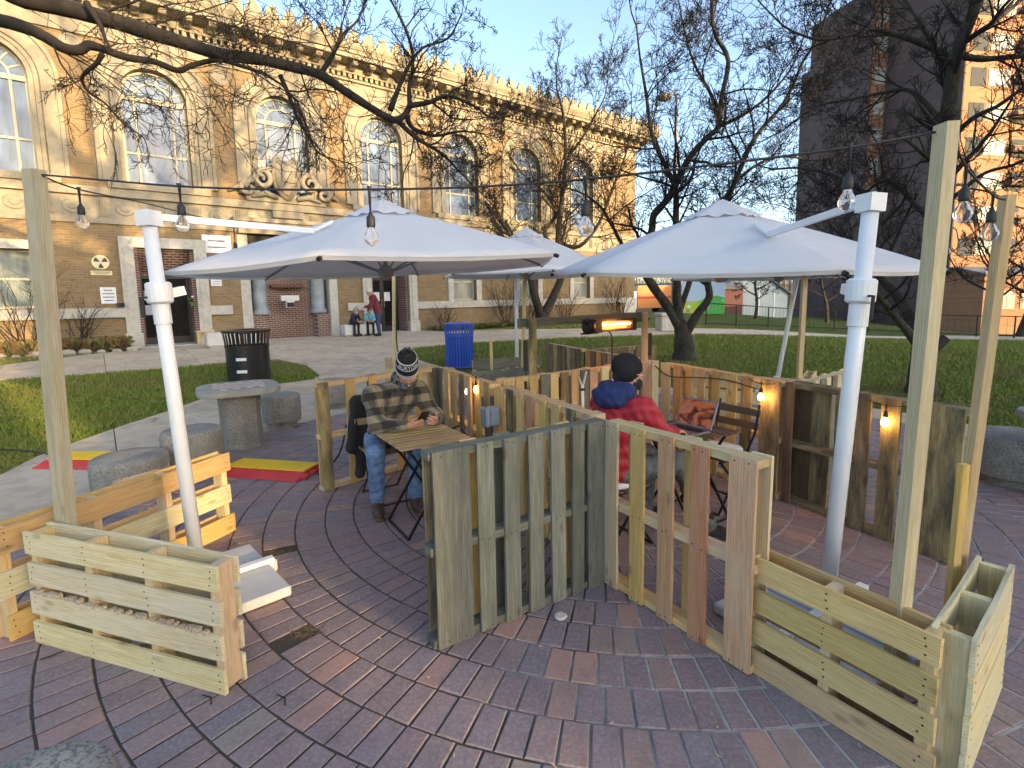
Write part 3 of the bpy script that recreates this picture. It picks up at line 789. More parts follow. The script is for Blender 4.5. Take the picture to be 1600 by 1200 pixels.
# crest of scrolls and a shield above the hood
cr = MB()
def scroll(cx_, cz_, r0, turns, sgn, th):
    pts = []; rad = []
    for q in range(26):
        t_ = q / 25; a = sgn * turns * 2 * math.pi * t_ + math.pi / 2; rr = r0 * (1 - 0.82 * t_)
        pts.append((cx_ + rr * math.cos(a), -0.14 - 0.1 * math.sin(t_ * 3), cz_ + rr * math.sin(a))); rad.append(th * (1 - 0.5 * t_))
    cr.tube(pts, rad, 7)
sh = [(xm - 0.42 + 0.0, 6.25), (xm - 0.46, 5.9), (xm - 0.4, 5.55), (xm - 0.2, 5.25), (xm, 5.12), (xm + 0.2, 5.25), (xm + 0.4, 5.55), (xm + 0.46, 5.9), (xm + 0.42, 6.25), (xm + 0.2, 6.36), (xm, 6.4), (xm - 0.2, 6.36)]
cr.prism(sh, -0.26, -0.03)
cr.prism([(xm + (a - xm) * 0.8, 5.78 + (b - 5.78) * 0.8) for a, b in sh], -0.31, -0.26)
scroll(xm - 0.2, 6.33, 0.2, 1.4, 1, 0.06); scroll(xm + 0.2, 6.33, 0.2, 1.4, -1, 0.06)
scroll(xm - 0.78, 5.75, 0.32, 1.3, -1, 0.1); scroll(xm + 0.78, 5.75, 0.32, 1.3, 1, 0.1)
scroll(xm - 1.2, 5.42, 0.24, 1.2, 1, 0.09); scroll(xm + 1.2, 5.42, 0.24, 1.2, -1, 0.09)
for e in (-1, 1):
    cr.tube([(xm + e*0.45, -0.15, 6.1), (xm + e*0.8, -0.2, 6.02), (xm + e*1.05, -0.18, 5.7), (xm + e*1.45, -0.12, 5.45), (xm + e*1.75, -0.08, 5.3)], [0.07, 0.1, 0.11, 0.09, 0.04], 7)
    cr.tube([(xm + e*0.3, -0.18, 5.2), (xm + e*0.7, -0.22, 5.3), (xm + e*1.1, -0.18, 5.15)], [0.08, 0.1, 0.04], 7)
part(cr, 'carved_crest', M_STONE, smooth=True)

def on_wall(mb, name, mat, label, cat, s_, z_, y_=-0.02):
    o = mb.build(name, mat); o.location = FP0 + FU * s_ + FN * (-y_) + Vector((0, 0, z_)); o.rotation_euler = (0, 0, math.atan2(FU.y, FU.x))
    return tag(o, label, cat)
M_PAPER = plain('white_paper', (0.75, 0.76, 0.78), 0.7)
M_INK = plain('dark_ink', (0.06, 0.06, 0.08), 0.8)
sg = on_wall(MB().lathe([(0.2, -0.01), (0.2, 0.006)], 28), 'shelter_sign', plain('sign_cream', (0.72, 0.62, 0.36), 0.5), 'round fallout shelter sign with three dark triangles on buff brick', 'sign', -0.42, 2.98, -0.015)
sg.data.transform(Matrix.Rotation(math.pi/2, 4, 'X'))
tri = MB()
for k in range(3):
    a = math.pi/2 + math.pi + 2*math.pi*k/3
    tri.prism([(0.02*math.cos(a), 0.02*math.sin(a)), (0.16*math.cos(a-0.42), 0.16*math.sin(a-0.42)), (0.16*math.cos(a), 0.165*math.sin(a)), (0.16*math.cos(a+0.42), 0.16*math.sin(a+0.42))], -0.02, -0.008)
tri.build('triangles', M_INK, sg)
pl = MB().box(-0.24, 0.24, -0.012, 0.008, -0.36, -0.24).build('plate', MATS['sign_cream'], sg)
MB().box(-0.2, 0.2, -0.018, -0.01, -0.285, -0.265).box(-0.15, 0.15, -0.018, -0.01, -0.33, -0.315).build('print_line', M_INK, sg)
def notice(s_, z_, w, h, label, name='notice', lines=4, seed=1, y_=-0.02):
    o = on_wall(MB().box(-w/2, w/2, -0.01, 0.008, -h/2, h/2), name, M_PAPER, label, 'notice', s_, z_, y_); r = random.Random(seed); b = MB()
    for k in range(lines):
        zz = h/2 - h*(k + 0.9)/(lines + 0.8); ww = w*(0.25 + 0.15*r.random()); b.box(-ww, ww, -0.016, -0.0098, zz - h*0.025, zz + h*0.025)
    b.build('print_line', M_INK, o); return o
notice(-0.32, 2.05, 0.36, 0.46, 'white paper notice on brick left of the left library door', seed=1)
notice(2.42, 2.42, 0.3, 0.2, 'small white notice on brick right of the left library door', lines=2, seed=2)
o = notice(2.52, 3.62, 0.8, 0.55, 'pale banner sign above the small white notice', 'banner_sign', lines=2, seed=3); o['category'] = 'sign'
bx = on_wall(MB().box(-0.3, 0.3, -0.16, 0.02, 0.12, 0.3).box(-0.13, 0.13, -0.17, 0.0, -0.12, 0.117).box(-0.2, 0.2, -0.175, -0.158, 0.17, 0.25), 'drop_box', plain('pale_drop_box', (0.62, 0.62, 0.6), 0.5), 'white book return box set in the red brick niche', 'box', 4.7, 1.7, 0.42)
MB().box(-0.12, 0.12, -0.18, -0.165, -0.1, 0.06).build('slot', M_BLACK, bx)
on_wall(MB().box(-0.09, 0.09, -0.1, 0.0, -0.05, 0.05).lathe([(0.05, -0.1), (0.05, 0.0)], 12, c=(0.05, -0.12, 0.05)), 'wall_lamp', M_BLACK, 'small black lamp on the ledge left of the left door', 'lamp', -0.08, 1.78, -0.09)
on_wall(MB().box(-0.12, 0.12, -0.02, 0.02, -0.2, 0.2).box(-0.09, 0.09, -0.03, -0.018, -0.16, 0.16), 'teal_sign', plain('teal_enamel', (0.05, 0.28, 0.27), 0.4), 'small teal sign by the bright lower library window', 'sign', -1.55, 1.86, -0.1)
# benches and stone blocks by the entrance
def stone_block(px, py, w, d, h, label, rot=0.0, feet=False):
    p = GT(px, py); m = MB()
    t = thing('stone_block', label, 'block', p, math.atan2(FU.y, FU.x) + rot)
    mm = mesh_of('block', *(lambda b: (b.v, b.f))(MB().box(-w/2, w/2, -d/2, d/2, 0.04, h)), speck('white_stone', (0.56, 0.56, 0.53), (0.46, 0.45, 0.42), 2, 0.8, 0.3), bevel=0.03)
    put('block', mm, t); MB().box(-w/2+0.06, w/2-0.06, -d/2+0.06, d/2-0.06, 0.0, 0.042).build('plinth', M_STONELOW, t); return t
stone_block(553, 525.5, 0.78, 0.46, 0.42, 'white stone seat block with a child in dark coat')
stone_block(583, 523.5, 0.5, 0.46, 0.4, 'white stone seat block right of the dark coated child')
stone_block(362, 541, 1.3, 0.5, 0.42, 'white stone seat block behind the black bin by the niche')
ct = thing('crate_table', 'small wooden open box table by the left library door', 'table', GT(320, 537), math.atan2(FU.y, FU.x))
for q in (-0.17, 0.17): MB().box(q - 0.03, q + 0.03, -0.15, 0.15, 0, 0.36).build('side_panel', M_PINE2, ct)
MB().box(-0.22, 0.22, -0.17, 0.17, 0.362, 0.41).build('top', M_PINE2, ct)
fl = thing('flower_spray', 'small green spray with a white bloom on brick beside the door', 'flowers', FP0 + FU*1.72 + FN*0.02 + Vector((0,0,1.85)), math.atan2(FU.y, FU.x))
lr = random.Random(2); lm = MB()
for k in range(26):
    a = lr.random()*6.28; r_ = lr.uniform(0.02, 0.12); lm.add([(0, 0.1, 0), (r_*math.cos(a)-0.02, 0.06, r_*math.sin(a)), (r_*1.3*math.cos(a), 0.04, r_*1.5*math.sin(a)), (r_*math.cos(a)+0.02, 0.06, r_*math.sin(a))], [(0,1,2,3)])
lm.build('leaves', plain('leaf_green', (0.06, 0.2, 0.03), 0.6), fl); MB().lathe([(0.0, -0.04), (0.05, 0), (0.0, 0.05)], 8, c=(0.02, 0.03, 0.13), cap=False).build('bloom', M_PAPER, fl)
# ================================================================ UNSEEN BUILDINGS ADDED BEHIND THE CAMERA to shade the square
def sunframe(t_, w_): return Vector((SUN_H.x * t_ - SUN_H.y * w_, SUN_H.y * t_ + SUN_H.x * w_, 0))
def shade_block(name, label, t0_, t1_, w0_, w1_, h, mat):
    b = thing(name, label, 'building', sunframe((t0_+t1_)/2, (w0_+w1_)/2), math.atan2(SUN_H.y, SUN_H.x))
    L, D_ = (t1_ - t0_) / 2, (w1_ - w0_) / 2
    MB().box(-L, L, -D_, D_, -2, h).build('wall', mat, b)
    MB().box(-L - 0.2, L + 0.2, -D_, D_, h, h + 0.25).build('roof', M_STONE, b)
    wm = mesh_of('window', *(lambda q: (q.v, q.f))(MB().box(-L - 0.06, -L + 0.01, -0.6, 0.6, 0, 1.6)), M_GLASS)
    y = -D_ + 2.0 if D_ > 2 else 0.0 if D_ > 1 else 99
    while y < D_ - 1.5:
        for zz in range(int(h // 3.4)): put('window', wm, b, (0, y, 1.0 + zz * 3.4))
        y += 3.2
    return b
TE = math.tan(SUN_EL)
shade_block('added_shade_building', 'unseen brick block added behind the viewer to shade the square, longer one', 55, 68, 2.6, 45, 2.9 + 73 * TE, M_RBRICKY)
shade_block('added_shade_building', 'narrow unseen brick block added behind the viewer to shade the patio, beside the long block', 55, 68, 1.5, 2.598, 0.3 + 73.5 * TE, M_RBRICKY)
shade_block('added_shade_building', 'low unseen brick block added behind the viewer as shade, beyond a narrow sun gap', 55, 68, -34, 1.2, 0.3 + 73.5 * TE, M_RBRICKY)

shade_block('added_shade_building', 'far unseen brick block added behind the viewer to shade the pale gabled house', 55, 68, 51.8, 58.6, 2.9 + 73 * TE, M_RBRICKY)
# ================================================================ TREES
class Tree:
    def __init__(self, name, label, base, seed, sides=3, group=None):
        self.t = thing(name, label, 'tree', base, 0, group); self.base = Vector(base)
        self.tr = MB(); self.cr = MB(); self.r = random.Random(seed); self.n = 0; self.rmin = max(0.0035, 0.00042 * math.hypot(base[0], base[1]))
    def loc(self, p): return Vector(p) - self.base
    def limb(self, pts, r0, r1, trunk=False, sides=9):
        # smooth the polyline, then add a little irregularity
        P_ = [Vector(p) for p in pts]; out = []
        for i in range(len(P_) - 1):
            p0, p1, p2, p3 = P_[max(i-1, 0)], P_[i], P_[i+1], P_[min(i+2, len(P_)-1)]
            for k in range(4):
                t = k / 4
                q = 0.5 * ((2*p1) + (p2-p0)*t + (2*p0-5*p1+4*p2-p3)*t*t + (3*p1-p0-3*p2+p3)*t**3)
                out.append(q)
        out.append(P_[-1])
        n = len(out); rad = [r0 + (r1 - r0) * (i / (n-1)) ** 0.8 for i in range(n)]
        rad = [a * self.r.uniform(0.94, 1.06) for a in rad]
        (self.tr if trunk else self.cr).tube([self.loc(q) for q in out], rad, sides)
        return out, rad
    def grow(self, p, d, L, r, lvl, maxl, up=0.12, wig=0.32, kids=(7, 6, 5, 4), decay=0.55):
        R = self.r; n = max(3, int(4 + L * 1.5)) if lvl < maxl else 3
        p = Vector(p); d = Vector(d).normalized(); pts = [p.copy()]; dirs = [d.copy()]
        for i in range(n):
            d = (d + Vector((R.gauss(0, 1), R.gauss(0, 1), R.gauss(0, 1))) * wig * 0.6 + Vector((0, 0, up))).normalized()
            p = p + d * (L / n); pts.append(p.copy()); dirs.append(d.copy())
        rt = max(r * 0.35, self.rmin * 0.7)
        rads = [r + (rt - r) * i / n for i in range(n + 1)]
        self.cr.tube([self.loc(q) for q in pts], rads, 6 if r > 0.03 else (4 if r > 0.012 else 3), cap=False); self.n += 1
        if lvl < maxl:
            k = kids[min(lvl, len(kids)-1)]
            for j in range(k):
                t = 0.18 + 0.82 * (j + R.random() * 0.8) / k; x = min(t, 0.999) * n; i = int(x); f = x - i
                q = pts[i].lerp(pts[i+1], f); dd = dirs[i+1]
                ax = dd.orthogonal().normalized(); ax.rotate(Matrix.Rotation(R.random() * 6.283, 3, dd))
                nd = dd.copy(); nd.rotate(Matrix.Rotation(math.radians(R.uniform(28, 68)), 3, ax))
                rr = max(self.rmin, (r + (rt - r) * t) * R.uniform(0.42, 0.62))
                self.grow(q, nd, L * R.uniform(decay * 0.7, decay * 1.15) * (1.1 - 0.35 * t), rr, lvl + 1, maxl, up, wig, kids, decay)
    def twig_limb(self, out, rad, k, L, maxl, start=0.25, up=0.12, kids=(6, 5, 4), bias=None, wig=0.32, rk=0.42):
        R = self.r; n = len(out) - 1
        for j in range(k):
            t = start + (1 - start) * (j + R.random()) / k; x = min(t, 0.999) * n; i = int(x)
            q = out[i].lerp(out[i+1], x - i); dd = (out[i+1] - out[i]).normalized()
            ax = dd.orthogonal().normalized(); ax.rotate(Matrix.Rotation(R.random() * 6.283, 3, dd))
            nd = dd.copy(); nd.rotate(Matrix.Rotation(math.radians(R.uniform(30, 75)), 3, ax))
            if bias: nd = (nd + Vector(bias)).normalized()
            self.grow(q, nd, L * R.uniform(0.6, 1.2) * (1.15 - 0.5 * t), rad[i] * R.uniform(rk*0.8, rk*1.3), 0, maxl, up, wig, kids)
        # leader
        self.grow(out[-1], out[-1] - out[-2], L, rad[-1], 0, maxl, up, wig, kids)
    def done(self, bark=None):
        if self.tr.v: o = self.tr.build('trunk', bark or M_BARK, self.t, True)
        if self.cr.v: self.cr.build('crown', M_TWIG, self.t, True)
        return self.t
def dl(pts, Y0, Y1=None):
    n = len(pts) - 1; Y1 = Y0 if Y1 is None else Y1
    return [D(x, y, Y0 + (Y1 - Y0) * i / n) for i, (x, y) in enumerate(pts)]

# tree whose limbs reach in from the upper left
b1 = Vector((-9.2, 7.0, zt(-9.2, 7.0)))
T = Tree('bare_tree', 'bare tree left of the picture whose long dark limbs cross above the posts', b1, 11)
fork = Vector((-8.9, 7.0, 3.3))
T.limb([b1 + Vector((0, 0, -0.1)), b1 + Vector((0.1, 0, 1.2)), fork + Vector((0, 0, -0.8)), fork], 0.34, 0.24, True, 12)
l1, r1 = T.limb([fork, Vector((-8.0, 7.0, 4.9))] + dl([(-60, -25), (40, 0), (100, 12), (160, 28), (225, 48), (290, 68), (345, 85), (400, 92), (455, 104), (500, 117), (540, 143), (585, 172), (615, 187), (632, 180), (640, 165)], 7.0, 8.2), 0.135, 0.04)
T.twig_limb(l1, r1, 15, 1.9, 3, 0.25, 0.06, (5, 4, 3), (0.1, 0.1, -0.15), 0.34, 0.15)
l2, r2 = T.limb([fork, Vector((-8.2, 6.9, 4.1))] + dl([(-60, 25), (0, 32), (45, 45), (75, 60), (100, 75), (125, 78), (140, 70), (165, 78), (200, 90), (240, 96), (278, 110), (300, 102), (340, 94), (380, 104), (415, 116)], 6.9, 7.6), 0.10, 0.022)
T.twig_limb(l2, r2, 13, 1.7, 3, 0.2, -0.03, (5, 4, 3), (0.15, 0.05, -0.45), 0.34, 0.16)
l3, r3 = T.limb(dl([(160, 84), (150, 100), (135, 112), (128, 125), (140, 145), (165, 162), (190, 190), (225, 215)], 7.2, 7.5), 0.035, 0.008)
T.twig_limb(l3, r3, 9, 0.5, 2, 0.1, -0.05, (5, 4), (0.1, 0, -0.2), 0.45)
l4, r4 = T.limb(dl([(135, 4), (148, 25), (158, 42), (165, 62), (175, 80)], 7.1, 7.1), 0.04, 0.015)
l5, r5 = T.limb(dl([(438, 118), (452, 150), (465, 185), (480, 210), (500, 240), (545, 255)], 7.8, 7.8), 0.035, 0.006)
T.twig_limb(l5, r5, 10, 0.6, 2, 0.15, -0.08, (5, 4), None, 0.45)
for q in ([(500, 117), (520, 85), (535, 55), (560, 30), (575, -10)], [(610, 172), (622, 140), (635, 110), (660, 75), (700, 60), (722, 20)], [(640, 165), (670, 160), (700, 150), (740, 165), (770, 185), (800, 180)], [(636, 180), (645, 200), (680, 212), (720, 205), (760, 210)], [(620, 187), (650, 215), (690, 240), (720, 270), (750, 300)]):
    la, ra = T.limb(dl(q, 8.1, 8.5), 0.045, 0.008); T.twig_limb(la, ra, 11, 0.8, 3, 0.15, 0.1, (5, 4, 3), None, 0.42)
T.done()

# tree on the lawn behind the right umbrella
b2 = GT(1070, 561); Y2 = b2.y
T = Tree('bare_tree', 'bare spreading tree on the lawn behind the right front umbrella', b2, 5)
T.limb([b2 + Vector((0, 0, -0.1)), D(1069.5, 556, Y2), D(1069, 540, Y2), D(1066, 518, Y2), D(1061, 500, Y2), D(1058, 478, Y2)], 0.40, 0.12, True, 16)
for q, ra_, rb_, k in (([(1067, 522), (1045, 482), (1022, 450), (1008, 425), (1005, 395), (1018, 362), (1022, 335), (1045, 308), (1075, 250), (1105, 215), (1122, 198), (1128, 150), (1138, 95), (1120, 60)], 0.22, 0.07, 18),
                       ([(1064, 515), (1058, 470), (1058, 430), (1056, 350), (1056, 300), (1045, 270), (1020, 215), (1010, 150), (1000, 90)], 0.2, 0.04, 16),
                       ([(1068, 528), (1088, 493), (1108, 465), (1106, 432), (1120, 360), (1150, 280), (1180, 215), (1225, 160), (1255, 95)], 0.2, 0.05, 17),
                       ([(1060, 490), (1076, 445), (1095, 380), (1125, 320), (1165, 270), (1215, 245), (1265, 250)], 0.14, 0.04, 13),
                       ([(1012, 430), (980, 395), (955, 350), (935, 320), (905, 300), (870, 290)], 0.1, 0.025, 12),
                       ([(1122, 198), (1160, 180), (1200, 150), (1240, 100), (1260, 40)], 0.09, 0.02, 11),
                       ([(1125, 198), (1112, 150), (1085, 100), (1070, 50), (1060, 0)], 0.09, 0.02, 11)):
    la, ra = T.limb(dl(q, Y2, Y2 + T.r.uniform(-1.6, 1.6)), ra_*0.66, rb_*0.66, True, sides=10); T.twig_limb(la, ra, k, 1.9, 3, 0.3, 0.08, (6, 5, 4), None, 0.3)
T.done()

# tree close to the library
b3 = GT(848, 508); Y3 = b3.y
T = Tree('bare_tree', 'bare forked tree standing close before the library wall', b3, 17)
T.limb([b3 + Vector((0, 0, -0.1)), D(848, 500, Y3), D(847, 488, Y3)], 0.42, 0.26, True, 12)
for q, ra_, rb_, k in (([(845, 492), (836, 465), (828, 430), (808, 385), (790, 355), (765, 325), (740, 295), (715, 265)], 0.3, 0.06, 18),
                       ([(850, 492), (866, 460), (878, 425), (872, 375), (878, 310), (884, 245), (880, 180), (870, 140)], 0.3, 0.05, 18),
                       ([(874, 390), (850, 365), (868, 335), (850, 300), (815, 270), (790, 230), (770, 180)], 0.13, 0.03, 13),
                       ([(874, 380), (905, 385), (935, 350), (955, 300), (978, 240), (985, 200)], 0.15, 0.03, 13),
                       ([(884, 250), (910, 215), (930, 180), (945, 150), (950, 120)], 0.09, 0.02, 9)):
    la, ra = T.limb(dl(q, Y3, Y3 + T.r.uniform(-1.5, 0.3)), ra_*0.75, rb_*0.75, True, sides=9); T.twig_limb(la, ra, k, 2.3, 3, 0.3, 0.10, (6, 5, 4), None, 0.3)
T.done()

# big tree on the right lawn
b4 = GT(1438, 613); Y4 = b4.y
T = Tree('bare_tree', 'bare tree on the right lawn behind the tall right timber post', b4, 23)
T.limb([b4 + Vector((0, 0, -0.1)), D(1440, 590, Y4), D(1442, 555, Y4), D(1446, 515, Y4)], 0.25, 0.15, True, 14)
for q, ra_, rb_, k in (([(1446, 525), (1452, 460), (1460, 380), (1468, 300), (1476, 220), (1486, 140), (1496, 80), (1520, 20), (1540, -40), (1550, -110)], 0.21, 0.09, 18),
                       ([(1440, 540), (1425, 505), (1402, 462), (1375, 432), (1362, 405), (1372, 350), (1362, 320), (1335, 290), (1290, 270), (1250, 262)], 0.15, 0.035, 14),
                       ([(1440, 548), (1420, 520), (1395, 490), (1372, 462), (1350, 435), (1330, 400)], 0.12, 0.03, 7),
                       ([(1478, 200), (1462, 180), (1440, 155), (1415, 140), (1380, 145), (1330, 155), (1280, 165), (1240, 190)], 0.075, 0.02, 12),
                       ([(1484, 90), (1450, 72), (1405, 55), (1365, 46), (1330, 55), (1280, 62), (1240, 50)], 0.085, 0.02, 13),
                       ([(1492, 85), (1530, 92), (1570, 90), (1620, 85), (1680, 70)], 0.085, 0.03, 8),
                       ([(1476, 225), (1520, 185), (1560, 165), (1610, 130), (1670, 100)], 0.07, 0.02, 10),
                       ([(1466, 330), (1500, 300), (1540, 270), (1590, 255), (1650, 220)], 0.06, 0.02, 10),
                       ([(1462, 350), (1430, 320), (1400, 290), (1375, 285), (1340, 310), (1300, 330)], 0.07, 0.02, 10),
                       ([(1500, 70), (1545, 40), (1590, 5), (1640, -40)], 0.08, 0.03, 8),
                       ([(1486, 140), (1470, 90), (1440, 40), (1410, -10), (1390, -60)], 0.07, 0.02, 9)):
    la, ra = T.limb(dl(q, Y4, Y4 + T.r.uniform(-1.3, 1.3)), ra_*0.72, rb_*0.72, True, sides=10); T.twig_limb(la, ra, k, 1.35, 3, 0.3, 0.10, (5, 5, 4), None, 0.3)
T.limb(dl([(1456, 545), (1466, 538), (1478, 528)], Y4 - 0.15, Y4 - 0.2), 0.1, 0.085, True)
T.done()

# generic bare tree (off to the right, and small ones by the far fence)
def bare_tree(label, base, h, r0, seed, maxl=3, kids=(6, 5, 4), group=None, nl=7):
    T = Tree('bare_tree', label, base, seed, group=group); R = T.r; b = Vector(base)
    top = b + Vector((R.uniform(-0.1, 0.1) * h, R.uniform(-0.1, 0.1) * h, h * 0.62))
    tr, rd = T.limb([b + Vector((0, 0, -0.1)), b.lerp(top, 0.3) + Vector((0.02*h, 0, 0)), b.lerp(top, 0.6), top], r0, r0 * 0.4, True, 10)
    for k in range(nl):
        a = k * 2.4 + R.random(); t = 0.35 + 0.6 * k / nl; q = b.lerp(top, t); L = h * R.uniform(0.36, 0.5)
        p2 = q + Vector((math.cos(a), math.sin(a), 0.75)) * L * 0.5; p3 = q + Vector((math.cos(a)*0.95, math.sin(a)*0.95, 1.25)) * L * 0.9
        la, ra = T.limb([q, q.lerp(p2, 0.5) + Vector((R.uniform(-.1,.1), R.uniform(-.1,.1), -0.05*L)), p2, p3], r0 * 0.42, r0 * 0.1, sides=6)
        T.twig_limb(la, ra, 8, h * 0.17, maxl - 1, 0.3, 0.1, kids[1:], None, 0.33)
    T.done(); return T.t
bare_tree('tall bare tree beyond the right edge of the lawn near the street', (12.5, -0.6, 0), 19.0, 0.5, 31, 3, nl=10)
bare_tree('tall bare tree behind the viewer at the street corner', (9.6, -3.4, 0), 17.5, 0.42, 36, 3, nl=10)
bare_tree('tall bare tree beyond the right edge behind the round tables', (15.5, 3.6, zt(15.5, 3.6)), 17.0, 0.42, 32, 3, nl=10)
def pxtree(px, py, Y, h, r0, seed, label, **k):
    p = D(px, py, Y); p.z = zt(p.x, p.y); return bare_tree(label, p, h, r0, seed, **k)
pxtree(1545, 522, 30, 8.5, 0.2, 41, 'small bare tree before the sunlit brick flats, left of the pair', nl=6)
pxtree(1592, 522, 28, 8.0, 0.22, 42, 'small bare tree before the sunlit brick flats, right of the pair', nl=6)
pxtree(1292, 505, 40, 7.0, 0.16, 43, 'small bare tree by the dark end wall of the flats', nl=6)
pxtree(1180, 500, 38, 6.0, 0.14, 44, 'low bare tree before the pale gabled house', nl=6)

# bare shrubs and planting along the library
def shrub(label, p, h, n, seed, spread=0.5, mat=None):
    T = thing('bare_shrub', label, 'shrub', p); R = random.Random(seed); m = MB()
    for k in range(n):
        a = R.random() * 6.28; rr = R.random() * 0.25
        q = Vector((rr*math.cos(a), rr*math.sin(a), 0)); d = Vector((math.cos(a)*spread*R.random(), math.sin(a)*spread*R.random(), 1)).normalized(); pts = [q]
        L = h * R.uniform(0.6, 1.1)
        for i in range(5):
            d = (d + Vector((R.gauss(0, .16), R.gauss(0, .16), 0.02))).normalized(); q = q + d * L / 5; pts.append(q)
            if i > 0:
                for e in range(2):
                    d2 = (d + Vector((R.gauss(0, .6), R.gauss(0, .6), 0.1))).normalized(); m.tube([q, q + d2 * L * 0.13, q + d2 * L * 0.22 + Vector((R.gauss(0, .03), R.gauss(0, .03), 0.03))], [0.006, 0.004, 0.003], 3, False)
        m.tube(pts, [0.014, 0.012, 0.01, 0.008, 0.006, 0.004], 4, False)
    m.build('stems', mat or M_TWIG, T); return T
def along(s_, t_): p = FP0 + FU * s_ + FN * t_; return Vector((p.x, p.y, zt(p.x, p.y)))
for i, (s_, t_, h, n, lab) in enumerate([(10.3, 0.7, 1.0, 16, 'low bare shrub right of the right library door'), (13.4, 0.8, 2.0, 24, 'tall twiggy bare shrub between two lower library windows'),
        (14.6, 0.9, 1.5, 16, 'bare shrub just left of the forked tree by the library'), (16.9, 0.8, 1.5, 22, 'bare shrub just right of the forked tree by the library'), (20.8, 0.8, 2.3, 34, 'dense bare shrub near the far library corner'), (-2.1, 0.7, 2.1, 18, 'thin bare stems under the bright lower library window'), (-1.05, 0.7, 1.3, 14, 'brown bare shrub behind the left timber post')]):
    shrub(lab, along(s_, t_), h, n, 60 + i, 0.55)
def plant_bed(label, s_a, s_b, t_a, t_b, n, seed, cols, hmax=0.35):
    R = random.Random(seed); m = MB(); base = along((s_a + s_b)/2, (t_a + t_b)/2)
    for k in range(n):
        p = along(R.uniform(s_a, s_b), R.uniform(t_a, t_b)) - base
        for e in range(5):
            a = R.random()*6.28; h = R.uniform(0.08, hmax); l = R.uniform(0.05, 0.25); w = R.uniform(0.008, 0.03); c, s2 = math.cos(a), math.sin(a)
            m.add([p + Vector((-s2*w, c*w, 0)), p + Vector((s2*w, -c*w, 0)), p + Vector((c*l + s2*w, s2*l - c*w, h)), p + Vector((c*l*1.5, s2*l*1.5, h*0.85))], [(0, 1, 2, 3)])
    t = NT(label[:20]); rp = t.n('ShaderNodeNewGeometry').outputs['Random Per Island']
    t.set(Base_Color=t.ramp(rp, [(i/(len(cols)-1), c) for i, c in enumerate(cols)]), Roughness=0.9)
    o = m.build('ground_cover', t.m, loc=base); return tag(o, label, 'plants', kind='stuff')
plant_bed('low brown and green ground cover in the bed left of the left door', -6, -0.1, 0.15, 1.35, 900, 1, [(0.10, 0.055, 0.025), (0.16, 0.085, 0.035), (0.05, 0.075, 0.02), (0.19, 0.13, 0.06), (0.10, 0.15, 0.02)], 0.42)
plant_bed('green ground cover strip along the library right of the right door', 10.0, 22.8, 0.1, 1.2, 1500, 2, [(0.05, 0.07, 0.02), (0.10, 0.12, 0.03), (0.12, 0.09, 0.04), (0.07, 0.10, 0.02)], 0.22)
rr = random.Random(8)
for k in range(9):
    p = along(-2.6 + 0.33 * k, 1.42 + rr.uniform(-0.1, 0.1)); s_ = rr.uniform(0.08, 0.17)
    m = MB().lathe([(0.01, -0.04), (s_*0.9, -0.02), (s_, s_*0.3), (s_*0.7, s_*0.75), (0.01, s_*0.9)], 7, cap=False)
    m.v = [(x*rr.uniform(0.85, 1.3), y*rr.uniform(0.85, 1.15), z) for x, y, z in m.v]
    tag(m.build('edging_stone', speck('field_stone', (0.42, 0.39, 0.34), (0.28, 0.24, 0.2), 4, 0.9, 0.5), loc=p), f"{['first', 'second', 'third', 'fourth', 'fifth', 'sixth', 'seventh', 'eighth', 'ninth'][8 - k]} rough pale edging stone counted leftwards from the left library door", 'stone', 'stones edging the left planting bed')

# ================================================================ APARTMENT TOWER and far buildings
TA = math.radians(11)
TP = D(1481, 470, 46.0); TP.z = -2.4
TW = thing('apartment_tower', 'tall stepped brick apartment tower with dark end walls and sunlit orange fronts', 'building', TP, TA)   # local x right along the lit front, y away
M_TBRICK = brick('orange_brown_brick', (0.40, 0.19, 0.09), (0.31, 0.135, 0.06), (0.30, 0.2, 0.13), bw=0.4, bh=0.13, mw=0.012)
M_TDARK = speck('shaded_brown_brick', (0.115, 0.07, 0.06), (0.085, 0.052, 0.046), 0.6, 0.9, 0.3, 14, 0.02, 6, (0.07, 0.045, 0.04), 3)  # dark end-wall brick, with its shade put into the colour
TH = 36.0
MB().box(0, 22, 0, 7.5, 0, TH).build('wall', M_TBRICK, TW)
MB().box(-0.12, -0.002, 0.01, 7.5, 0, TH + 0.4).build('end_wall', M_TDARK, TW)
MB().box(-1.75, 20, 7.505, 15.5, 0, TH - 3.5).build('wall', M_TBRICK, TW)
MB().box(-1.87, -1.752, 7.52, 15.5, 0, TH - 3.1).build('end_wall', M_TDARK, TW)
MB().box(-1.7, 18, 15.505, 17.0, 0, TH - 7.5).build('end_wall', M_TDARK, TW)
M_TWIN = glass_mat('tower_glass', (0.36, 0.36, 0.34), 0.0, 0.15)
M_CURT = speck('curtain', (0.44, 0.42, 0.36), (0.30, 0.28, 0.24), 1.5, 0.8, 0)
wf = mesh_of('window', *(lambda q: (q.v, q.f))(MB().box(0, 2.3, -0.05, 0.06, 0, 1.35)), M_CURT)
wp_ = mesh_of('pane', *(lambda q: (q.v, q.f))(MB().box(0.08, 0.74, -0.07, -0.051, 0.08, 1.27).box(0.8, 1.48, -0.07, -0.051, 0.08, 1.27).box(1.54, 2.22, -0.07, -0.051, 0.08, 1.27)), M_TWIN)
recm = mesh_of('recess', *(lambda q: (q.v, q.f))(MB().box(0, 1.6, -0.03, 0.05, 0, 1.5)), plain('shaded_interior', (0.05, 0.055, 0.06), 0.9))  # flat dark panel; the shade of a balcony recess is its colour
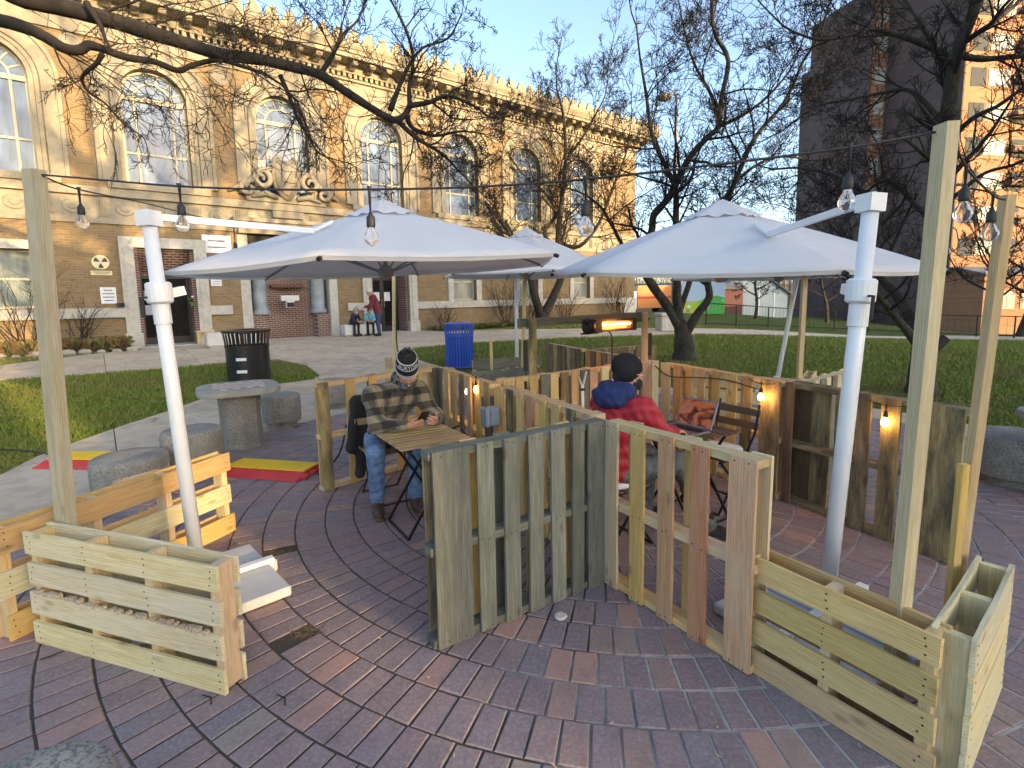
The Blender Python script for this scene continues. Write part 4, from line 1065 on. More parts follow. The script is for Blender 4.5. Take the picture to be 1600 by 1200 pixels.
rail = MB().tube([(0, -0.35, 0), (2.4, -0.35, 0)], 0.28, 10); railm = mesh_of('balcony_rail', rail.v, rail.f, plain('brown_concrete', (0.20, 0.13, 0.09), 0.8))
bandm = mesh_of('floor_band', *(lambda q: (q.v, q.f))(MB().box(0, 22, -0.04, 0.01, 0, 0.22)), M_STONE)
for fl_ in range(12):
    z = 1.6 + fl_ * 2.8
    for x in (2.35, 9.2, 16):
        w = put('window', wf, TW, (x, 0, z)); put('pane', wp_, w)
    for x in (0.55, 5.2, 12.2, 19.2): put('recess', recm, TW, (x, 0, z - 0.1))
    for x in (5.0, 12.0): put('balcony_rail', railm, TW, (x, 0, z + 0.55))
    wn2 = mesh_of('window', *(lambda q: (q.v, q.f))(MB().box(-1.4, -0.35, 7.45, 7.52, z, z + 1.5)), M_CURT); put('window', wn2, TW)

def simple_house(label, px, py, Y, w, d, h, rh, wallm, roofm, rot=0.0, name='house', gable_x=False):
    p = D(px, py, Y); p.z = zt(p.x, p.y) - 0.1
    t = thing(name, label, 'house', p, rot); m = MB().box(-w/2, w/2, 0, d, 0, h)
    if gable_x: m.prism([(-w/2, h), (w/2, h), (0, h + rh)], 0.01, d - 0.01)
    else: m.add([(-w/2, 0, h), (-w/2, d, h), (-w/2, d/2, h+rh), (w/2, 0, h), (w/2, d, h), (w/2, d/2, h+rh)], [(0, 1, 2), (3, 5, 4)])
    m.build('wall', wallm, t)
    r = MB()
    if gable_x:
        r.add([(-w/2-0.3, -0.3, h-0.2), (0, -0.3, h+rh+0.06), (0, d+0.3, h+rh+0.06), (-w/2-0.3, d+0.3, h-0.2), (w/2+0.3, -0.3, h-0.2), (w/2+0.3, d+0.3, h-0.2)], [(0, 1, 2, 3), (1, 4, 5, 2)])
    else:
        r.add([(-w/2-0.3, -0.3, h-0.1), (w/2+0.3, -0.3, h-0.1), (w/2+0.3, d/2, h+rh+0.06), (-w/2-0.3, d/2, h+rh+0.06), (-w/2-0.3, d+0.3, h-0.1), (w/2+0.3, d+0.3, h-0.1)], [(0, 1, 2, 3), (3, 2, 5, 4)])
    o = r.build('roof', roofm, t); md = o.modifiers.new('thick', 'SOLIDIFY'); md.thickness = 0.15
    return t, w, h
M_SIDING = speck('pale_blue_siding', (0.34, 0.42, 0.46), (0.29, 0.37, 0.41), 1, 0.7, 0.2)
M_ROOFD = speck('grey_shingle', (0.14, 0.15, 0.16), (0.09, 0.10, 0.11), 3, 0.9, 0.3)
t, w, h = simple_house('pale blue grey gabled building behind the black fence', 1172, 503, 52, 7.2, 10, 2.6, 2.5, M_SIDING, M_ROOFD, gable_x=True)
for q in (-2.5, -0.9, 0.8, 2.3):
    f_ = MB().box(q - 0.05, q + 0.05, -0.04, 0.0, 0, 3.8 - abs(q)*0.5).build('batten', M_WHITE, t)
t, w, h = simple_house('maroon shed beside the painted mural wall', 1139, 503, 48, 2.4, 3, 2.6, 0.3, plain('maroon_paint', (0.10, 0.03, 0.03), 0.7), M_ROOFD)
# mural wall
mp = D(1098, 506, 40); mp.z = zt(mp.x, mp.y) - 0.05
MU = thing('mural_wall', 'wall painted with green hills, blue sky and bright blobs', 'wall', mp, -0.15)
def mural_mat():
    t = NT('mural_paint'); s = t.n('ShaderNodeSeparateXYZ'); co = t.obj(); t.l(co, s.inputs[0])
    hill = t.math('ADD', t.math('MULTIPLY', t.math('SINE', t.math('MULTIPLY', s.outputs[0], 1.9)), 0.22), 1.15)
    g = t.math('GREATER_THAN', s.outputs[2], hill)
    gr_ = t.mix(t.ramp(t.math('ADD', t.math('MULTIPLY', s.outputs[0], 0.25), 0.5), [(0.3, 0.0), (0.6, 1.0)]), (0.42, 0.52, 0.03), (0.08, 0.42, 0.08))
    sk = t.mix(t.ramp(s.outputs[2], [(0.3, 0.0), (1.0, 1.0)]), (0.30, 0.50, 0.72), (0.42, 0.56, 0.75))
    col = t.mix(g, gr_, sk)
    v = t.n('ShaderNodeTexVoronoi'); v.inputs['Scale'].default_value = 1.5; t.l(co, v.inputs['Vector'])
    col = t.mix(t.math('MULTIPLY', t.ramp(v.outputs['Distance'], [(0.2, 1.0), (0.24, 0.0)]), 0.75), col, v.outputs['Color'])
    t.set(Base_Color=col, Roughness=0.6); return t.m
MB().box(-1.55, 1.55, 0, 0.2, 0, 2.95).build('panel', mural_mat(), MU)
MB().box(-1.6, 1.6, -0.02, 0.22, 2.95, 3.03).build('coping', M_STONELOW, MU)
# brick seat wall / stone plinth left of the lawn tree
sp = GT(1040, 517); pl_ = thing('stone_plinth', 'weathered stone plinth block left of the lawn tree', 'plinth', sp, 0.2)
o = put('block', mesh_of('block', *(lambda b: (b.v, b.f))(MB().box(-0.33, 0.33, -0.3, 0.3, 0, 0.62)), M_STONELOW, bevel=0.03), pl_)
put('cap', mesh_of('cap', *(lambda b: (b.v, b.f))(MB().box(-0.38, 0.38, -0.35, 0.35, 0.622, 0.74)), M_STONELOW, bevel=0.02), pl_)
# orange box truck in the far street
tp = D(1020, 494, 58); tp.z = zt(tp.x, tp.y) - 0.1
TK = thing('box_truck', 'orange and white box truck parked far down the street', 'truck', tp, 0.1)
MB().box(-2.1, 1.6, -1.1, 1.1, 0.7, 3.1).build('cargo_box', plain('orange_paint', (0.70, 0.24, 0.05), 0.45), TK)
MB().prism([(-3.7, 0.6), (-3.7, 1.5), (-3.4, 1.65), (-3.1, 2.5), (-2.15, 2.5), (-2.15, 0.6)], -1.0, 1.0).build('cab', M_WHITE, TK)
MB().box(-2.1, 1.6, -1.115, -1.101, 1.7, 1.95).build('stripe', plain('red_stripe', (0.5, 0.06, 0.04), 0.5), TK)
for q in (-2.9, 0.7):
    for e in (-0.95, 0.95): MB().lathe([(0.45, -0.12), (0.45, 0.12)], 16).build('wheel', M_RUBBER, TK, loc=(q, e, 0.45), rot=(math.pi/2, 0, 0))
t, w, h = simple_house('low pale brick building far behind beside the library corner', 1012, 492, 75, 9, 8, 3.2, 1.0, speck('far_brick', (0.36, 0.22, 0.15), (0.3, 0.18, 0.12), 2, 0.9, 0.2), M_ROOFD)
t, w, h = simple_house('low sunlit brick wing with white windows behind the small trees', 1600, 515, 36, 7.4, 4, 4.4, 0.4, M_TBRICK, M_ROOFD, 0.19)
for q in (-2.6, -0.6, 1.4):
    wq = put('window', mesh_of('window', *(lambda b: (b.v, b.f))(MB().box(q, q + 1.5, -0.05, 0.04, 1.9, 3.1)), M_CURT), t); put('pane', mesh_of('pane', *(lambda b: (b.v, b.f))(MB().box(q + 0.08, q + 0.7, -0.07, -0.051, 1.98, 3.02).box(q + 0.78, q + 1.42, -0.07, -0.051, 1.98, 3.02)), M_TWIN), wq)
# far tree line on the horizon
def far_wood():
    R = random.Random(77); m = MB()
    for k in range(620):
        a = math.radians(R.uniform(-12, 48)); d = R.uniform(115, 150); x, y = d*math.sin(a), d*math.cos(a); z = zt(x, y); h = R.uniform(5.0, 8.0)
        top = Vector((x + R.uniform(-1, 1), y, z + h)); m.tube([(x, y, z), top], [0.2, 0.05], 3, False)
        for e in range(9):
            q = Vector((x, y, z)).lerp(top, R.uniform(0.2, 0.95)); b = R.random()*6.28; L = R.uniform(0.8, 2.6)
            m.tube([q, q + Vector((math.cos(b)*L, math.sin(b)*L, L*R.uniform(0.3, 0.9)))], [0.11, 0.03], 3, False)
    o = m.build('far_wood', speck('hazy_twigs', (0.26, 0.20, 0.14), (0.18, 0.14, 0.10), 0.1, 0.95, 0)); tag(o, 'brownish belt of bare trees along the far horizon', 'trees', kind='stuff')
far_wood()
# black fence along the far lawn edge
def fence(pts_px, h, label):
    P_ = [GT(*q) for q in pts_px]; t = thing('railing_fence', label, 'fence', P_[0]); o0 = P_[0]
    for i, p in enumerate(P_): MB().tube([(0, 0, 0), (0, 0, h)], 0.035, 8).build('post', M_BLACK, t, loc=p - o0)
    for i in range(len(P_) - 1):
        a, b = P_[i] - o0, P_[i+1] - o0
        for zz in (h - 0.03, 0.12): MB().tube([a + Vector((0, 0, zz)), b + Vector((0, 0, zz))], 0.024, 6).build('rail', M_BLACK, t)
        n = max(2, int((b - a).length / 0.28)); mm = MB()
        for k in range(1, n): q = a.lerp(b, k/n); mm.bar(q + Vector((0, 0, 0.12)), q + Vector((0, 0, h - 0.03)), 0.008, 0.008)
        s_ = mm.build('mesh_wire', M_BLACK, t); s_['kind'] = 'stuff'
fence([(1103, 509), (1150, 510.5), (1200, 512), (1251, 514), (1303, 516), (1356, 518.5), (1412, 521), (1468, 523.5), (1525, 526), (1584, 528.5), (1650, 532)], 1.15, 'long black metal railing fence beyond the right lawn')
# street lamp behind the trees
lp = D(1052, 500, 30); lp.z = zt(lp.x, lp.y); top = D(1057, 150, 30)
SL = thing('street_lamp', 'tall grey street lamp with one cobra head between the trees', 'lamp', lp)
e_ = top - lp
MB().tube([(0, 0, 0), e_ * 0.5, e_], [0.11, 0.085, 0.06], 10).build('pole', plain('galvanised', (0.22, 0.2, 0.17), 0.6, 0.3), SL)
arm_end = D(1043, 150, 29.6) - lp
MB().tube([e_, e_ + Vector((-0.2, -0.1, 0.18)), arm_end], 0.05, 8).build('arm', MATS['galvanised'], SL)
hd = MB().lathe([(0.02, 0.2), (0.2, 0.16), (0.36, 0.02), (0.36, -0.05)], 16, cap=False).lathe([(0.36, -0.05), (0.3, -0.18), (0.12, -0.27), (0.01, -0.28)], 16, cap=False).build('lamp_head', plain('lamp_shell', (0.20, 0.19, 0.16), 0.5), SL, True)
hd.location = D(1037, 151, 29.5) - lp; hd.scale = (1.2, 1.0, 0.85)
# ================================================================ PALLETS
brng = random.Random(99)
def board_mesh(L, T_, Wd, mat, ragged=0.004):
    n = 4; v = []; f = []; R = brng
    bow = R.uniform(-1, 1) * 0.004
    for i in range(n + 1):
        x = -L/2 + L*i/n; by = bow * math.sin(math.pi*i/n); ex = 0
        for y, z in ((-T_/2, -Wd/2), (T_/2, -Wd/2), (T_/2, Wd/2), (-T_/2, Wd/2)):
            v.append((x + (R.uniform(-1, 1)*ragged if i in (0, n) else 0), y + by + R.uniform(-1, 1)*0.0008, z + R.uniform(-1, 1)*ragged*0.5))
    for i in range(n):
        for k in range(4): f.append((i*4+k, i*4+(k+1) % 4, i*4+4+(k+1) % 4, i*4+4+k))
    f += [(3, 2, 1, 0), (n*4, n*4+1, n*4+2, n*4+3)]
    return mesh_of('board', v, f, mat)
def pallet(label, p0, p1, H, front, back, rails, name='pallet', upright=True, group='pallets set up as walls', thick=0.09, bt=0.017, z0=0.0, rail_mat=None, lean=0.0, over=0.0, nails=True):
    """p0 -> p1 left to right as seen; -Y is the seen face. upright: boards stand up and rails lie; otherwise boards lie and blocks stand.
       front/back: (start, width, material[, trim]) along the other axis; rails: positions"""
    p0 = Vector((p0.x, p0.y, z0)); p1 = Vector((p1.x, p1.y, z0)); L = (p1 - p0).length
    t = thing(name, label, 'pallet', p0, math.atan2(p1.y - p0.y, p1.x - p0.x), group)
    if lean: t.rotation_euler = (lean, 0, t.rotation_euler.z)
    rm = rail_mat or M_PINE2
    Y = thick / 2; nl = MB()
    if upright:
        for z in rails:
            put('stringer', board_mesh(L - 0.004, thick, 0.04, rm), t, (L/2, 0, z))
        for side, bs in ((-1, front), (1, back)):
            for b in bs:
                x, w, mt = b[:3]; h = H + (b[3] if len(b) > 3 else 0)
                dz = brng.uniform(-0.004, 0.0); rx = brng.uniform(-0.006, 0.006)
                put('board', board_mesh(h, bt, w, mt), t, (x + w/2, side * (Y + bt/2 + 0.001), h/2 + 0.005 + dz), (0, -math.pi/2 + rx, 0))
                if side < 0 and nails:
                    for z in rails:
                        for q in (0.28, 0.72): nl.lathe([(0.0045, 0.0), (0.004, 0.0012)], 5, c=(x + w*q + brng.uniform(-.01, .01), z + brng.uniform(-.01, .01), 0))
        nl.v = [(a, -Y - bt - 0.0012 - c, b) for a, b, c in nl.v]
    else:
        for x in rails:
            put('stringer', board_mesh(H - 0.02, thick, 0.042, rm), t, (x, 0, H/2), (0, -math.pi/2, 0))
        for side, bs in ((-1, front), (1, back)):
            for b in bs:
                z, w, mt = b[:3]; xo = brng.uniform(-0.012, 0.012)
                put('board', board_mesh(L + over, bt, w, mt), t, (L/2 + xo, side * (Y + bt/2 + 0.001), z + w/2), (0, brng.uniform(-0.006, 0.006), 0))
                if side < 0 and nails:
                    for x in rails:
                        for q in (0.25, 0.55, 0.8): nl.lathe([(0.0045, 0.0), (0.004, 0.0012)], 5, c=(x + brng.uniform(-.01, .01), z + w*q, 0))
        nl.v = [(a, -Y - bt - 0.0012 - c, b) for a, b, c in nl.v]
    if nl.v:
        o = nl.build('nail_heads', M_NAIL, t); o['kind'] = 'stuff'
    return t
def even(n, L, w, mats, start=0.0, jit=0.01):
    g = (L - start - w) / max(1, n - 1)
    return [(start + g*i + (brng.uniform(-jit, jit) if 0 < i < n-1 else 0), w, mats[i % len(mats)]) for i in range(n)]
R3 = lambda H: (0.022, H/2, H - 0.022)
H = 1.02
# grey pallet in front
L = (W(1.19, 0) - W(0.03, 0)).length
pallet('weathered grey-green pallet standing at the centre front', W(1.19, -0.01), W(0.03, 0.0), H,
       [(0.02, 0.2, M_GREY), (0.265, 0.095, M_GREY), (0.425, 0.095, M_GREY), (0.58, 0.095, M_GREY), (0.735, 0.095, M_GREY), (0.885, 0.085, M_GREY), (1.005, 0.15, M_GREY)],
       even(6, L, 0.1, [M_MOSS, M_PINE2, M_GREY], 0.02), R3(H), rail_mat=M_GREY)
# yellow pallet right of it
q0, q1 = W(-0.01, -0.05), W(-0.01, -1.03); L = (q1 - q0).length
pallet('bright new pine pallet with one reddish board, centre right', q0, q1, H,
       [(0.0, 0.11, M_PINE), (0.215, 0.1, M_PINE2), (0.42, 0.1, M_PINK), (0.63, 0.1, M_ORANGE), (L - 0.135, 0.135, M_PINK)],
       [(0.1, 0.1, M_PINE2), (0.5, 0.1, M_PINE2), (L - 0.1, 0.1, M_PINE)], R3(H), rail_mat=M_PINE)
# centre wall going back
q0, q1 = W(-0.12, 1.40), W(-0.02, 0.09); L = (q1 - q0).length
pallet('pine pallet with the grey socket box at its far end', q0, q1, H,
       even(8, L, 0.095, [M_PINE2, M_MOSS, M_PINE2, M_ORANGE, M_PINE2], 0.0), even(6, L, 0.1, [M_PINE2, M_PINE], 0.05), R3(H), rail_mat=M_PINE)
q0, q1 = W(-0.25, 2.88), W(-0.13, 1.56); L = (q1 - q0).length
pallet('yellow pine pallet behind the man in the plaid shirt', q0, q1, H,
       [(0.0, 0.14, M_GREY)] + even(6, L, 0.095, [M_PINE2, M_PINE2, M_MOSS], 0.22), even(3, L, 0.1, [M_PINE2], 0.1), R3(H), rail_mat=M_PINE)
# left back wall
q0, q1 = W(1.15, 2.62), W(-0.2, 2.94); L = (q1 - q0).length
pallet('open pine pallet with one mossy end board at left', q0, q1, H,
       [(0.0, 0.1, M_MOSS), (0.27, 0.09, M_PINE2), (0.52, 0.09, M_PINE2), (0.80, 0.1, M_PINE2), (1.05, 0.1, M_PINE2), (L - 0.1, 0.1, M_GREY)],
       [(0.02, 0.09, M_PINE2), (0.56, 0.09, M_BROWN), (L - 0.1, 0.1, M_PINE2)], R3(H), rail_mat=M_PINE)
# wall under the heater
q0, q1 = W(-0.28, 1.72), W(-1.33, 1.78); L = (q1 - q0).length
pallet('pine pallet under the heater, left of the white strap', q0, q1, H,
       [(0.0, 0.12, M_PINE), (0.14, 0.09, M_PINE2)] + even(6, L, 0.1, [M_PINE2, M_GREY, M_PINE, M_MOSS], 0.30), even(5, L, 0.1, [M_PINE2, M_BROWN], 0.0), R3(H), rail_mat=M_PINE)
q0, q1 = W(-1.35, 1.78), W(-2.42, 1.84); L = (q1 - q0).length
pallet('pine pallet under the heater, behind the man in red', q0, q1, H,
       even(7, L, 0.11, [M_PINK, M_GREENPINE, M_GREENPINE, M_GREY, M_PINE], 0.0), even(4, L, 0.1, [M_PINE2], 0.0), R3(H), rail_mat=M_PINE)
# right wall
q0, q1 = W(-2.36, 1.62), W(-2.10, 0.10); L = (q1 - q0).length
pallet('long pine pallet behind the folding chair with a lit bulb', q0, q1, H,
       [(0.0, 0.15, M_GREENPINE), (0.2, 0.12, M_PINE2), (0.4, 0.09, M_PINE2), (0.57, 0.1, M_PINE2), (0.76, 0.1, M_PINE2), (0.95, 0.12, M_PINE2), (1.14, 0.1, M_MOSS), (L - 0.2, 0.2, M_MOSS)],
       even(4, L, 0.1, [M_PINE2], 0.2), R3(H), rail_mat=M_PINE)
q0, q1 = W(-2.12, 0.07), W(-2.06, -0.42); L = (q1 - q0).length
pallet('narrow dark stained pallet between two mossy ones', q0, q1, H,
       [(0.0, 0.075, M_BROWN), (L - 0.05, 0.05, M_MOSS)], [(0.0, 0.16, M_BROWN), (0.17, 0.15, M_MOSS), (0.36, 0.13, M_MOSS)], R3(H), rail_mat=M_MOSS)
q0, q1 = W(-2.05, -0.44), W(-1.97, -1.16); L = (q1 - q0).length
pallet('mossy stained pallet at the right end with a lit bulb', q0, q1, H,
       [(0.05, 0.12, M_MOSS), (0.24, 0.12, M_MOSS), (L - 0.2, 0.2, M_MOSS)], [(0.0, 0.08, M_PINE2), (0.2, 0.1, M_MOSS), (0.4, 0.11, M_BROWN), (0.54, 0.1, M_BROWN)], R3(H), rail_mat=M_MOSS)
# behind the right wall
q0, q1 = W(-2.28, 0.02), W(-3.2, 0.12); L = (q1 - q0).length
pallet('pale greenish pallet behind the right wall by the tall pole', q0, q1, H, even(8, L, 0.09, [M_GREENPINE, M_GREY], 0.0), even(5, L, 0.1, [M_GREENPINE], 0.0), R3(H), rail_mat=M_GREENPINE)
# back crossing
J2 = Vector((1.06, 7.35, 0))
def back_pal(p, q, label, mats):
    L = (q - p).length; pallet(label, p, q, H, even(8, L, 0.12, mats, 0.0), even(5, L, 0.1, [M_BROWN], 0.0), R3(H), rail_mat=M_PINE2, nails=False)
back_pal(Vector((0.60, 8.55, 0)), J2 + Vector((-0.03, 0.06, 0)), 'dark brown pallet at the back, left of the heater cord', [M_BROWN, M_BROWN, M_MOSS])
back_pal(J2 + Vector((0.02, -0.06, 0)), Vector((1.5, 6.25, 0)), 'orange brown pallet at the back behind the dark beanie', [M_ORANGE, M_BROWN])
back_pal(J2 + Vector((0.1, 0.05, 0)), Vector((2.15, 7.92, 0)), 'brown pallet at the back below the heater lamp', [M_BROWN, M_MOSS, M_BROWN])

# ---------------------------------------------------------------- planters (half pallets with lying boards)
def low_pallet(label, p0, p1, H, mats, nb=4, bk=2, rails=4, name='planter_pallet', over=0.02, group='low planter pallets round the poles', gap=0.035, z0=0.0, mat_r=None, bmat=None):
    L = (p1 - p0).length; w = (H - gap*(nb-1)) / nb
    fr = [((w + gap)*i, w, mats[i % len(mats)]) for i in range(nb)]
    wb = 0.13; bkk = [((H - wb)*i/max(1, bk-1), wb, (bmat or mats)[i % len(bmat or mats)]) for i in range(bk)]
    return pallet(label, p0, p1, H, fr, bkk, [0.03 + (L - 0.06)*i/(rails-1) for i in range(rails)], name, False, group, rail_mat=mat_r or M_PINE, over=over, z0=z0)
fl0, fl1 = G(60, 1003), G(352, 1087); 
d_ = (fl1 - fl0).normalized(); nrm = Vector((-d_.y, d_.x, 0)); fl0 += nrm * 0.06; fl1 += nrm * 0.06
FLP = low_pallet('near left planter pallet of four pale boards, one splintered', fl0, fl1, 0.61, [M_GREENPINE, M_GREENPINE, M_GREENPINE, M_GREENPINE], 4, 4, 4, gap=0.045)
sm_ = MB(); sr = random.Random(4); xx = 0.02
while xx < 1.2:
    ww = sr.uniform(0.012, 0.05); sm_.box(xx, xx + ww, -0.066 - sr.uniform(0.0, 0.004), -0.046, 0.278 + sr.uniform(-0.004, 0.004), 0.290 + sr.uniform(0.0, 0.014)); xx += ww + sr.uniform(0.004, 0.05)
o = sm_.build('splintered_edge', wood('torn_bark', (0.30, 0.17, 0.09), (0.62, 0.52, 0.38), None, 0, var=0.1, knots=0), FLP); o['kind'] = 'stuff'
sp0, sp1 = Vector((-2.72, 2.60, 0)), Vector((-2.24, 3.92, 0))
low_pallet('left planter pallet running back beside the concrete stools', sp0, sp1, 0.62, [M_PINE2, M_GREENPINE], 3, 3, 4, gap=0.1, bmat=[M_PINE2])
rp0, rp1 = W(-0.05, -0.95), W(-0.05, -1.70)
low_pallet('near right planter pallet with a sun patch on its boards', rp0, rp1, 0.56, [M_PINE2, M_PINE2, M_PINE2, M_PINE2], 4, 3, 3, gap=0.04, bmat=[M_PINE2])
rq0, rq1 = W(-0.06, -1.72) + BV * -0.0, W(-0.82, -1.62)
low_pallet('right planter pallet of tight greenish boards facing the corner', rq0 , rq1, 0.56, [M_GREENPINE], 4, 2, 3, gap=0.008, bmat=[M_GREENPINE], mat_r=M_GREENPINE)
low_pallet('far planter pallet left of the blue bin', Vector((-2.55, 10.7, 0)), Vector((-1.25, 9.0, 0)), 0.6, [M_PINE2, M_PINE], 3, 3, 4)
low_pallet('far planter pallet right of the blue bin around a thin pole', Vector((-0.62, 8.3, 0)), Vector((0.35, 8.75, 0)), 0.6, [M_GREY, M_PINE2, M_GREY], 3, 3, 3)
low_pallet('far grey planter pallet standing behind the stake', Vector((-0.75, 9.9, 0)), Vector((0.55, 10.4, 0)), 0.6, [M_GREY, M_BROWN], 3, 3, 3)
low_pallet('far right planter pallet round the slim white pole', Vector((2.7, 7.75, 0)), Vector((3.95, 6.95, 0)), 0.6, [M_PINE, M_GREENPINE], 3, 3, 4)
low_pallet('far right planter pallet turned towards the lawn', Vector((3.95, 7.0, 0)), Vector((4.5, 7.8, 0)), 0.6, [M_PINE], 3, 3, 3)

# ---------------------------------------------------------------- timber posts
def post(label, base, top, w, mat=None, d=None, name='timber_post'):
    base, top = Vector(base), Vector(top); L = (top - base).length
    o = put(name, board_mesh(L, d or w, w, mat or M_POST, 0.0015)); q = (top - base).to_track_quat('X', 'Y')
    o.matrix_world = Matrix.Translation(base.lerp(top, 0.5)) @ q.to_matrix().to_4x4()
    return tag(o, label, 'post')
PL_T = D(53, 265, 2.72); PL_B = Vector((-2.46, 2.74, 0))
post('tall timber post in the left planter carrying the light string', PL_B, PL_T, 0.062, wood('pale_grey_post', (0.46, 0.42, 0.29), (0.36, 0.31, 0.19), (0.4, 0.38, 0.3), 0.5, var=0.05), 0.075)
PR_T = D(1479, 193, 1.9); PR_B = Vector((1.47, 1.90, 0))
post('thick tall timber post in the right planter', PR_B, PR_T, 0.062, None, 0.045)
SR_T = D(1574, 305, 2.3); SR_B = Vector((2.03, 2.3, 0))
post('thinner tall timber post at the right planter end', SR_B, SR_T, 0.045, None, 0.04)
post('short timber stake beside the thinner right post', Vector((1.93, 2.2, 0)), D(1506, 725, 2.2), 0.032, M_PINE2, 0.032)
CB = Vector((-2.34, 10.3, 0)); CT = D(616, 425, 10.3); CT.z += 0.35
post('tall timber post behind the man with dark cables', CB, CT, 0.07, None, 0.06)
post('tall timber post right of the slim back umbrella pole', Vector((0.16, 9.0, 0)), D(822, 432, 9.0) + Vector((0, 0, 0.3)), 0.06)
post('thin timber stake right of the blue bin', Vector((-0.34, 9.0, 0)), D(767, 530, 9.0), 0.05, M_PINE2)
post('thin timber post beside the slim white pole at right back', Vector((3.92, 7.1, 0)), D(1257, 448, 7.1) + Vector((0, 0, 0.25)), 0.06)

# ---------------------------------------------------------------- heater frame and heater
HL, HR = W(-0.76, 1.88), W(-2.36, 1.94)
post('mossy timber post at the left end of the heater beam', HL, HL + Vector((0, 0, 1.55)), 0.09, M_MOSS, 0.075)
post('pine post at the right end of the heater beam', HR, HR + Vector((0, 0, 1.57)), 0.07, M_PINE, 0.06)
bm0 = HL + Vector((0, 0, 1.51)) + BV * 0.075 + AV * 0.12; bm1 = HR + Vector((0, 0, 1.53)) + BV * 0.075 - AV * 0.12
o = put('heater_beam', board_mesh((bm1 - bm0).length, 0.035, 0.085, M_GREY)); o.matrix_world = Matrix.Translation(bm0.lerp(bm1, 0.5)) @ (bm1 - bm0).to_track_quat('X', 'Z').to_matrix().to_4x4()
tag(o, 'grey timber beam carrying the electric heater', 'beam')
ht = W(-1.80, 1.84, 1.455)
HT = thing('patio_heater', 'black bar heater with a glowing orange element on the beam', 'heater', ht, math.atan2(-AV.y, -AV.x)); HT.rotation_euler = (0.0, 0, math.atan2(-AV.y, -AV.x))
hs = MB(); hs.prism([(-0.30, -0.075), (0.30, -0.065), (0.30, 0.055), (-0.30, 0.06)], -0.0, 0.1)
hs.v = [(x, y, z) for x, y, z in hs.v]; hs.build('housing', M_BLACK, HT)
fr_ = MB()
fr_.box(-0.27, 0.28, -0.03, -0.001, 0.04, 0.062).box(-0.27, 0.28, -0.03, -0.001, -0.07, -0.05).box(0.235, 0.3, -0.032, -0.001, -0.072, 0.06).box(-0.3, -0.2, -0.032, -0.001, -0.078, 0.064)
fr_.build('bezel', plain('dark_bezel', (0.035, 0.036, 0.04), 0.4, 0.4), HT)
MB().lathe([(0.055, -0.0), (0.085, 0.01), (0.085, 0.06), (0.05, 0.08)], 18).build('end_cap', M_BLACK, HT, True, loc=(-0.3, 0.03, -0.008), rot=(0, -math.pi/2, 0))
MB().box(-0.2, 0.235, -0.004, -0.002, -0.05, 0.04).build('reflector', speck('hot_reflector', (0.75, 0.32, 0.18), (0.65, 0.25, 0.12), 3, 0.3, 0, metallic=0.6), HT)
MB().tube([(-0.19, -0.018, 0.005), (0.215, -0.018, 0.005)], 0.011, 8).build('element', emis('glowing_element', (1.0, 0.33, 0.06), 9.0), HT)
gl = MB()
for q in (-0.02, -0.035, 0.025): gl.box(-0.19, 0.17, -0.0075, -0.0045, q - 0.004, q + 0.004)
gl.build('glow_bar', emis('glow_bar', (1.0, 0.22, 0.03), 2.2), HT)
MB().box(-0.42, -0.2, 0.03, 0.06, -0.09, -0.075).build('bracket', M_BLACK, HT)
MB().tube([(-0.04, 0.05, -0.07), (-0.02, 0.03, -0.1), (-0.015, 0.02, -0.14), (-0.015, 0.02, -0.40), (-0.02, 0.04, -0.55)], 0.009, 6).build('cord', M_RUBBER, HT)
hl = bpy.data.lights.new('heater_light', 'POINT'); hl.energy = 1.2; hl.color = (1, 0.35, 0.1); hl.shadow_soft_size = 0.1
o = bpy.data.objects.new('heater_light', hl); COL.objects.link(o); o.parent = HT; o.location = (0, -0.12, 0)
MB().box(-0.02, 0.02, -0.02, 0.02, -0.16, 0.16)
cb = tag(MB().box(-0.022, 0.022, -0.02, 0.02, -0.15, 0.15).build('control_box', M_BLACK, loc=HL + Vector((-0.075, -0.07, 1.2))), 'black controller strapped to the mossy heater post', 'controller')
MB().tube([(0, 0, -0.15), (0.0, 0.01, -0.3), (0.04, -0.03, -0.5), (0.02, -0.04, -0.75)], 0.008, 6).build('cord', M_RUBBER, cb)
cb2 = tag(MB().box(-0.018, 0.018, -0.018, 0.018, -0.13, 0.13).build('control_box', M_BLACK, loc=HR + Vector((0.065, 0.0, 1.2))), 'black controller strapped behind the right heater post', 'controller')
# grey socket box
SB = thing('socket_box', 'grey weatherproof socket box on the pallet end', 'socket', W(0.0, 1.30, 0.80), math.atan2(-BV.y, -BV.x))
put('body', mesh_of('body', *(lambda b: (b.v, b.f))(MB().box(-0.055, 0.055, -0.085, -0.0, -0.075, 0.075)), M_GREYPL, bevel=0.012), SB)
put('cover', mesh_of('cover', *(lambda b: (b.v, b.f))(MB().box(-0.06, 0.06, -0.13, -0.088, -0.08, 0.08)), glass_mat('clear_cover', (0.45, 0.52, 0.58), 0.2, 0.15), bevel=0.015), SB)
MB().tube([(0.02, -0.06, -0.075), (0.03, -0.08, -0.2), (0.0, -0.09, -0.3), (-0.12, -0.08, -0.36), (-0.3, -0.05, -0.38)], 0.011, 6).build('cable', M_RUBBER, SB)
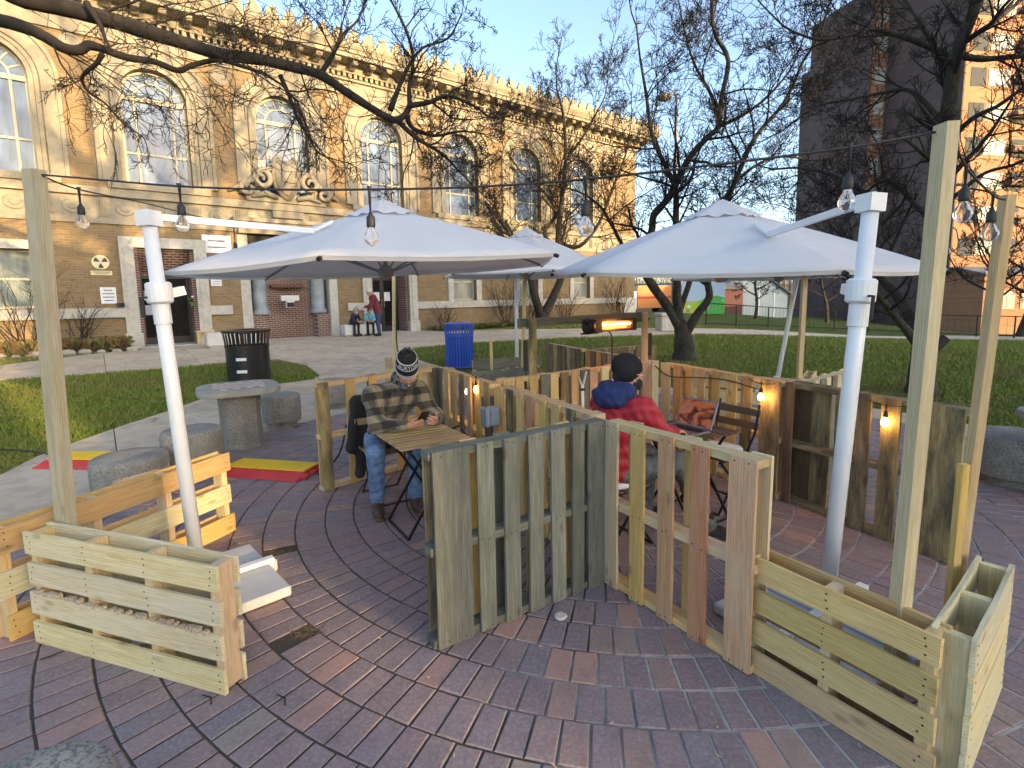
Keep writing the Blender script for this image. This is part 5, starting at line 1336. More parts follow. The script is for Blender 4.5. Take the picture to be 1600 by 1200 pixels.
# white strap hanging on the pallet under the heater
ws = W(-1.22, 1.69, 0.86); WS = thing('white_strap', 'white strap with two loose ends hanging on the pallet under the heater', 'strap', ws, math.atan2(-AV.y, -AV.x))
MB().bar((0, -0.012, -0.22), (0, -0.012, 0.0), 0.035, 0.012, Vector((0, 1, 0))).build('band', M_WHITE, WS)
for e in (-1, 1): MB().bar((0.005*e, -0.012, 0.0), (0.05*e, -0.012, 0.13 + 0.02*e), 0.012, 0.016, Vector((0, 1, 0))).build('loose_end', M_WHITE, WS)
MB().box(-0.022, 0.022, -0.026, -0.002, -0.04, -0.015).build('buckle', M_RUBBER, WS)
# cable runs on the wall feet
def cable(label, pts, r=0.009):
    P_ = [Vector(p) for p in pts]; out = []
    for i in range(len(P_) - 1):
        p0, p1, p2, p3 = P_[max(i-1, 0)], P_[i], P_[i+1], P_[min(i+2, len(P_)-1)]
        for k in range(6):
            t = k/6; out.append(0.5*((2*p1)+(p2-p0)*t+(2*p0-5*p1+4*p2-p3)*t*t+(3*p1-p0-3*p2+p3)*t**3))
    out.append(P_[-1]); o = MB().tube(out, r, 7).build('cable', M_RUBBER, None, True)
    origin_to(o, P_[0]); return tag(o, label, 'cable')
cable('black cable looping behind the pallet near the socket box', [W(0.02, 1.62, 0.5), W(0.05, 1.75, 0.25), W(0.08, 1.6, 0.42), W(0.06, 1.85, 0.6), W(0.07, 2.1, 0.52), W(0.06, 2.4, 0.5)])
cable('black cable arching from the yellow ramp into the left pallet', [G(497, 745) + Vector((0, 0, 0.02)), G(520, 742) + Vector((0, 0, 0.12)), W(0.92, 2.74, 0.33), W(0.85, 2.78, 0.55)])
cable('black cable running off over the left lawn from the ramp', [GT(-60, 706) + Vector((0, 0, 0.03)), GT(20, 707) + Vector((0, 0, 0.03)), GT(70, 712) + Vector((0, 0, 0.03)), G(110, 722, 0.02)])
cable('black cable drooping along the top of the long right pallet', [W(-2.28, 1.7, 0.98), W(-2.22, 1.45, 0.9), W(-2.18, 1.1, 0.93), W(-2.12, 0.7, 0.96), W(-2.04, 0.3, 0.93)], 0.006)
cable('two dark cables beside the timber post behind the man', [CT + Vector((0.06, -0.05, -0.2)), CB + Vector((0.09, -0.05, 1.0)), CB + Vector((0.16, -0.05, 0.6))], 0.012)

# ---------------------------------------------------------------- umbrellas
def cloth_mat():
    t = NT('white_canopy_cloth'); co = t.obj()
    col = t.mix(t.ramp(t.noise(co, 2.5, 4), [(0.35, 0.0), (0.7, 1.0)]), (0.80, 0.80, 0.81), (0.74, 0.745, 0.76))
    t.set(Base_Color=col, Roughness=0.9); t.b.inputs['Specular IOR Level'].default_value = 0.1
    t.bump(t.noise(t.mapping(co, (3, 3, 3)), 1.2, 3), 0.25, 0.05)
    tl = t.n('ShaderNodeBsdfTranslucent'); tl.inputs['Color'].default_value = (0.8, 0.8, 0.8, 1)
    mx = t.n('ShaderNodeMixShader'); mx.inputs[0].default_value = 0.35
    t.l(t.b.outputs[0], mx.inputs[1]); t.l(tl.outputs[0], mx.inputs[2]); t.l(mx.outputs[0], t.out.inputs[0]); return t.m
M_CLOTH = cloth_mat()
M_RIB = plain('grey_rib', (0.30, 0.32, 0.35), 0.4, 0.3)
def umbrella(label, c, R, ph, ze, zc, tilt, pole_b, pole_t, slab_rot=0.0, arm_frac=0.5, slab_c=None, detail=True, collar=0.8):
    pole_b = Vector(pole_b); U = thing('cantilever_umbrella', label, 'umbrella', pole_b, 0, 'white cantilever umbrellas')
    c = Vector((c[0], c[1], 0)) - pole_b; pt = Vector(pole_t) - pole_b; N = 6
    def edge(k, f=1.0):
        a = ph + 2*math.pi*k/N; dx, dy = R*f*math.cos(a), R*f*math.sin(a); return dx, dy
    def top(u, ang_f):      # u 0..1 radial, ang_f in sectors
        k = int(ang_f) % N; f = ang_f - int(ang_f)
        a, b = edge(k), edge((k+1) % N); dx, dy = (a[0]*(1-f)+b[0]*f)*u, (a[1]*(1-f)+b[1]*f)*u
        sag = 0.035*math.sin(math.pi*f)*u*u + 0.03*math.sin(math.pi*u)*math.sin(math.pi*f)
        z = zc + (ze - zc)*(0.84*u + 0.16*u*u) + tilt[0]*dx + tilt[1]*dy - sag*0.55
        return c + Vector((dx, dy, z))
    NU, NS = 9, 8; v = []; f = []
    u0 = 0.13
    for i in range(NU + 1):
        for s_ in range(N*NS): v.append(top(u0 + (1-u0)*i/NU, s_/NS))
    n = N*NS
    for i in range(NU):
        for s_ in range(n): f.append((i*n+s_, i*n+(s_+1) % n, (i+1)*n+(s_+1) % n, (i+1)*n+s_))
    me = mesh_of('canopy', v, f, M_CLOTH, True); o = put('canopy', me, U); md = o.modifiers.new('thick', 'SOLIDIFY'); md.thickness = 0.004
    # hem
    hv = []; 
    for s_ in range(n):
        p = top(1.0, s_/NS); q = top(0.992, s_/NS); hv += [p + Vector((0, 0, 0.003)), q + Vector((0, 0, -0.03))]
    put('hem', mesh_of('hem', hv, [(2*s_, 2*((s_+1) % n), 2*((s_+1) % n)+1, 2*s_+1) for s_ in range(n)], M_CLOTH, True), U)
    # vent cap
    v = [c + Vector((0, 0, zc + 0.075))]
    for i, (uu, dz) in enumerate(((0.06, 0.06), (0.13, 0.035), (0.21, 0.018))):
        for s_ in range(n): q = top(uu, s_/NS); v.append(q + Vector((0, 0, dz + 0.012*math.sin(s_*1.9)*(i == 2))))
    f = [(0, 1+s_, 1+(s_+1) % n) for s_ in range(n)]
    for i in range(2):
        for s_ in range(n): f.append((1+i*n+s_, 1+(i+1)*n+s_, 1+(i+1)*n+(s_+1) % n, 1+i*n+(s_+1) % n))
    put('vent_cap', mesh_of('vent_cap', v, f, M_CLOTH, True), U)
    hub = c + Vector((0, 0, zc - 0.12)); low = c + Vector((0, 0, ze - 0.06))
    MB().lathe([(0.05, 0.1), (0.07, 0.02), (0.07, -0.04), (0.03, -0.07)], 14, c=hub).build('hub', M_RIB, U, True)
    MB().lathe([(0.02, 0.08), (0.065, 0.04), (0.07, -0.01), (0.03, -0.04)], 14, c=low).build('runner', M_RIB, U, True)
    MB().tube([hub, low], 0.018, 8).build('centre_tube', M_RIB, U)
    for k in range(N):
        e = top(0.995, k) + Vector((0, 0, -0.018)); m_ = top(0.5, k) + Vector((0, 0, -0.02))
        rb = MB().tube([hub + Vector((0, 0, 0.06)), m_, e], 0.011, 6).build('rib', M_RIB, U)
        MB().tube([low, m_ + Vector((0, 0, -0.012))], 0.009, 6).build('strut', M_RIB, rb)
        MB().tube([e, e + (e - m_).normalized()*0.03], 0.014, 8).build('tip', M_BLACK, rb)
    # pole
    MB().tube([Vector((0, 0, 0.03)), pt*0.55, pt - Vector((0, 0, 0.04))], [0.039, 0.039, 0.037], 18).build('pole', M_WHITE, U, True)
    d = pt.normalized(); cp = pt*collar
    MB().tube([cp - d*0.17, cp - d*0.02, cp + d*0.0], [0.045, 0.045, 0.045], 18).build('sleeve', M_WHITE, U)
    MB().tube([cp - d*0.055, cp - d*0.045, cp + d*0.055, cp + d*0.065], [0.056, 0.066, 0.066, 0.055], 18).build('collar', M_WHITE, U)
    q = (Vector((c.x, c.y, 0)) - Vector((pt.x, pt.y, 0))).normalized()
    MB().bar(cp + q*0.04, cp + q*0.13 + Vector((0, 0, 0.02)), 0.05, 0.05).build('crank_housing', M_WHITE, U)
    MB().tube([cp - q*0.05 - d*0.02, cp - q*0.1 - d*0.02, cp - q*0.1 - d*0.13], 0.008, 6).build('crank_handle', M_RUBBER, U)
    MB().bar(pt - d*0.08, pt + d*0.005, 0.095, 0.085).build('head_bracket', M_WHITE, U)
    # cantilever arm landing on the canopy, and the lower carrying arm
    ang = math.atan2(pt.y - c.y, pt.x - c.x); af = ((ang - ph) / (2*math.pi/N)) % N
    land = top(arm_frac, af) + Vector((0, 0, 0.02)); st = pt - d*0.025
    MB().bar(st, land, 0.028, 0.038).build('arm', M_WHITE, U)
    MB().tube([land, land.lerp(c + Vector((0, 0, zc)), 0.25) + Vector((0, 0, 0.02))], 0.016, 8).build('arm_end', M_WHITE, U)
    # cross foot and ballast slabs
    sc_ = (Vector(slab_c) - pole_b) if slab_c is not None else Vector((0, 0, 0))
    for k in range(2):
        a = slab_rot + k*math.pi/2; e = Vector((math.cos(a), math.sin(a), 0))*0.42
        MB().bar(-e + Vector((0, 0, 0.085)), e + Vector((0, 0, 0.085)), 0.05, 0.03 + 0.004*k).build('foot_bar', M_WHITE, U)
        for s_ in (-1, 1): MB().bar(e*s_*0.97, e*s_*0.97 + Vector((0, 0, 0.07)), 0.05, 0.05, Vector((1, 0, 0))).build('foot_end', M_WHITE, U)
    MB().tube([(0, 0, 0.06), (0, 0, 0.28)], 0.036, 16).build('foot_socket', M_WHITE, U)
    sl_m = speck('ballast_slab', (0.52, 0.54, 0.55), (0.42, 0.44, 0.46), 3, 0.8, 0.3)
    for k in range(4):
        a = slab_rot + math.pi/4 + k*math.pi/2
        o = put('ballast_slab', mesh_of('ballast_slab', *(lambda b: (b.v, b.f))(MB().box(-0.19, 0.19, -0.19, 0.19, 0.0, 0.06)), sl_m, bevel=0.008), U, (math.cos(a)*0.285, math.sin(a)*0.285, 0.004), (0, 0, slab_rot))
    return U
pb = Vector((-1.90, 2.99, 0)); ptp = D(231, 331, 3.0)
umbrella('white umbrella at front left over the man in plaid', (-1.066, 4.552), 1.596, -0.517, 2.039, 2.53, (0.03, 0.019), pb, ptp, 0.75, 0.52)
pb = W(-0.62, -1.02); ptp = D(1362, 305, 2.62)
umbrella('white umbrella at front right over the man in red', (1.851, 4.677), 1.587, -0.462, 1.957, 2.50, (-0.009, 0.047), pb, ptp, 0.56, 0.60, collar=0.79)
pb = Vector((0.10, 11.0, 0)); ptp = Vector((0.12, 11.0, 2.55))
umbrella('white umbrella at the back centre behind the heater', (0.28, 9.4), 1.59, -0.3, 2.17, 2.93, (0.0, 0.0), pb, ptp, 0.3, 0.5, collar=0.85)
pb = Vector((4.75, 9.35, 0)); ptp = Vector((5.15, 9.4, 2.5))
umbrella('white umbrella at the back right with a slim leaning pole', (4.15, 8.2), 1.59, -0.4, 2.03, 2.55, (0.0, 0.0), pb, ptp, 0.3, 0.5, collar=0.85)

# ---------------------------------------------------------------- string lights
M_CLEAR = None
def bulb_glass():
    t = NT('clear_bulb_glass'); t.set(Base_Color=(0.95, 0.96, 1, 1), Roughness=0.03, IOR=1.12); t.b.inputs['Transmission Weight'].default_value = 0.95; t.b.inputs['Specular IOR Level'].default_value = 0.7; return t.m
M_CLEAR = bulb_glass()
M_LIT = emis('lit_bulb', (1.0, 0.55, 0.15), 14.0, (0.9, 0.6, 0.3))
M_FIL = plain('filament', (0.45, 0.33, 0.15), 0.4, 0.5)
def bulb(parent, p, drop, s=1.0, lit=False, tiltv=(0, 0)):
    # short lead, socket, bulb; hangs from p
    tx, ty = tiltv; dn = Vector((tx, ty, -1)).normalized()
    a = p; b = p + dn*drop; m = MB().tube([a + Vector((0, 0, 0.012)), a, b], [0.011*s, 0.007*s, 0.004*s], 6)
    m.tube([b, b + dn*0.012*s, b + dn*0.02*s, b + dn*0.055*s, b + dn*0.06*s], [0.006*s, 0.010*s, 0.017*s, 0.018*s, 0.016*s], 12)
    so = m.build('socket', M_RUBBER, parent, True)
    c = b + dn*0.058*s
    prof = [(0.0, 0.014), (0.012, 0.0155), (0.03, 0.026), (0.045, 0.030), (0.06, 0.027), (0.072, 0.017), (0.078, 0.004)]
    g = MB().tube([c + dn*q*s for q, r in prof], [r*s for q, r in prof], 14).build('bulb', M_LIT if lit else M_CLEAR, so, True)
    if not lit:
        MB().tube([c + dn*0.005*s, c + dn*0.02*s, c + dn*0.05*s + Vector((0.006*s, 0, 0)), c + dn*0.02*s + Vector((0.01*s, 0, 0))], 0.0016*s, 4).build('filament', M_FIL, so)
    else:
        ld = bpy.data.lights.new('bulb_light', 'POINT'); ld.energy = 1.6; ld.color = (1.0, 0.5, 0.14); ld.shadow_soft_size = 0.03
        lo = bpy.data.objects.new('bulb_light', ld); COL.objects.link(lo); lo.parent = parent; lo.location = c + dn*0.04*s
def strand(label, pts, bulbs, r=0.0045, s=1.0):
    """pts world points, smoothed; bulbs: (point, drop, lit)"""
    P_ = [Vector(p) for p in pts]; o0 = P_[0]; out = []
    for i in range(len(P_) - 1):
        p0, p1, p2, p3 = P_[max(i-1, 0)], P_[i], P_[i+1], P_[min(i+2, len(P_)-1)]
        for k in range(8):
            t = k/8; out.append(0.5*((2*p1)+(p2-p0)*t+(2*p0-5*p1+4*p2-p3)*t*t+(3*p1-p0-3*p2+p3)*t**3) - o0)
    out.append(P_[-1] - o0)
    T_ = thing('string_light', label, 'string light', o0, 0, 'string lights with clear bulbs')
    MB().tube(out, r, 6).build('wire', M_RUBBER, T_, True)
    for b in bulbs: bulb(T_, Vector(b[0]) - o0, b[1], s, b[2] if len(b) > 2 else False, b[3] if len(b) > 3 else (0, 0))
    return T_
# front strand from left post to right post: depth runs from the left post to the right post
def fs(x, y, Y): return D(x, y, Y)
Yf = lambda x: 2.72 + (1.92 - 2.72) * (x - 62) / (1470 - 62) if x < 1200 else 1.92
front = [(66, 273), (170, 282), (280, 291), (420, 296), (577, 296), (740, 292), (915, 280), (1120, 257), (1328, 230), (1468, 205)]
Yd = [2.72, 2.6, 2.47, 2.33, 2.2, 2.1, 2.02, 1.96, 1.92, 1.92]
P_ = [D(x, y, Y) for (x, y), Y in zip(front, Yd)]
strand('front light string spanning from the left post to the thick right post', P_, [(P_[2], 0.07), (P_[4], 0.09), (P_[6], 0.075), (P_[8], 0.085)])
back_l = [(66, 275), (123, 296), (225, 317), (300, 336), (365, 350), (440, 362), (520, 395)]
Yb = [2.72, 2.95, 3.5, 4.2, 5.0, 6.2, 8.0]
P_ = [D(x, y, Y) for (x, y), Y in zip(back_l, Yb)]
P_[-1] = CT + Vector((0, 0, -0.05))
strand('left light string running back from the left post', P_, [(P_[1], 0.075), (P_[4], 0.16)])
rs = [(1486, 205), (1510, 262), (1552, 305), (1570, 312)]
P_ = [D(x, y, Y) for (x, y), Y in zip(rs, [1.92, 1.98, 2.2, 2.3])]
strand('short light string from the thick right post to the thinner one', P_, [(P_[1], 0.06), (P_[2], 0.05)])
rs = [(1462, 215), (1400, 235), (1340, 262), (1290, 300), (1262, 330)]
P_ = [D(1572, 318, 2.3), D(1545, 345, 2.9), D(1500, 375, 4.2), D(1482, 356, 4.9), D(1400, 395, 5.8), Vector((3.95, 7.1, 2.0))]
strand('right light string running back behind the thick right post', P_, [(P_[3], 0.11)])
# lit bulbs on the pallet insides
def lit(px, py, p, label):
    strand(label, [p + Vector((0, 0, 0.16)) + BV*0.12, p + Vector((0, 0, 0.135)), p + Vector((0, 0, 0.15)) - BV*0.12], [(p + Vector((0, 0, 0.135)), 0.03, True)], 0.004, 0.85)
def on_line(px, py, a0_, a1_):       # point of pallet face a = a0.. whose image column is px
    best = None
    for k in range(400):
        b = -1.4 + 4.4*k/400; a = a0_ + (a1_ - a0_)*(b + 1.2)/4.0; q = PX(W(a, b, 0.7))
        if best is None or abs(q[0] - px) < best[0]: best = (abs(q[0] - px), a, b)
    a, b = best[1:]; lo, hi = 0, 1.2
    for k in range(40):
        z = (lo + hi)/2
        if PX(W(a, b, z))[1] > py: lo = z
        else: hi = z
    return W(a, b, z)
lit(745, 608, on_line(745, 612, 0.0, -0.12), 'lit amber bulb on the pallet behind the plaid shirt')
lit(1188, 622, on_line(1188, 624, -1.90, -2.2), 'lit amber bulb on the long right pallet')
lit(1380, 662, on_line(1380, 664, -1.88, -2.2), 'lit amber bulb on the mossy right end pallet')
lit(1378, 662, W(-0.32, 2.45, 0.78), 'lit amber bulb hidden behind the left back pallet corner')
# ================================================================ CONCRETE TABLES AND STOOLS
def stool(label, p, r, h, seed, rot=0.0, cut=0.0):
    t = thing('concrete_stool', label, 'stool', (p.x, p.y, 0), rot, 'concrete stools'); R = random.Random(seed)
    b = 0.03
    MB().lathe([(r*0.78, 0.0), (r*0.78, 0.09)], 28).build('foot', M_CONC, t, True)
    o = MB().lathe([(r*0.97, 0.085), (r, 0.12), (r, h - b*1.6), (r - b*0.35, h - b*0.5), (r - b*1.3, h), (r*0.5, h + 0.004), (0.01, h + 0.005)], 36, cap=False).build('drum', M_CONC, t, True)
    o.data.transform(Matrix.Diagonal((1.0, 0.97, 1.0, 1.0))); smooth_angle(o, 50)
    for pl in t.children: smooth_angle(pl, 50)
    return t
stool('round concrete stool nearest the left planter pallet', G(193, 776) + Vector((0.0, 0.12, 0)), 0.315, 0.36, 1)
stool('round concrete stool just right of the leaning umbrella pole', G(296, 741) + Vector((0.0, 0.1, 0)), 0.29, 0.46, 2)
stool('round concrete stool right of the chess table', G(432, 671) + Vector((0, 0.2, 0)), 0.26, 0.47, 3)
stool('round concrete stool behind the left pallet', G(516, 640) + Vector((0, 0.2, 0)), 0.25, 0.47, 4)
stool('round concrete stool beyond the right pallet wall', G(1604, 757) + Vector((0.0, 0.1, 0)), 0.37, 0.44, 5)
p_ = G(118, 1160, 0.45); stool('round concrete stool in the near left corner of the picture', Vector((p_.x, p_.y - 0.17, 0)), 0.21, 0.45, 6)
def chess_table(label, p, rot, boards=True):
    t = thing('chess_table', label, 'table', (p.x, p.y, 0), rot, 'concrete chess tables'); t.scale = (1, 1, 0.9)
    o = MB().lathe([(0.27, 0.0), (0.25, 0.06), (0.23, 0.4), (0.24, 0.66), (0.27, 0.74)], 8).build('pedestal', M_CONC, t)
    # rounded square top
    prof = []
    for k in range(48):
        a = 2*math.pi*k/48; e = 2/3.6; x = abs(math.cos(a))**e*math.copysign(1, math.cos(a)); y = abs(math.sin(a))**e*math.copysign(1, math.sin(a)); prof.append((x*0.46, y*0.46))
    v = []; rows = [(0.90, 0.742), (0.985, 0.752), (1.0, 0.785), (0.985, 0.82), (0.93, 0.832), (0.0, 0.835)]
    for s_, z in rows: v += [(x*s_, y*s_, z) for x, y in prof]
    f = [(i*48+k, i*48+(k+1) % 48, (i+1)*48+(k+1) % 48, (i+1)*48+k) for i in range(len(rows)-1) for k in range(48)] + [tuple(range(48))[::-1]]
    o = put('top', mesh_of('top', v, f, M_CONCTOP, True), t); smooth_angle(o, 40)
    if boards:
        lt = MB(); dk = MB(); q = 0.07
        for i in range(8):
            for j in range(8): (lt if (i+j) % 2 else dk).box((i-4)*q+0.001, (i-3)*q-0.001, (j-4)*q+0.001, (j-3)*q-0.001, 0.826, 0.8375)
        for m_, c, nm in ((lt, plain('chess_light', (0.62, 0.58, 0.5), 0.7), 'light_squares'), (dk, plain('chess_red', (0.30, 0.17, 0.12), 0.7), 'dark_squares')):
            o = m_.build(nm, c, t); o['kind'] = 'stuff'
    return t
chess_table('concrete chess table with a chequered top at left', G(370, 700) + Vector((0, 0.15, 0)), 0.55)
p_ = G(1800, 660, 0.75); chess_table('concrete table cut by the right picture edge', Vector((p_.x, p_.y + 0.3, 0)), 0.3)

# ---------------------------------------------------------------- bins
def bin_(label, p, r, h, mat, flare, solid=False, name='litter_bin', plaque=False):
    t = thing(name, label, 'bin', p); n = 30
    MB().lathe([(r*0.86, 0.04), (r*0.9, 0.05), (r*0.9, h*0.62 if not solid else h*0.7), (r*0.88, h*0.7)], 28, cap=True).build('liner', M_BLACK if solid else plain('blue_liner', (0.02, 0.06, 0.36), 0.5), t, True)
    for z, rr in ((0.03, r), (h*0.72, r*1.01), (h*0.97, r*flare)):
        MB().lathe([(rr - 0.012, z - 0.02), (rr + 0.012, z - 0.02), (rr + 0.012, z + 0.02), (rr - 0.012, z + 0.02), (rr - 0.012, z - 0.02)], 32, cap=False).build('hoop', mat, t)
    slat = MB(); w = 0.017
    pts = [(r, 0.03), (r, h*0.70), (r*1.03, h*0.82), (r*flare*0.98, h*0.97)]
    v = []
    for rr, z in pts: v += [(rr - 0.004, -w, z), (rr + 0.004, -w, z), (rr + 0.004, w, z), (rr - 0.004, w, z)]
    f = [(i*4+k, i*4+(k+1) % 4, i*4+4+(k+1) % 4, i*4+4+k) for i in range(3) for k in range(4)] + [(3, 2, 1, 0), (12, 13, 14, 15)]
    sm = mesh_of('slat', v, f, mat)
    for k in range(n): put('slat', sm, t, None, (0, 0, 2*math.pi*k/n))
    MB().lathe([(r*flare + 0.03, h*0.985), (r*flare - 0.02, h), (r*0.55, h*0.985), (r*0.5, h*0.93)], 32, cap=False).build('rim', mat, t, True)
    if solid:
        MB().lathe([(r + 0.006, 0.04), (r + 0.006, h*0.70)], 32, cap=False).build('shell', mat, t, True)
    if plaque:
        for z in (h*0.5, h*0.30):
            MB().lathe([(r + 0.008, z), (r + 0.012, z + 0.005), (r + 0.012, z + 0.05), (r + 0.008, z + 0.055)], 6, cap=False, a0=math.radians(-95), a1=math.radians(-68)).build('sticker', plain('white_sticker', (0.7, 0.72, 0.75), 0.5), t)
    return t
M_BLUE = plain('blue_enamel', (0.025, 0.10, 0.52), 0.35)
p_ = D(385, 524, 9.9); bin_('black litter bin with a flared slatted top', Vector((p_.x, p_.y, zt(p_.x, p_.y))), 0.37, 1.13, M_BLACK, 1.12, True, plaque=True)
p_ = D(717, 513, 12.6); bin_('blue slatted litter bin beside the walk', Vector((p_.x, p_.y, zt(p_.x, p_.y))), 0.335, 1.07, M_BLUE, 1.04)

# ---------------------------------------------------------------- cable ramps
def ramp_(label, c, rot, L, Wd):
    t = thing('cable_ramp', label, 'cable ramp', (c.x, c.y, 0.002), rot, 'red and yellow cable ramps')
    red = speck('red_rubber', (0.62, 0.05, 0.05), (0.5, 0.035, 0.04), 3, 0.55, 0.2); yel = speck('yellow_lid', (0.80, 0.55, 0.02), (0.7, 0.46, 0.015), 3, 0.5, 0.2)
    MB().prism([(-Wd/2, 0), (-Wd/2, 0.008), (-Wd*0.22, 0.055), (Wd*0.22, 0.055), (Wd/2, 0.008), (Wd/2, 0)], -L/2, L/2).build('base', red, t)
    lid = MB().box(-Wd*0.24, Wd*0.24, -L/2 + 0.01, L/2 - 0.01, 0.056, 0.068); lid.build('lid', yel, t)
    tr = MB(); R = random.Random(3)
    for i in range(9):
        for j in range(16):
            x = -Wd*0.21 + Wd*0.42*i/8; y = -L/2 + 0.05 + (L - 0.1)*j/15; a = 0.7 if (i+j) % 2 else -0.7
            tr.bar((x - 0.012*math.cos(a), y - 0.012*math.sin(a), 0.069), (x + 0.012*math.cos(a), y + 0.012*math.sin(a), 0.069), 0.006, 0.005)
    o = tr.build('tread', yel, t); o['kind'] = 'stuff'
    tr = MB()
    for e in (-1, 1):
        for i in range(4):
            for j in range(18):
                u = 0.26 + 0.05*i; x = e*Wd*u; z = 0.055 - (u - 0.22)/0.28*0.047; y = -L/2 + 0.04 + (L - 0.08)*j/17
                tr.bar((x, y - 0.012, z + 0.002), (x, y + 0.012, z + 0.002), 0.008, 0.006)
    o = tr.build('side_tread', red, t); o['kind'] = 'stuff'
    cn = MB()
    for q in (-Wd*0.3, -Wd*0.05, Wd*0.2): cn.box(q - 0.04, q + 0.04, -L/2 - 0.05, -L/2 - 0.001, 0.003, 0.035)
    o = cn.build('connector_teeth', red, t); o['kind'] = 'stuff'
    return t
a_, b_, c_ = G(350, 746), G(490, 756), G(497, 726)
cc = (G(350, 747) + G(497, 724)) / 2; dr = (b_ - a_)
ramp_('yellow and red cable ramp lying at the foot of the left pallet', Vector((cc.x, cc.y, 0)), math.atan2(dr.y, dr.x) + math.pi/2, 0.95, 0.56)
a_, b_ = G(66, 734), G(235, 736); cc = (G(66, 734) + G(240, 708)) / 2
ramp_('yellow and red cable ramp on the walk behind the left post', Vector((cc.x, cc.y, 0)), math.atan2((b_ - a_).y, (b_ - a_).x) + math.pi/2, 1.05, 0.6)

# ---------------------------------------------------------------- bistro furniture
def bistro_table(label, c, rot, h=0.71, s=0.56, mat=None):
    t = thing('folding_table', label, 'table', (c.x, c.y, 0), rot, 'folding bistro tables'); n = 8; w = s/n
    for k in range(n): put('slat', board_mesh(s, 0.016, w - 0.017, mat or M_SLAT, 0.0008), t, (0, -s/2 + w*(k + 0.5), h - 0.009), (math.pi/2, 0, 0))
    for y in (-s/2 + 0.012, s/2 - 0.012):
        MB().bar((-s/2 + 0.05 if False else 0, y, h - 0.03), (0.001, y, h - 0.03), 0.01, 0.01)
    for x in (-s*0.36, s*0.36): MB().bar((x, -s/2 + 0.01, h - 0.026), (x, s/2 - 0.01, h - 0.026), 0.02, 0.016).build('frame_bar', M_BLACK, t)
    for y in (-s*0.38, s*0.38):
        for e in (-1, 1): MB().bar((e*s*0.42, y + e*0.01, 0.006), (-e*s*0.36, y + e*0.01, h - 0.035), 0.02, 0.012, Vector((0, 1, 0))).build('leg', M_BLACK, t)
    for e in (-1, 1): MB().bar((e*s*0.42, -s*0.38 + e*0.01, 0.012), (e*s*0.42, s*0.38 + e*0.01, 0.012), 0.012, 0.012).build('foot_bar', M_BLACK, t)
    return t
def bistro_chair(label, c, rot, mat=None, cushion=False):      # faces +Y
    t = thing('folding_chair', label, 'chair', (c.x, c.y, 0), rot, 'folding bistro chairs'); mt = mat or M_SLAT; n = 6
    for k in range(n): put('seat_slat', board_mesh(0.38, 0.014, 0.05, mt, 0.0008), t, (0, -0.17 + 0.062*k, 0.443), (math.pi/2, 0, 0))
    for k in range(2): put('back_slat', board_mesh(0.40, 0.014, 0.06, mt, 0.0008), t, (0, -0.265 - 0.02*k, 0.66 + 0.11*k), (0.12, 0, 0))
    for e in (-1, 1):
        MB().bar((e*0.185, 0.20, 0.006), (e*0.185, -0.245, 0.6), 0.016, 0.012, Vector((1, 0, 0))).build('leg', M_BLACK, t)
        MB().bar((e*0.185, -0.245, 0.6), (e*0.185, -0.30, 0.84), 0.016, 0.012, Vector((1, 0, 0))).build('back_post', M_BLACK, t)
        MB().bar((e*0.165, -0.24, 0.006), (e*0.165, 0.17, 0.43), 0.016, 0.012, Vector((1, 0, 0))).build('leg', M_BLACK, t)
        MB().bar((e*0.175, -0.18, 0.43), (e*0.175, 0.19, 0.43), 0.014, 0.014).build('seat_rail', M_BLACK, t)
    MB().bar((-0.185, 0.20, 0.012), (0.185, 0.20, 0.012), 0.012, 0.012).build('foot_bar', M_BLACK, t); MB().bar((-0.165, -0.24, 0.012), (0.165, -0.24, 0.012), 0.012, 0.012).build('foot_bar', M_BLACK, t)
    return t
def seat_cushion(label, c, rot, z=0.452):
    v = []; n = 32
    for s_, zz in ((0.9, 0.0), (1.0, 0.012), (1.0, 0.03), (0.9, 0.045), (0.6, 0.053), (0.02, 0.05)):
        for k in range(n):
            a = 2*math.pi*k/n; e = 2/3.2; x = abs(math.cos(a))**e*math.copysign(1, math.cos(a)); y = abs(math.sin(a))**e*math.copysign(1, math.sin(a)); v.append((x*0.19*s_, y*0.18*s_, zz + 0.004*math.sin(3*a)))
    f = [(i*n+k, i*n+(k+1) % n, (i+1)*n+(k+1) % n, (i+1)*n+k) for i in range(5) for k in range(n)] + [tuple(range(n))[::-1]]
    o = put('seat_cushion', mesh_of('seat_cushion', v, f, speck('white_cushion', (0.72, 0.74, 0.77), (0.62, 0.65, 0.7), 6, 0.9, 0.4), True), None, (c.x, c.y, z), (0, 0, rot)); return tag(o, label, 'cushion', 'white seat cushions')
RB = math.atan2(AV.y, AV.x)            # local x along A
yaw = lambda d: math.atan2(-d.x, d.y)      # rotation that turns local +Y to d
M1, M2 = W(0.68, 2.12), W(-0.37, 0.32)
bistro_table('slatted folding table before the man in plaid', W(0.62, 1.39), RB)
bistro_table('dark slatted folding table under the laptop', W(-1.16, 0.33), RB + math.pi/2, mat=M_CHAIRWOOD)
bistro_chair('folding chair under the man in plaid', W(0.68, 2.10), yaw(-BV))
bistro_chair('folding chair with white cushion hidden behind the grey pallet', W(0.62, 0.70), yaw(BV)); seat_cushion('white cushion on the chair behind the grey pallet', W(0.62, 0.70), RB)
bistro_chair('folding chair under the man in red', W(-0.37, 0.32), yaw(-AV), M_CHAIRWOOD); seat_cushion('white cushion under the man in red', W(-0.37, 0.32), RB)
bistro_chair('empty dark folding chair with white cushion before the right pallet', W(-1.56, 0.36), yaw(AV), M_CHAIRWOOD); seat_cushion('white cushion on the empty dark folding chair', W(-1.56, 0.36), RB)
# dark denim bag / cushion seen under the right table
bg_ = put('bag', None) if False else None

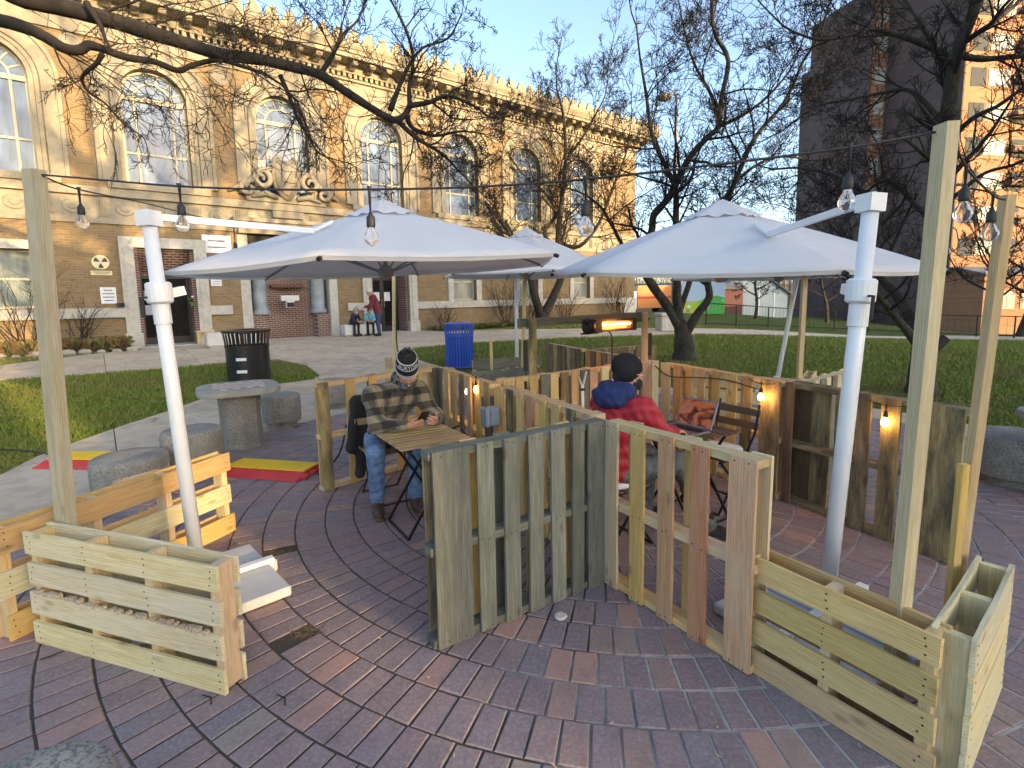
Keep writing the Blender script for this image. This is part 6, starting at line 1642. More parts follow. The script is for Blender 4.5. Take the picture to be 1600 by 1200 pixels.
# laptop and phone
LT = thing('laptop', 'open laptop with a reddish picture on its screen', 'laptop', W(-1.06, 0.30, 0.712), yaw(-AV))
put('base', mesh_of('base', *(lambda b: (b.v, b.f))(MB().box(-0.17, 0.17, -0.12, 0.115, 0.002, 0.018)), plain('laptop_grey', (0.30, 0.31, 0.33), 0.35, 0.6), bevel=0.004), LT)
kb = MB()
for i in range(12):
    for j in range(4): kb.box(-0.145 + i*0.0245, -0.125 + i*0.0245, 0.0 + j*0.024, 0.02 + j*0.024, 0.0182, 0.0205)
o = kb.build('keys', M_BLACK, LT); o['kind'] = 'stuff'
MB().box(-0.045, 0.045, -0.105, -0.03, 0.0182, 0.0188).build('touchpad', plain('touchpad_grey', (0.24, 0.25, 0.27), 0.3), LT)
ld_ = put('lid', mesh_of('lid', *(lambda b: (b.v, b.f))(MB().box(-0.17, 0.17, 0.0, 0.008, 0.0, 0.225)), MATS['laptop_grey'], bevel=0.003), LT, (0, 0.118, 0.02), (math.radians(-22), 0, 0))
def screen_mat():
    t = NT('screen_picture'); co = t.obj()
    n1 = t.noise(t.mapping(co, (1, 1, 1.3)), 9.0, 3, 0.5, 0.8)
    col = t.ramp(n1, [(0.30, (0.01, 0.006, 0.01)), (0.42, (0.09, 0.022, 0.015)), (0.53, (0.42, 0.11, 0.03)), (0.63, (0.30, 0.13, 0.10)), (0.75, (0.06, 0.03, 0.04))])
    t.set(Base_Color=(0.01, 0.01, 0.012, 1), Roughness=0.15, Emission_Color=col, Emission_Strength=0.16); return t.m
MB().box(-0.158, 0.158, -0.0025, -0.0005, 0.014, 0.212).build('screen', screen_mat(), ld_)

# ================================================================ PEOPLE (smooth unions of limbs, meshed with surface nets)
def sdf_mesh(prims, h, disp=None):
    """prims: ('c', a, b, ra, rb, k) tapered capsule, ('e', centre, radii, rot or None, k) ellipsoid; k = blend radius, negative k cuts"""
    lo = np.full(3, 1e9); hi = -lo
    boxes = []
    for p in prims:
        if p[0] == 'c':
            a, b = np.array(p[1], float), np.array(p[2], float); r = max(p[3], p[4])
            l_, h_ = np.minimum(a, b) - r, np.maximum(a, b) + r
        else:
            r = max(p[2]); c = np.array(p[1], float); l_, h_ = c - r, c + r
        boxes.append((l_, h_)); lo = np.minimum(lo, l_); hi = np.maximum(hi, h_)
    lo -= 0.05; hi += 0.05
    n = np.ceil((hi - lo) / h).astype(int) + 1
    d = np.full(n, 0.2, np.float32)
    ax = [lo[i] + h*np.arange(n[i]) for i in range(3)]
    for p, (l_, h_) in zip(prims, boxes):
        k = abs(p[-1]); m = k + 2*h + 0.03
        i0 = np.clip(((l_ - m - lo) / h).astype(int), 0, n - 1); i1 = np.clip(((h_ + m - lo) / h).astype(int) + 2, 1, n)
        sl = tuple(slice(i0[i], i1[i]) for i in range(3))
        X = ax[0][sl[0]][:, None, None]; Y = ax[1][sl[1]][None, :, None]; Z = ax[2][sl[2]][None, None, :]
        if p[0] == 'c':
            a, b = np.array(p[1], float), np.array(p[2], float); ba = b - a; L2 = max(1e-9, ba @ ba)
            t = np.clip(((X-a[0])*ba[0] + (Y-a[1])*ba[1] + (Z-a[2])*ba[2]) / L2, 0, 1)
            q = np.sqrt((X-a[0]-t*ba[0])**2 + (Y-a[1]-t*ba[1])**2 + (Z-a[2]-t*ba[2])**2) - (p[3] + (p[4]-p[3])*t)
        else:
            c, r, R = np.array(p[1], float), p[2], p[3]
            x, y, z = X - c[0], Y - c[1], Z - c[2]
            if R is not None:
                R = np.array(R.transposed()); x, y, z = R[0,0]*x+R[0,1]*y+R[0,2]*z, R[1,0]*x+R[1,1]*y+R[1,2]*z, R[2,0]*x+R[2,1]*y+R[2,2]*z
            k0 = np.sqrt((x/r[0])**2 + (y/r[1])**2 + (z/r[2])**2); k1 = np.sqrt((x/r[0]**2)**2 + (y/r[1]**2)**2 + (z/r[2]**2)**2) + 1e-9
            q = k0*(k0-1)/k1
        cur = d[sl]
        if p[-1] < 0: q = -q; hh = np.clip(0.5 - 0.5*(cur - q)/k, 0, 1) ; new = np.maximum(cur, q)
        else:
            hh = np.clip(0.5 + 0.5*(cur - q)/k, 0, 1); new = cur*(1-hh) + q*hh - k*hh*(1-hh)
        d[sl] = new
    if disp is not None:
        d += disp(ax[0][:, None, None], ax[1][None, :, None], ax[2][None, None, :]).astype(np.float32)
    # surface nets
    s = d < 0
    c = np.zeros(np.array(d.shape) - 1, int)
    for i in (0, 1):
        for j in (0, 1):
            for k in (0, 1): c += s[i:s.shape[0]-1+i, j:s.shape[1]-1+j, k:s.shape[2]-1+k]
    act = (c > 0) & (c < 8); idx = -np.ones(c.shape, int); cells = np.argwhere(act); idx[act] = np.arange(len(cells))
    acc = np.zeros((len(cells), 3)); cnt = np.zeros(len(cells))
    corners = [(i, j, k) for i in (0, 1) for j in (0, 1) for k in (0, 1)]
    for a in corners:
        for axn in range(3):
            if a[axn]: continue
            b = list(a); b[axn] = 1
            va = d[cells[:,0]+a[0], cells[:,1]+a[1], cells[:,2]+a[2]]; vb = d[cells[:,0]+b[0], cells[:,1]+b[1], cells[:,2]+b[2]]
            m = (va < 0) != (vb < 0); t = np.where(m, va/(va - vb + 1e-12), 0)
            pos = np.array(a, float)[None, :].repeat(len(cells), 0); pos[:, axn] += t
            acc[m] += pos[m]; cnt[m] += 1
    V = lo + (cells + acc/np.maximum(cnt, 1)[:, None])*h
    F = []
    for axn in range(3):
        o1, o2 = [(1, 2), (2, 0), (0, 1)][axn]
        sh = list(s.shape); A = s.take(range(0, sh[axn]-1), axn); B = s.take(range(1, sh[axn]), axn)
        for flip, e in ((False, A & ~B), (True, ~A & B)):
            p = np.argwhere(e); p = p[(p[:, o1] > 0) & (p[:, o2] > 0) & (p[:, o1] < s.shape[o1]-1) & (p[:, o2] < s.shape[o2]-1)]
            if not len(p): continue
            def at(d1, d2):
                q = p.copy(); q[:, o1] += d1; q[:, o2] += d2; return idx[q[:,0], q[:,1], q[:,2]]
            quad = np.stack([at(-1, -1), at(0, -1), at(0, 0), at(-1, 0)], 1)
            F.append(quad[:, ::-1] if flip else quad)
    return V, np.concatenate(F)
def person_part(name, prims, h, mat, parent, disp=None):
    V, F = sdf_mesh(prims, h, disp); return put(name, raw_mesh(name, V, F, mat, True), parent)
def folds(amp, f=28.0, seed=0.0):
    return lambda x, y, z: amp*(np.sin(f*(z*1.3 + 0.5*y) + seed + 3*np.sin(f*0.28*x + seed))*0.6 + np.sin(f*1.7*(y + 0.6*x) + 2*np.sin(f*0.5*z))*0.4)
M_SKIN = speck('skin', (0.50, 0.27, 0.19), (0.44, 0.22, 0.15), 9, 0.5, 0.1)
def denim(name, c1, c2):
    return speck(name, c1, c2, 4.5, 0.85, 0.35, 160, 0.002, 4, [q*0.6 for q in c1], 40, amount=0.4)
M_JEAN = denim('blue_jeans', (0.075, 0.14, 0.27), (0.17, 0.27, 0.42))
M_GRJEAN = denim('grey_trousers', (0.075, 0.095, 0.10), (0.12, 0.145, 0.15))
def plaid_mat():
    t = NT('plaid_flannel'); s = t.n('ShaderNodeSeparateXYZ'); co = t.obj(); t.l(co, s.inputs[0])
    def band(sock, f, ph): return t.math('GREATER_THAN', t.math('SINE', t.math('ADD', t.math('MULTIPLY', sock, f), ph)), 0.0)
    hx = t.math('ADD', s.outputs[0], t.math('MULTIPLY', s.outputs[1], 0.55)); hz = t.math('SUBTRACT', s.outputs[2], t.math('MULTIPLY', s.outputs[1], 0.35))
    a = band(hx, 52.0, 0.4); b = band(hz, 48.0, 1.1)
    n = t.math('ADD', t.math('MULTIPLY', a, 0.5), t.math('MULTIPLY', b, 0.5))
    col = t.ramp(n, [(0.0, (0.016, 0.017, 0.016)), (0.35, (0.016, 0.017, 0.016)), (0.4, (0.065, 0.055, 0.036)), (0.6, (0.065, 0.055, 0.036)), (0.7, (0.20, 0.155, 0.08)), (1.0, (0.23, 0.18, 0.095))])
    st = band(hx, 104.0, 2.2); col = t.mix(t.math('MULTIPLY', t.math('MULTIPLY', st, b), 0.35), col, (0.22, 0.22, 0.21))
    t.set(Base_Color=col, Roughness=0.95); t.b.inputs['Sheen Weight'].default_value = 0.2
    t.bump(t.noise(co, 120, 3), 0.3, 0.003); return t.m
M_PLAID = plaid_mat()
M_REDJ = speck('red_jacket', (0.40, 0.016, 0.03), (0.33, 0.012, 0.026), 4, 0.6, 0.35, 30, 0.006)
M_NAVY = speck('navy_fleece', (0.022, 0.035, 0.13), (0.016, 0.025, 0.09), 20, 0.95, 0.5, 90, 0.004)
M_KNIT = speck('black_knit', (0.013, 0.013, 0.014), (0.008, 0.008, 0.009), 60, 0.95, 0.6, 110, 0.004)
M_BOOT = speck('brown_leather', (0.075, 0.045, 0.025), (0.045, 0.028, 0.017), 7, 0.6, 0.3)
M_TANBOOT = speck('tan_leather_toe', (0.17, 0.10, 0.045), (0.11, 0.065, 0.03), 7, 0.55, 0.3)
M_BLKCLOTH = speck('black_cloth', (0.012, 0.012, 0.014), (0.02, 0.02, 0.022), 6, 0.9, 0.3)
V3 = Vector
def hand(wrist, tip_dir, palm_n, sign, curl=0.5, s=1.0):
    """prims for a right (sign=1) or left (sign=-1) hand; tip_dir along the fingers, palm_n out of the palm"""
    f = V3(tip_dir).normalized(); nrm = (V3(palm_n) - f*V3(palm_n).dot(f)).normalized(); sd = f.cross(nrm)*sign     # towards the thumb
    w = V3(wrist); P = []
    knuck = w + f*0.09*s
    P.append(('c', w - f*0.02, w + f*0.03*s, 0.026*s, 0.028*s, 0.012))
    for q in (-0.022, 0.0, 0.022): P.append(('c', w + f*0.02*s + sd*q*0.8*s, w + f*0.075*s + sd*q*s, 0.015*s, 0.0135*s, 0.012))
    for q, L in ((0.030, 0.068), (0.010, 0.076), (-0.010, 0.070), (-0.029, 0.055)):
        a = w + f*0.082*s + sd*q*s; d1 = (f + nrm*curl*0.7 + sd*q*1.2).normalized(); d2 = (f + nrm*curl*2.2).normalized(); d3 = (f*0.4 + nrm*curl*3.0).normalized()
        b = a + d1*L*0.45*s; c = b + d2*L*0.33*s; e = c + d3*L*0.25*s
        P += [('c', a, b, 0.0095*s, 0.0088*s, 0.003), ('c', b, c, 0.0088*s, 0.0082*s, 0.003), ('c', c, e, 0.0082*s, 0.0072*s, 0.003)]
    a = w + f*0.025*s + sd*0.028*s; b = a + (f*0.6 + sd*0.7 + nrm*0.25*curl).normalized()*0.036*s; c = b + (f*0.85 + sd*0.1 + nrm*0.5*curl).normalized()*0.03*s
    P += [('c', a, b, 0.0125*s, 0.0105*s, 0.006), ('c', b, c, 0.0102*s, 0.0082*s, 0.003)]
    return P
def head_prims(c, R):      # head with face along local +Y, top +Z, R rotation matrix
    L = lambda x, y, z: c + R @ V3((x, y, z))
    P = [('e', L(0, -0.012, 0.03), (0.074, 0.092, 0.092), R, 0.02), ('e', L(0, 0.022, -0.035), (0.056, 0.066, 0.078), R, 0.03),
         ('c', L(0, 0.085, 0.018), L(0, 0.104, -0.018), 0.008, 0.0125, 0.012), ('e', L(0, 0.078, -0.052), (0.024, 0.014, 0.009), R, 0.008), ('e', L(0, 0.068, -0.092), (0.024, 0.02, 0.016), R, 0.015),
         ('c', L(-0.035, 0.078, 0.028), L(0.035, 0.078, 0.028), 0.01, 0.01, 0.015)]
    for e in (-1, 1):
        P.append(('e', L(e*0.076, -0.008, -0.008), (0.010, 0.018, 0.031), R, 0.005))
        P.append(('e', L(e*0.030, 0.088, 0.010), (0.013, 0.010, 0.008), R, -0.008))
    return P, L
def boot(an, fwd, s=1.0):
    f = V3(fwd).normalized(); a = V3(an)
    return [('c', a + V3((0, 0, 0.10)), a + V3((0, 0, 0.0)), 0.052*s, 0.05*s, 0.02), ('c', a + V3((0, 0, -0.028)) - f*0.03, a + f*0.10 + V3((0, 0, -0.03)), 0.042*s, 0.045*s, 0.03), ('c', a + f*0.09 + V3((0, 0, -0.035)), a + f*0.155 + V3((0, 0, -0.042)), 0.045*s, 0.036*s, 0.02)]
def sole(an, fwd, s=1.0):
    f = V3(fwd).normalized(); a = V3(an); return [('c', a - f*0.035 + V3((0, 0, -0.066)), a + f*0.06 + V3((0, 0, -0.066)), 0.040*s, 0.043*s, 0.02), ('c', a + f*0.06 + V3((0, 0, -0.066)), a + f*0.155 + V3((0, 0, -0.066)), 0.043*s, 0.036*s, 0.02)]

# ---- man in plaid, leaning over the table with a phone
MA = thing('person', 'seated man in plaid flannel and striped black beanie looking at his phone', 'person', (M1.x, M1.y, 0), yaw(-BV))
hipc = V3((0, 0, 0.54)); shc = V3((0, 0.33, 1.03)); nk = V3((-0.01, 0.40, 1.09)); hd_c = V3((-0.035, 0.515, 1.165))
RH = Euler((math.radians(-40), math.radians(2), math.radians(-16))).to_matrix()
shR, shL = V3((0.185, 0.31, 0.985)), V3((-0.195, 0.33, 0.985)); elR, elL = V3((0.205, 0.43, 0.765)), V3((-0.30, 0.44, 0.775))
wrR, wrL = V3((0.015, 0.615, 0.775)), V3((-0.225, 0.60, 0.785))
hpR, hpL = V3((0.10, 0.02, 0.53)), V3((-0.10, 0.02, 0.53)); knR, knL = V3((0.215, 0.40, 0.535)), V3((-0.13, 0.42, 0.52)); anR, anL = V3((0.20, 0.335, 0.085)), V3((-0.10, 0.42, 0.085))
hp, Lh = head_prims(hd_c, RH)
body = hp + [('c', nk, hd_c + V3((0, -0.01, -0.03)), 0.055, 0.055, 0.03), ('c', hipc, shc - V3((0, 0.03, 0.03)), 0.09, 0.07, 0.04), ('c', shR, shL, 0.045, 0.045, 0.03), ('c', shR, elR, 0.042, 0.035, 0.03), ('c', elR, wrR, 0.036, 0.026, 0.02), ('c', shL, elL, 0.042, 0.035, 0.03), ('c', elL, wrL, 0.036, 0.026, 0.02),
        ('c', hpR, knR, 0.065, 0.05, 0.03), ('c', knR, anR, 0.048, 0.032, 0.03), ('c', hpL, knL, 0.065, 0.05, 0.03), ('c', knL, anL, 0.048, 0.032, 0.03)]
body += hand(wrR, V3((-0.85, 0.45, 0.10)), V3((-0.4, -0.5, 0.6)), 1, 0.55) + hand(wrL, V3((0.45, 0.75, 0.10)), V3((0.75, -0.4, 0.4)), -1, 0.55)
person_part('body', body, 0.0065, M_SKIN, MA)
shirt = [('c', hipc + V3((0, 0.0, 0.02)), V3((0, 0.12, 0.78)), 0.155, 0.165, 0.08), ('e', V3((0, 0.24, 0.90)), (0.20, 0.135, 0.17), Euler((math.radians(-34), 0, 0)).to_matrix(), 0.08), ('c', shR, shL, 0.085, 0.085, 0.08), ('e', V3((0, 0.40, 1.065)), (0.085, 0.085, 0.05), RH, 0.04),
         ('c', shR, elR, 0.078, 0.062, 0.05), ('c', elR, wrR + (elR - wrR)*0.10, 0.062, 0.044, 0.03), ('c', shL, elL, 0.078, 0.062, 0.05), ('c', elL, wrL + (elL - wrL)*0.10, 0.062, 0.044, 0.03)]
person_part('flannel_shirt', shirt, 0.0095, M_PLAID, MA, folds(0.006, 50))
jeans = [('e', hipc + V3((0, -0.01, 0.0)), (0.175, 0.14, 0.115), None, 0.05), ('c', hpR, knR, 0.088, 0.071, 0.05), ('c', knR, anR + V3((0, 0, 0.05)), 0.071, 0.060, 0.04), ('c', hpL, knL, 0.088, 0.071, 0.05), ('c', knL, anL + V3((0, 0, 0.05)), 0.071, 0.060, 0.04)]
person_part('jeans', jeans, 0.0095, M_JEAN, MA, folds(0.005, 58, 2.0))
for an, fw in ((anR, V3((0.25, 1, 0))), (anL, V3((0.1, 1, 0)))):
    bo = person_part('boot', boot(an, fw), 0.008, M_BOOT, MA); person_part('sole', sole(an, fw, 1.0), 0.008, M_TANBOOT, bo)
# gaiter mask over nose and mouth
person_part('face_mask', [('e', Lh(0, 0.028, -0.055), (0.068, 0.084, 0.062), RH, 0.02), ('c', Lh(0, 0.0, -0.09), nk + V3((0, 0.0, 0.03)), 0.065, 0.07, 0.04)], 0.0065, speck('grey_black_gaiter', (0.018, 0.02, 0.024), (0.16, 0.17, 0.19), 26, 0.9, 0.3, lo=0.45, hi=0.6), MA)
# glasses
gl_ = MB()
for e in (-1, 1):
    gl_.tube([Lh(e*0.033 + 0.026*math.cos(a), 0.108, 0.008 + 0.019*math.sin(a)) for a in [2*math.pi*k/16 for k in range(17)]], 0.0022, 5)
    gl_.tube([Lh(e*0.059, 0.107, 0.012), Lh(e*0.078, 0.05, 0.012), Lh(e*0.08, -0.02, 0.008)], 0.0022, 5)
gl_.tube([Lh(-0.008, 0.109, 0.012), Lh(0.008, 0.109, 0.012)], 0.002, 5); gl_.build('glasses', M_BLACK, MA)
# beanie: shaped along the head axis, with cuff stripes, woven word and pompom
def hat_tube(prof, name, mat, parent, n=36, smooth=True, C0=(0, -0.012, 0.03)):
    v = []
    for r, z in prof:
        for k in range(n): a = 2*math.pi*k/n; v.append(Lh(C0[0] + r*0.88*math.cos(a), C0[1] + r*1.06*math.sin(a), C0[2] + z))
    f = [(i*n+k, i*n+(k+1) % n, (i+1)*n+(k+1) % n, (i+1)*n+k) for i in range(len(prof)-1) for k in range(n)]
    f += [tuple(range(n))[::-1], tuple((len(prof)-1)*n + k for k in range(n))]
    return put(name, mesh_of(name, v, f, mat, smooth), parent)
M_STRIPE = speck('white_knit', (0.55, 0.56, 0.58), (0.42, 0.43, 0.45), 60, 0.95, 0.4, 110, 0.003)
hat = hat_tube([(0.094, 0.012), (0.100, 0.02), (0.101, 0.075), (0.098, 0.11), (0.090, 0.150), (0.070, 0.180), (0.035, 0.196), (0.004, 0.2)], 'beanie', M_KNIT, MA)
for z, hgt in ((0.024, 0.006), (0.042, 0.005), (0.105, 0.005), (0.156, 0.004)):
    rr = 0.1035 if z < 0.08 else (0.1005 if z < 0.12 else 0.0895)
    hat_tube([(rr - 0.004, z), (rr + 0.0015, z), (rr + (0.0015 if z < 0.15 else -0.001), z + hgt), (rr - 0.004, z + hgt)], 'stripe', M_STRIPE, hat, smooth=False)
pm = MB(); pr_ = random.Random(6); top_ = Lh(0, -0.012, 0.245)
for k in range(420):
    d = V3((pr_.gauss(0, 1), pr_.gauss(0, 1), pr_.gauss(0, 1))).normalized(); e = d.orthogonal()*0.0025; q = top_ + d*pr_.uniform(0.028, 0.042); pm.add([top_ + e, top_ - e, q - e, q + e], [(0, 1, 2, 3)])
pm.build('pompom', speck('grey_yarn', (0.05, 0.05, 0.055), (0.16, 0.16, 0.17), 50, 0.95, 0), hat)
def text_mesh(s, size):
    cu = bpy.data.curves.new('lettering', 'FONT'); cu.body = s; cu.size = size; cu.align_x = 'CENTER'; cu.extrude = 0.0; cu.offset = 0.0006
    ob = bpy.data.objects.new('lettering', cu); COL.objects.link(ob); bpy.context.view_layer.update()
    me = bpy.data.meshes.new_from_object(ob.evaluated_get(bpy.context.evaluated_depsgraph_get())); bpy.data.objects.remove(ob); return me
me = text_mesh('BURTON', 0.046)
bm = bmesh.new(); bm.from_mesh(me); bmesh.ops.subdivide_edges(bm, edges=[e for e in bm.edges if e.calc_length() > 0.012], cuts=2); bmesh.ops.triangulate(bm, faces=bm.faces)
for v in bm.verts:
    a = math.pi/2 + v.co.x/0.098*1.0; z = 0.119 + v.co.y; r = 0.0985 - max(0, z - 0.118)*0.22 + 0.003
    v.co = Lh(r*0.88*math.cos(a), -0.012 + r*1.06*math.sin(a), 0.03 + z)
bm.to_mesh(me); bm.free(); me.materials.append(M_STRIPE); put('lettering', me, hat)
hf = [('e', Lh(0, -0.02, 0.0), (0.080, 0.095, 0.075), RH, 0.02)]
person_part('hair', hf, 0.008, speck('brown_hair', (0.06, 0.035, 0.02), (0.035, 0.02, 0.012), 30, 0.7, 0.4), MA)
# phone
phc = (wrR + wrL)/2 + V3((0.02, 0.075, 0.055))
pw = Matrix.Translation((M1.x, M1.y, 0)) @ Matrix.Rotation(yaw(-BV), 4, 'Z')
ph_ = put('phone', mesh_of('phone', *(lambda b: (b.v, b.f))(MB().box(-0.037, 0.037, -0.075, 0.075, -0.005, 0.005)), M_BLACK, bevel=0.003)); ph_.matrix_world = pw @ Matrix.Translation(phc) @ Euler((math.radians(48), 0, math.radians(6))).to_matrix().to_4x4()
tag(ph_, 'black phone held in both hands above the slatted table', 'phone'); MB().box(-0.034, 0.034, -0.07, 0.07, 0.0051, 0.0056).build('screen', plain('dark_screen', (0.01, 0.012, 0.016), 0.08), ph_)
# black jacket hanging over his chair back
jk = [('c', (-0.16, -0.28, 0.86), (0.16, -0.28, 0.86), 0.045, 0.045, 0.04), ('e', (0, -0.30, 0.58), (0.21, 0.05, 0.30), None, 0.06), ('c', (0.16, -0.3, 0.82), (0.23, -0.27, 0.42), 0.055, 0.05, 0.04), ('c', (0.10, -0.31, 0.7), (0.16, -0.29, 0.16), 0.06, 0.045, 0.05), ('c', (-0.16, -0.3, 0.82), (-0.22, -0.28, 0.35), 0.055, 0.045, 0.04)]
V_, F_ = sdf_mesh(jk, 0.011, folds(0.008, 22, 1.0)); o = put('jacket', raw_mesh('jacket', V_, F_, M_BLKCLOTH, True), None, (M1.x, M1.y, 0), (0, 0, yaw(-BV))); tag(o, 'black jacket draped over the chair of the man in plaid', 'jacket')

# ---- man in red, typing
MC = thing('person', 'seated man in red jacket with navy hood and black beanie typing on a laptop', 'person', (M2.x, M2.y, 0), yaw(-AV))
hipc = V3((0, 0, 0.56)); shc = V3((0, 0.07, 1.02)); nk = V3((0.0, 0.085, 1.09)); hd_c = V3((0.0, 0.13, 1.205))
RH = Euler((math.radians(-12), 0, math.radians(-30))).to_matrix()
shR, shL = V3((0.20, 0.07, 0.98)), V3((-0.20, 0.09, 0.98)); elR, elL = V3((0.27, 0.24, 0.77)), V3((-0.27, 0.27, 0.78)); wrR, wrL = V3((0.13, 0.46, 0.765)), V3((-0.13, 0.49, 0.77))
hpR, hpL = V3((0.10, 0.02, 0.54)), V3((-0.10, 0.02, 0.54)); knR, knL = V3((0.20, 0.45, 0.56)), V3((-0.12, 0.46, 0.54)); anR, anL = V3((0.36, 0.56, 0.085)), V3((-0.10, 0.42, 0.085))
hp, Lh = head_prims(hd_c, RH)
body = hp + [('c', nk, hd_c + V3((0, -0.02, -0.05)), 0.056, 0.055, 0.03), ('c', hipc, shc - V3((0, 0.03, 0.03)), 0.09, 0.07, 0.04), ('c', shR, shL, 0.045, 0.045, 0.03), ('c', shR, elR, 0.042, 0.035, 0.03), ('c', elR, wrR, 0.036, 0.026, 0.02), ('c', shL, elL, 0.042, 0.035, 0.03), ('c', elL, wrL, 0.036, 0.026, 0.02),
        ('c', hpR, knR, 0.065, 0.05, 0.03), ('c', knR, anR, 0.048, 0.032, 0.03), ('c', hpL, knL, 0.065, 0.05, 0.03), ('c', knL, anL, 0.048, 0.032, 0.03)]
body += hand(wrR, V3((-0.15, 1, -0.10)), V3((0, 0.05, -1)), 1, 0.28) + hand(wrL, V3((0.15, 1, -0.10)), V3((0, 0.05, -1)), -1, 0.28)
person_part('body', body, 0.0065, M_SKIN, MC)
jac = [('c', hipc, V3((0, 0.03, 0.80)), 0.185, 0.19, 0.08), ('e', V3((0, 0.06, 0.90)), (0.215, 0.155, 0.17), None, 0.08), ('c', shR, shL, 0.095, 0.095, 0.08), ('c', shR, elR, 0.088, 0.07, 0.05), ('c', elR, wrR + (elR - wrR)*0.08, 0.07, 0.05, 0.03), ('c', shL, elL, 0.088, 0.07, 0.05), ('c', elL, wrL + (elL - wrL)*0.08, 0.07, 0.05, 0.03)]
person_part('red_jacket', jac, 0.0095, M_REDJ, MC, folds(0.007, 52))
person_part('hood', [('c', V3((-0.09, 0.03, 1.09)), V3((0.09, 0.03, 1.09)), 0.075, 0.075, 0.04), ('e', V3((0, -0.045, 1.06)), (0.155, 0.085, 0.085), None, 0.05), ('c', V3((0.085, 0.04, 1.10)), V3((0.04, 0.15, 1.04)), 0.05, 0.03, 0.03), ('c', V3((-0.085, 0.04, 1.10)), V3((-0.04, 0.15, 1.04)), 0.05, 0.03, 0.03)], 0.009, M_NAVY, MC, folds(0.007, 60))
person_part('trousers', [('e', hipc + V3((0, -0.01, -0.02)), (0.18, 0.145, 0.11), None, 0.05), ('c', hpR, knR, 0.09, 0.075, 0.05), ('c', knR, anR + V3((0, 0, 0.04)), 0.075, 0.066, 0.04), ('c', hpL, knL, 0.09, 0.075, 0.05), ('c', knL, anL + V3((0, 0, 0.04)), 0.075, 0.066, 0.04)], 0.0095, M_GRJEAN, MC, folds(0.005, 56, 1.0))
for an, fw in ((anR, V3((0.4, 1, 0))), (anL, V3((0, 1, 0)))):
    bo = person_part('shoe', boot(an, fw), 0.008, M_BLKCLOTH, MC); person_part('sole', sole(an, fw), 0.008, M_RUBBER, bo)
person_part('beanie', [('e', Lh(0, -0.018, 0.052), (0.094, 0.112, 0.098), RH, 0.02), ('c', Lh(-0.05, -0.02, 0.01), Lh(0.05, -0.02, 0.01), 0.065, 0.065, 0.03)], 0.0075, M_KNIT, MC, folds(0.0015, 90))
person_part('hair', [('e', Lh(0, -0.045, -0.02), (0.072, 0.06, 0.06), RH, 0.02)], 0.008, speck('black_hair', (0.02, 0.015, 0.012), (0.012, 0.009, 0.008), 30, 0.6, 0.3), MC)
person_part('face_mask', [('e', Lh(0, 0.042, -0.055), (0.060, 0.078, 0.056), RH, 0.02)], 0.0065, M_BLKCLOTH, MC)
gl_ = MB()
gl_.tube([Lh(0.08, -0.01, -0.0), Lh(0.078, 0.05, -0.035)], 0.003, 5); gl_.tube([Lh(0.082, -0.012, 0.012), Lh(0.079, 0.06, 0.018), Lh(0.062, 0.098, 0.018)], 0.0026, 5)
gl_.build('mask_strap', plain('white_strap', (0.6, 0.6, 0.62), 0.6), MC)

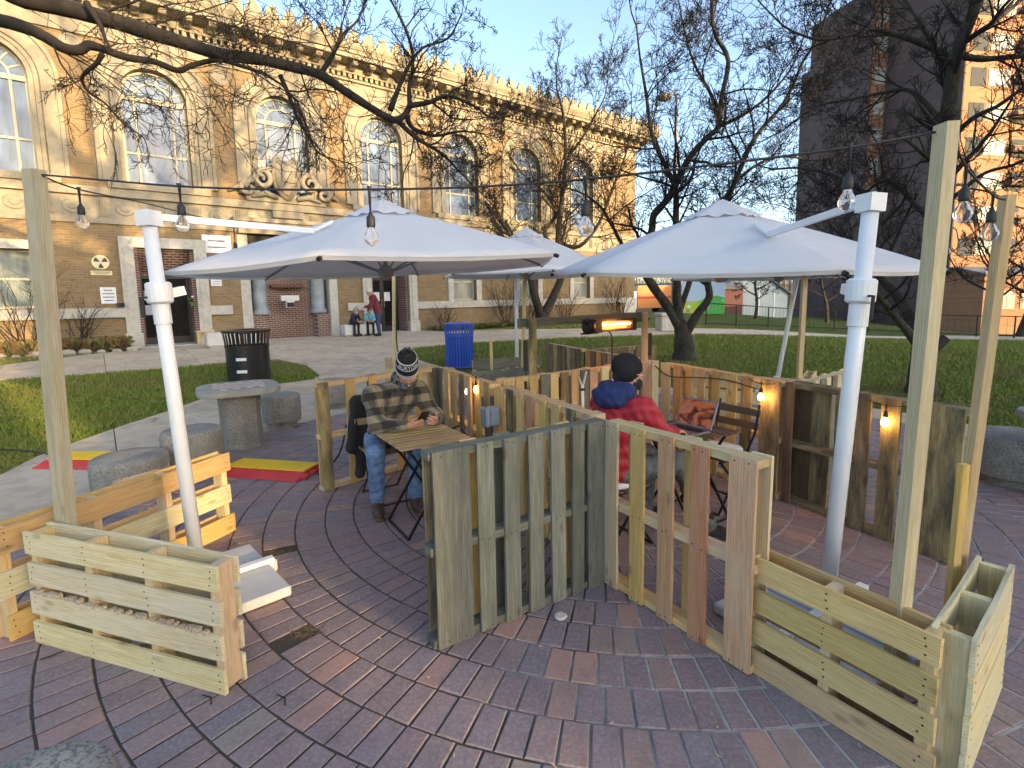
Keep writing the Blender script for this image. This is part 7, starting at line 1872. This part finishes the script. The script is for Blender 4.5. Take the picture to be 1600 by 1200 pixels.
# ---- distant group by the right library door
def far_person(label, p, rot, coat, trousers, hatm, h=1.66, sit=False, bag=None, lean=0.0, hair=None):
    t = thing('person', label, 'person', p, rot); k = h/1.7
    R0 = Euler((math.radians(-15), 0, 0)).to_matrix()
    if not sit:
        hip, sh, hd = V3((0, 0, 0.88*k)), V3((0, lean, 1.36*k)), V3((0, lean*1.5 + 0.03, 1.58*k)); kn = [V3((e*0.1, 0.03, 0.47*k)) for e in (-1, 1)]; an = [V3((e*0.1, 0.0, 0.09)) for e in (-1, 1)]
    else:
        hip, sh, hd = V3((0, 0, 0.46)), V3((0, 0.08 + lean, 0.46 + 0.42*k)), V3((0, 0.14 + lean, 0.46 + 0.62*k)); kn = [V3((e*0.09, 0.36*k, 0.46)) for e in (-1, 1)]; an = [V3((e*0.09, 0.36*k, 0.09)) for e in (-1, 1)]
    S = [sh + V3((e*0.16*k, 0, 0)) for e in (-1, 1)]; E = [sh + V3((e*0.21*k, 0.10, -0.26*k)) for e in (-1, 1)]; Wr = [sh + V3((e*0.10*k, 0.30*k, -0.30*k)) for e in (-1, 1)]
    hp, L2 = head_prims(hd, R0)
    b = hp + [('c', hip, sh, 0.09*k, 0.1*k, 0.04), ('c', sh, hd, 0.05, 0.05, 0.03)]
    for i in (0, 1):
        b += [('c', S[i], E[i], 0.04*k, 0.034*k, 0.02), ('c', E[i], Wr[i], 0.034*k, 0.026*k, 0.02), ('c', hip + V3(((i*2-1)*0.09, 0, 0)), kn[i], 0.065*k, 0.05*k, 0.03), ('c', kn[i], an[i], 0.048*k, 0.034*k, 0.02)]
        b += hand(Wr[i], V3((0, 1, -0.2)), V3((0, 0, -1)), 1 if i else -1, 0.5)
    person_part('body', b, 0.012, M_SKIN, t)
    cj = [('c', hip + V3((0, 0, 0.0)), sh, 0.155*k, 0.15*k, 0.08), ('c', S[0], S[1], 0.085*k, 0.085*k, 0.06)]
    for i in (0, 1): cj += [('c', S[i], E[i], 0.075*k, 0.06*k, 0.04), ('c', E[i], Wr[i].lerp(E[i], 0.1), 0.06*k, 0.045*k, 0.03)]
    person_part('coat', cj, 0.014, coat, t, folds(0.006, 22))
    tj = []
    for i in (0, 1): tj += [('c', hip + V3(((i*2-1)*0.08, 0, -0.02)), kn[i], 0.09*k, 0.072*k, 0.04), ('c', kn[i], an[i] + V3((0, 0, 0.04)), 0.07*k, 0.055*k, 0.03)]
    person_part('trousers', tj, 0.014, trousers, t)
    for i in (0, 1): person_part('shoe', boot(an[i], V3((0, 1, 0)), 0.9), 0.012, M_BLKCLOTH, t)
    if hatm: person_part('hat', [('e', L2(0, -0.012, 0.06), (0.092, 0.108, 0.088), R0, 0.02), ('e', L2(0, 0, 0.16), (0.035, 0.035, 0.035), R0, 0.02)], 0.011, hatm, t)
    if hair: person_part('hair', [('e', L2(0, -0.02, 0.03), (0.086, 0.10, 0.095), R0, 0.02), ('c', L2(0, -0.06, 0.0), L2(0, -0.06, -0.12), 0.06, 0.05, 0.03)], 0.011, hair, t)
    if bag: person_part('bag', [('e', hip + V3((0.22, 0.05, -0.05)), (0.09, 0.07, 0.14), None, 0.02)], 0.013, bag, t)
    return t
M_WINE = speck('wine_red_coat', (0.16, 0.02, 0.03), (0.12, 0.015, 0.024), 6, 0.8, 0.3)
wpos = GT(593, 525.5); far_person('standing person in wine red coat and cream hat by the door', wpos, math.radians(110), M_WINE, denim('navy_trousers', (0.04, 0.05, 0.11), (0.06, 0.07, 0.14)), speck('cream_knit', (0.6, 0.57, 0.48), (0.5, 0.46, 0.38), 40, 0.95, 0.3), 1.64, lean=0.16, bag=plain('red_bag', (0.5, 0.02, 0.03), 0.6))
p_ = GT(548, 525.5); far_person('child in dark navy coat and grey hat sitting on a stone block', Vector((p_.x, p_.y, p_.z)) + FN*0.14, yaw(FN + FU*0.35), speck('dark_navy_coat', (0.018, 0.024, 0.06), (0.012, 0.016, 0.04), 6, 0.8, 0.2), M_BLKCLOTH, speck('grey_knit', (0.3, 0.3, 0.31), (0.2, 0.2, 0.21), 40, 0.95, 0.3), 1.15, True, lean=0.12)
p_ = GT(577, 523.5); far_person('child in turquoise coat sitting on the right stone block', Vector((p_.x, p_.y, p_.z)) + FN*0.1, yaw(FN - FU*0.3), speck('turquoise_coat', (0.16, 0.50, 0.60), (0.12, 0.42, 0.52), 6, 0.8, 0.2), M_BLKCLOTH, None, 1.15, True, lean=0.02, hair=speck('dark_hair', (0.05, 0.025, 0.02), (0.03, 0.015, 0.012), 30, 0.7, 0.3))

# ---------------------------------------------------------------- small litter and details
sc = G(876, 966); tag(put('crushed_cup', mesh_of('crushed_cup', *(lambda b: (b.v, b.f))(MB().lathe([(0.03, 0.0), (0.038, 0.012), (0.03, 0.02), (0.012, 0.014)], 9)), plain('dirty_white', (0.55, 0.52, 0.47), 0.8), True), None, (sc.x, sc.y, 0.002)), 'crushed pale cup piece on the dark bricks below the pallet corner', 'litter')
tw = random.Random(14)
for i, (px, py) in enumerate([(63, 1030), (330, 1100), (445, 1102)]):
    q = G(px, py, 0.004); a = tw.random()*3; tag(origin_to(MB().tube([q, q + Vector((0.04*math.cos(a), 0.04*math.sin(a), 0.004)), q + Vector((0.09*math.cos(a+0.4), 0.09*math.sin(a+0.4), 0.002))], [0.003, 0.0035, 0.002], 5).build('fallen_twig', M_TWIG), q), ['fallen twig on the bricks left of the near left planter', 'fallen twig at the right end of the near left planter', 'fallen twig on the open bricks right of the near left planter'][i], 'twig')
m = MB()
for k in range(240):
    a, r_ = tw.random()*6.28, PR*math.sqrt(tw.random()); x, y = PC.x + r_*math.cos(a), PC.y + r_*math.sin(a)
    if y < 1.3: continue
    b = tw.random()*6.28; L = tw.uniform(0.004, 0.013); m.bar((x - L*math.cos(b), y - L*math.sin(b), 0.006), (x + L*math.cos(b), y + L*math.sin(b), 0.006), tw.uniform(0.003, 0.007), 0.003)
tag(m.build('wood_chips', speck('chip', (0.55, 0.45, 0.28), (0.36, 0.28, 0.17), 3, 0.9, 0)), 'tiny wood chips and crumbs strewn over the brick patio', 'debris', kind='stuff')
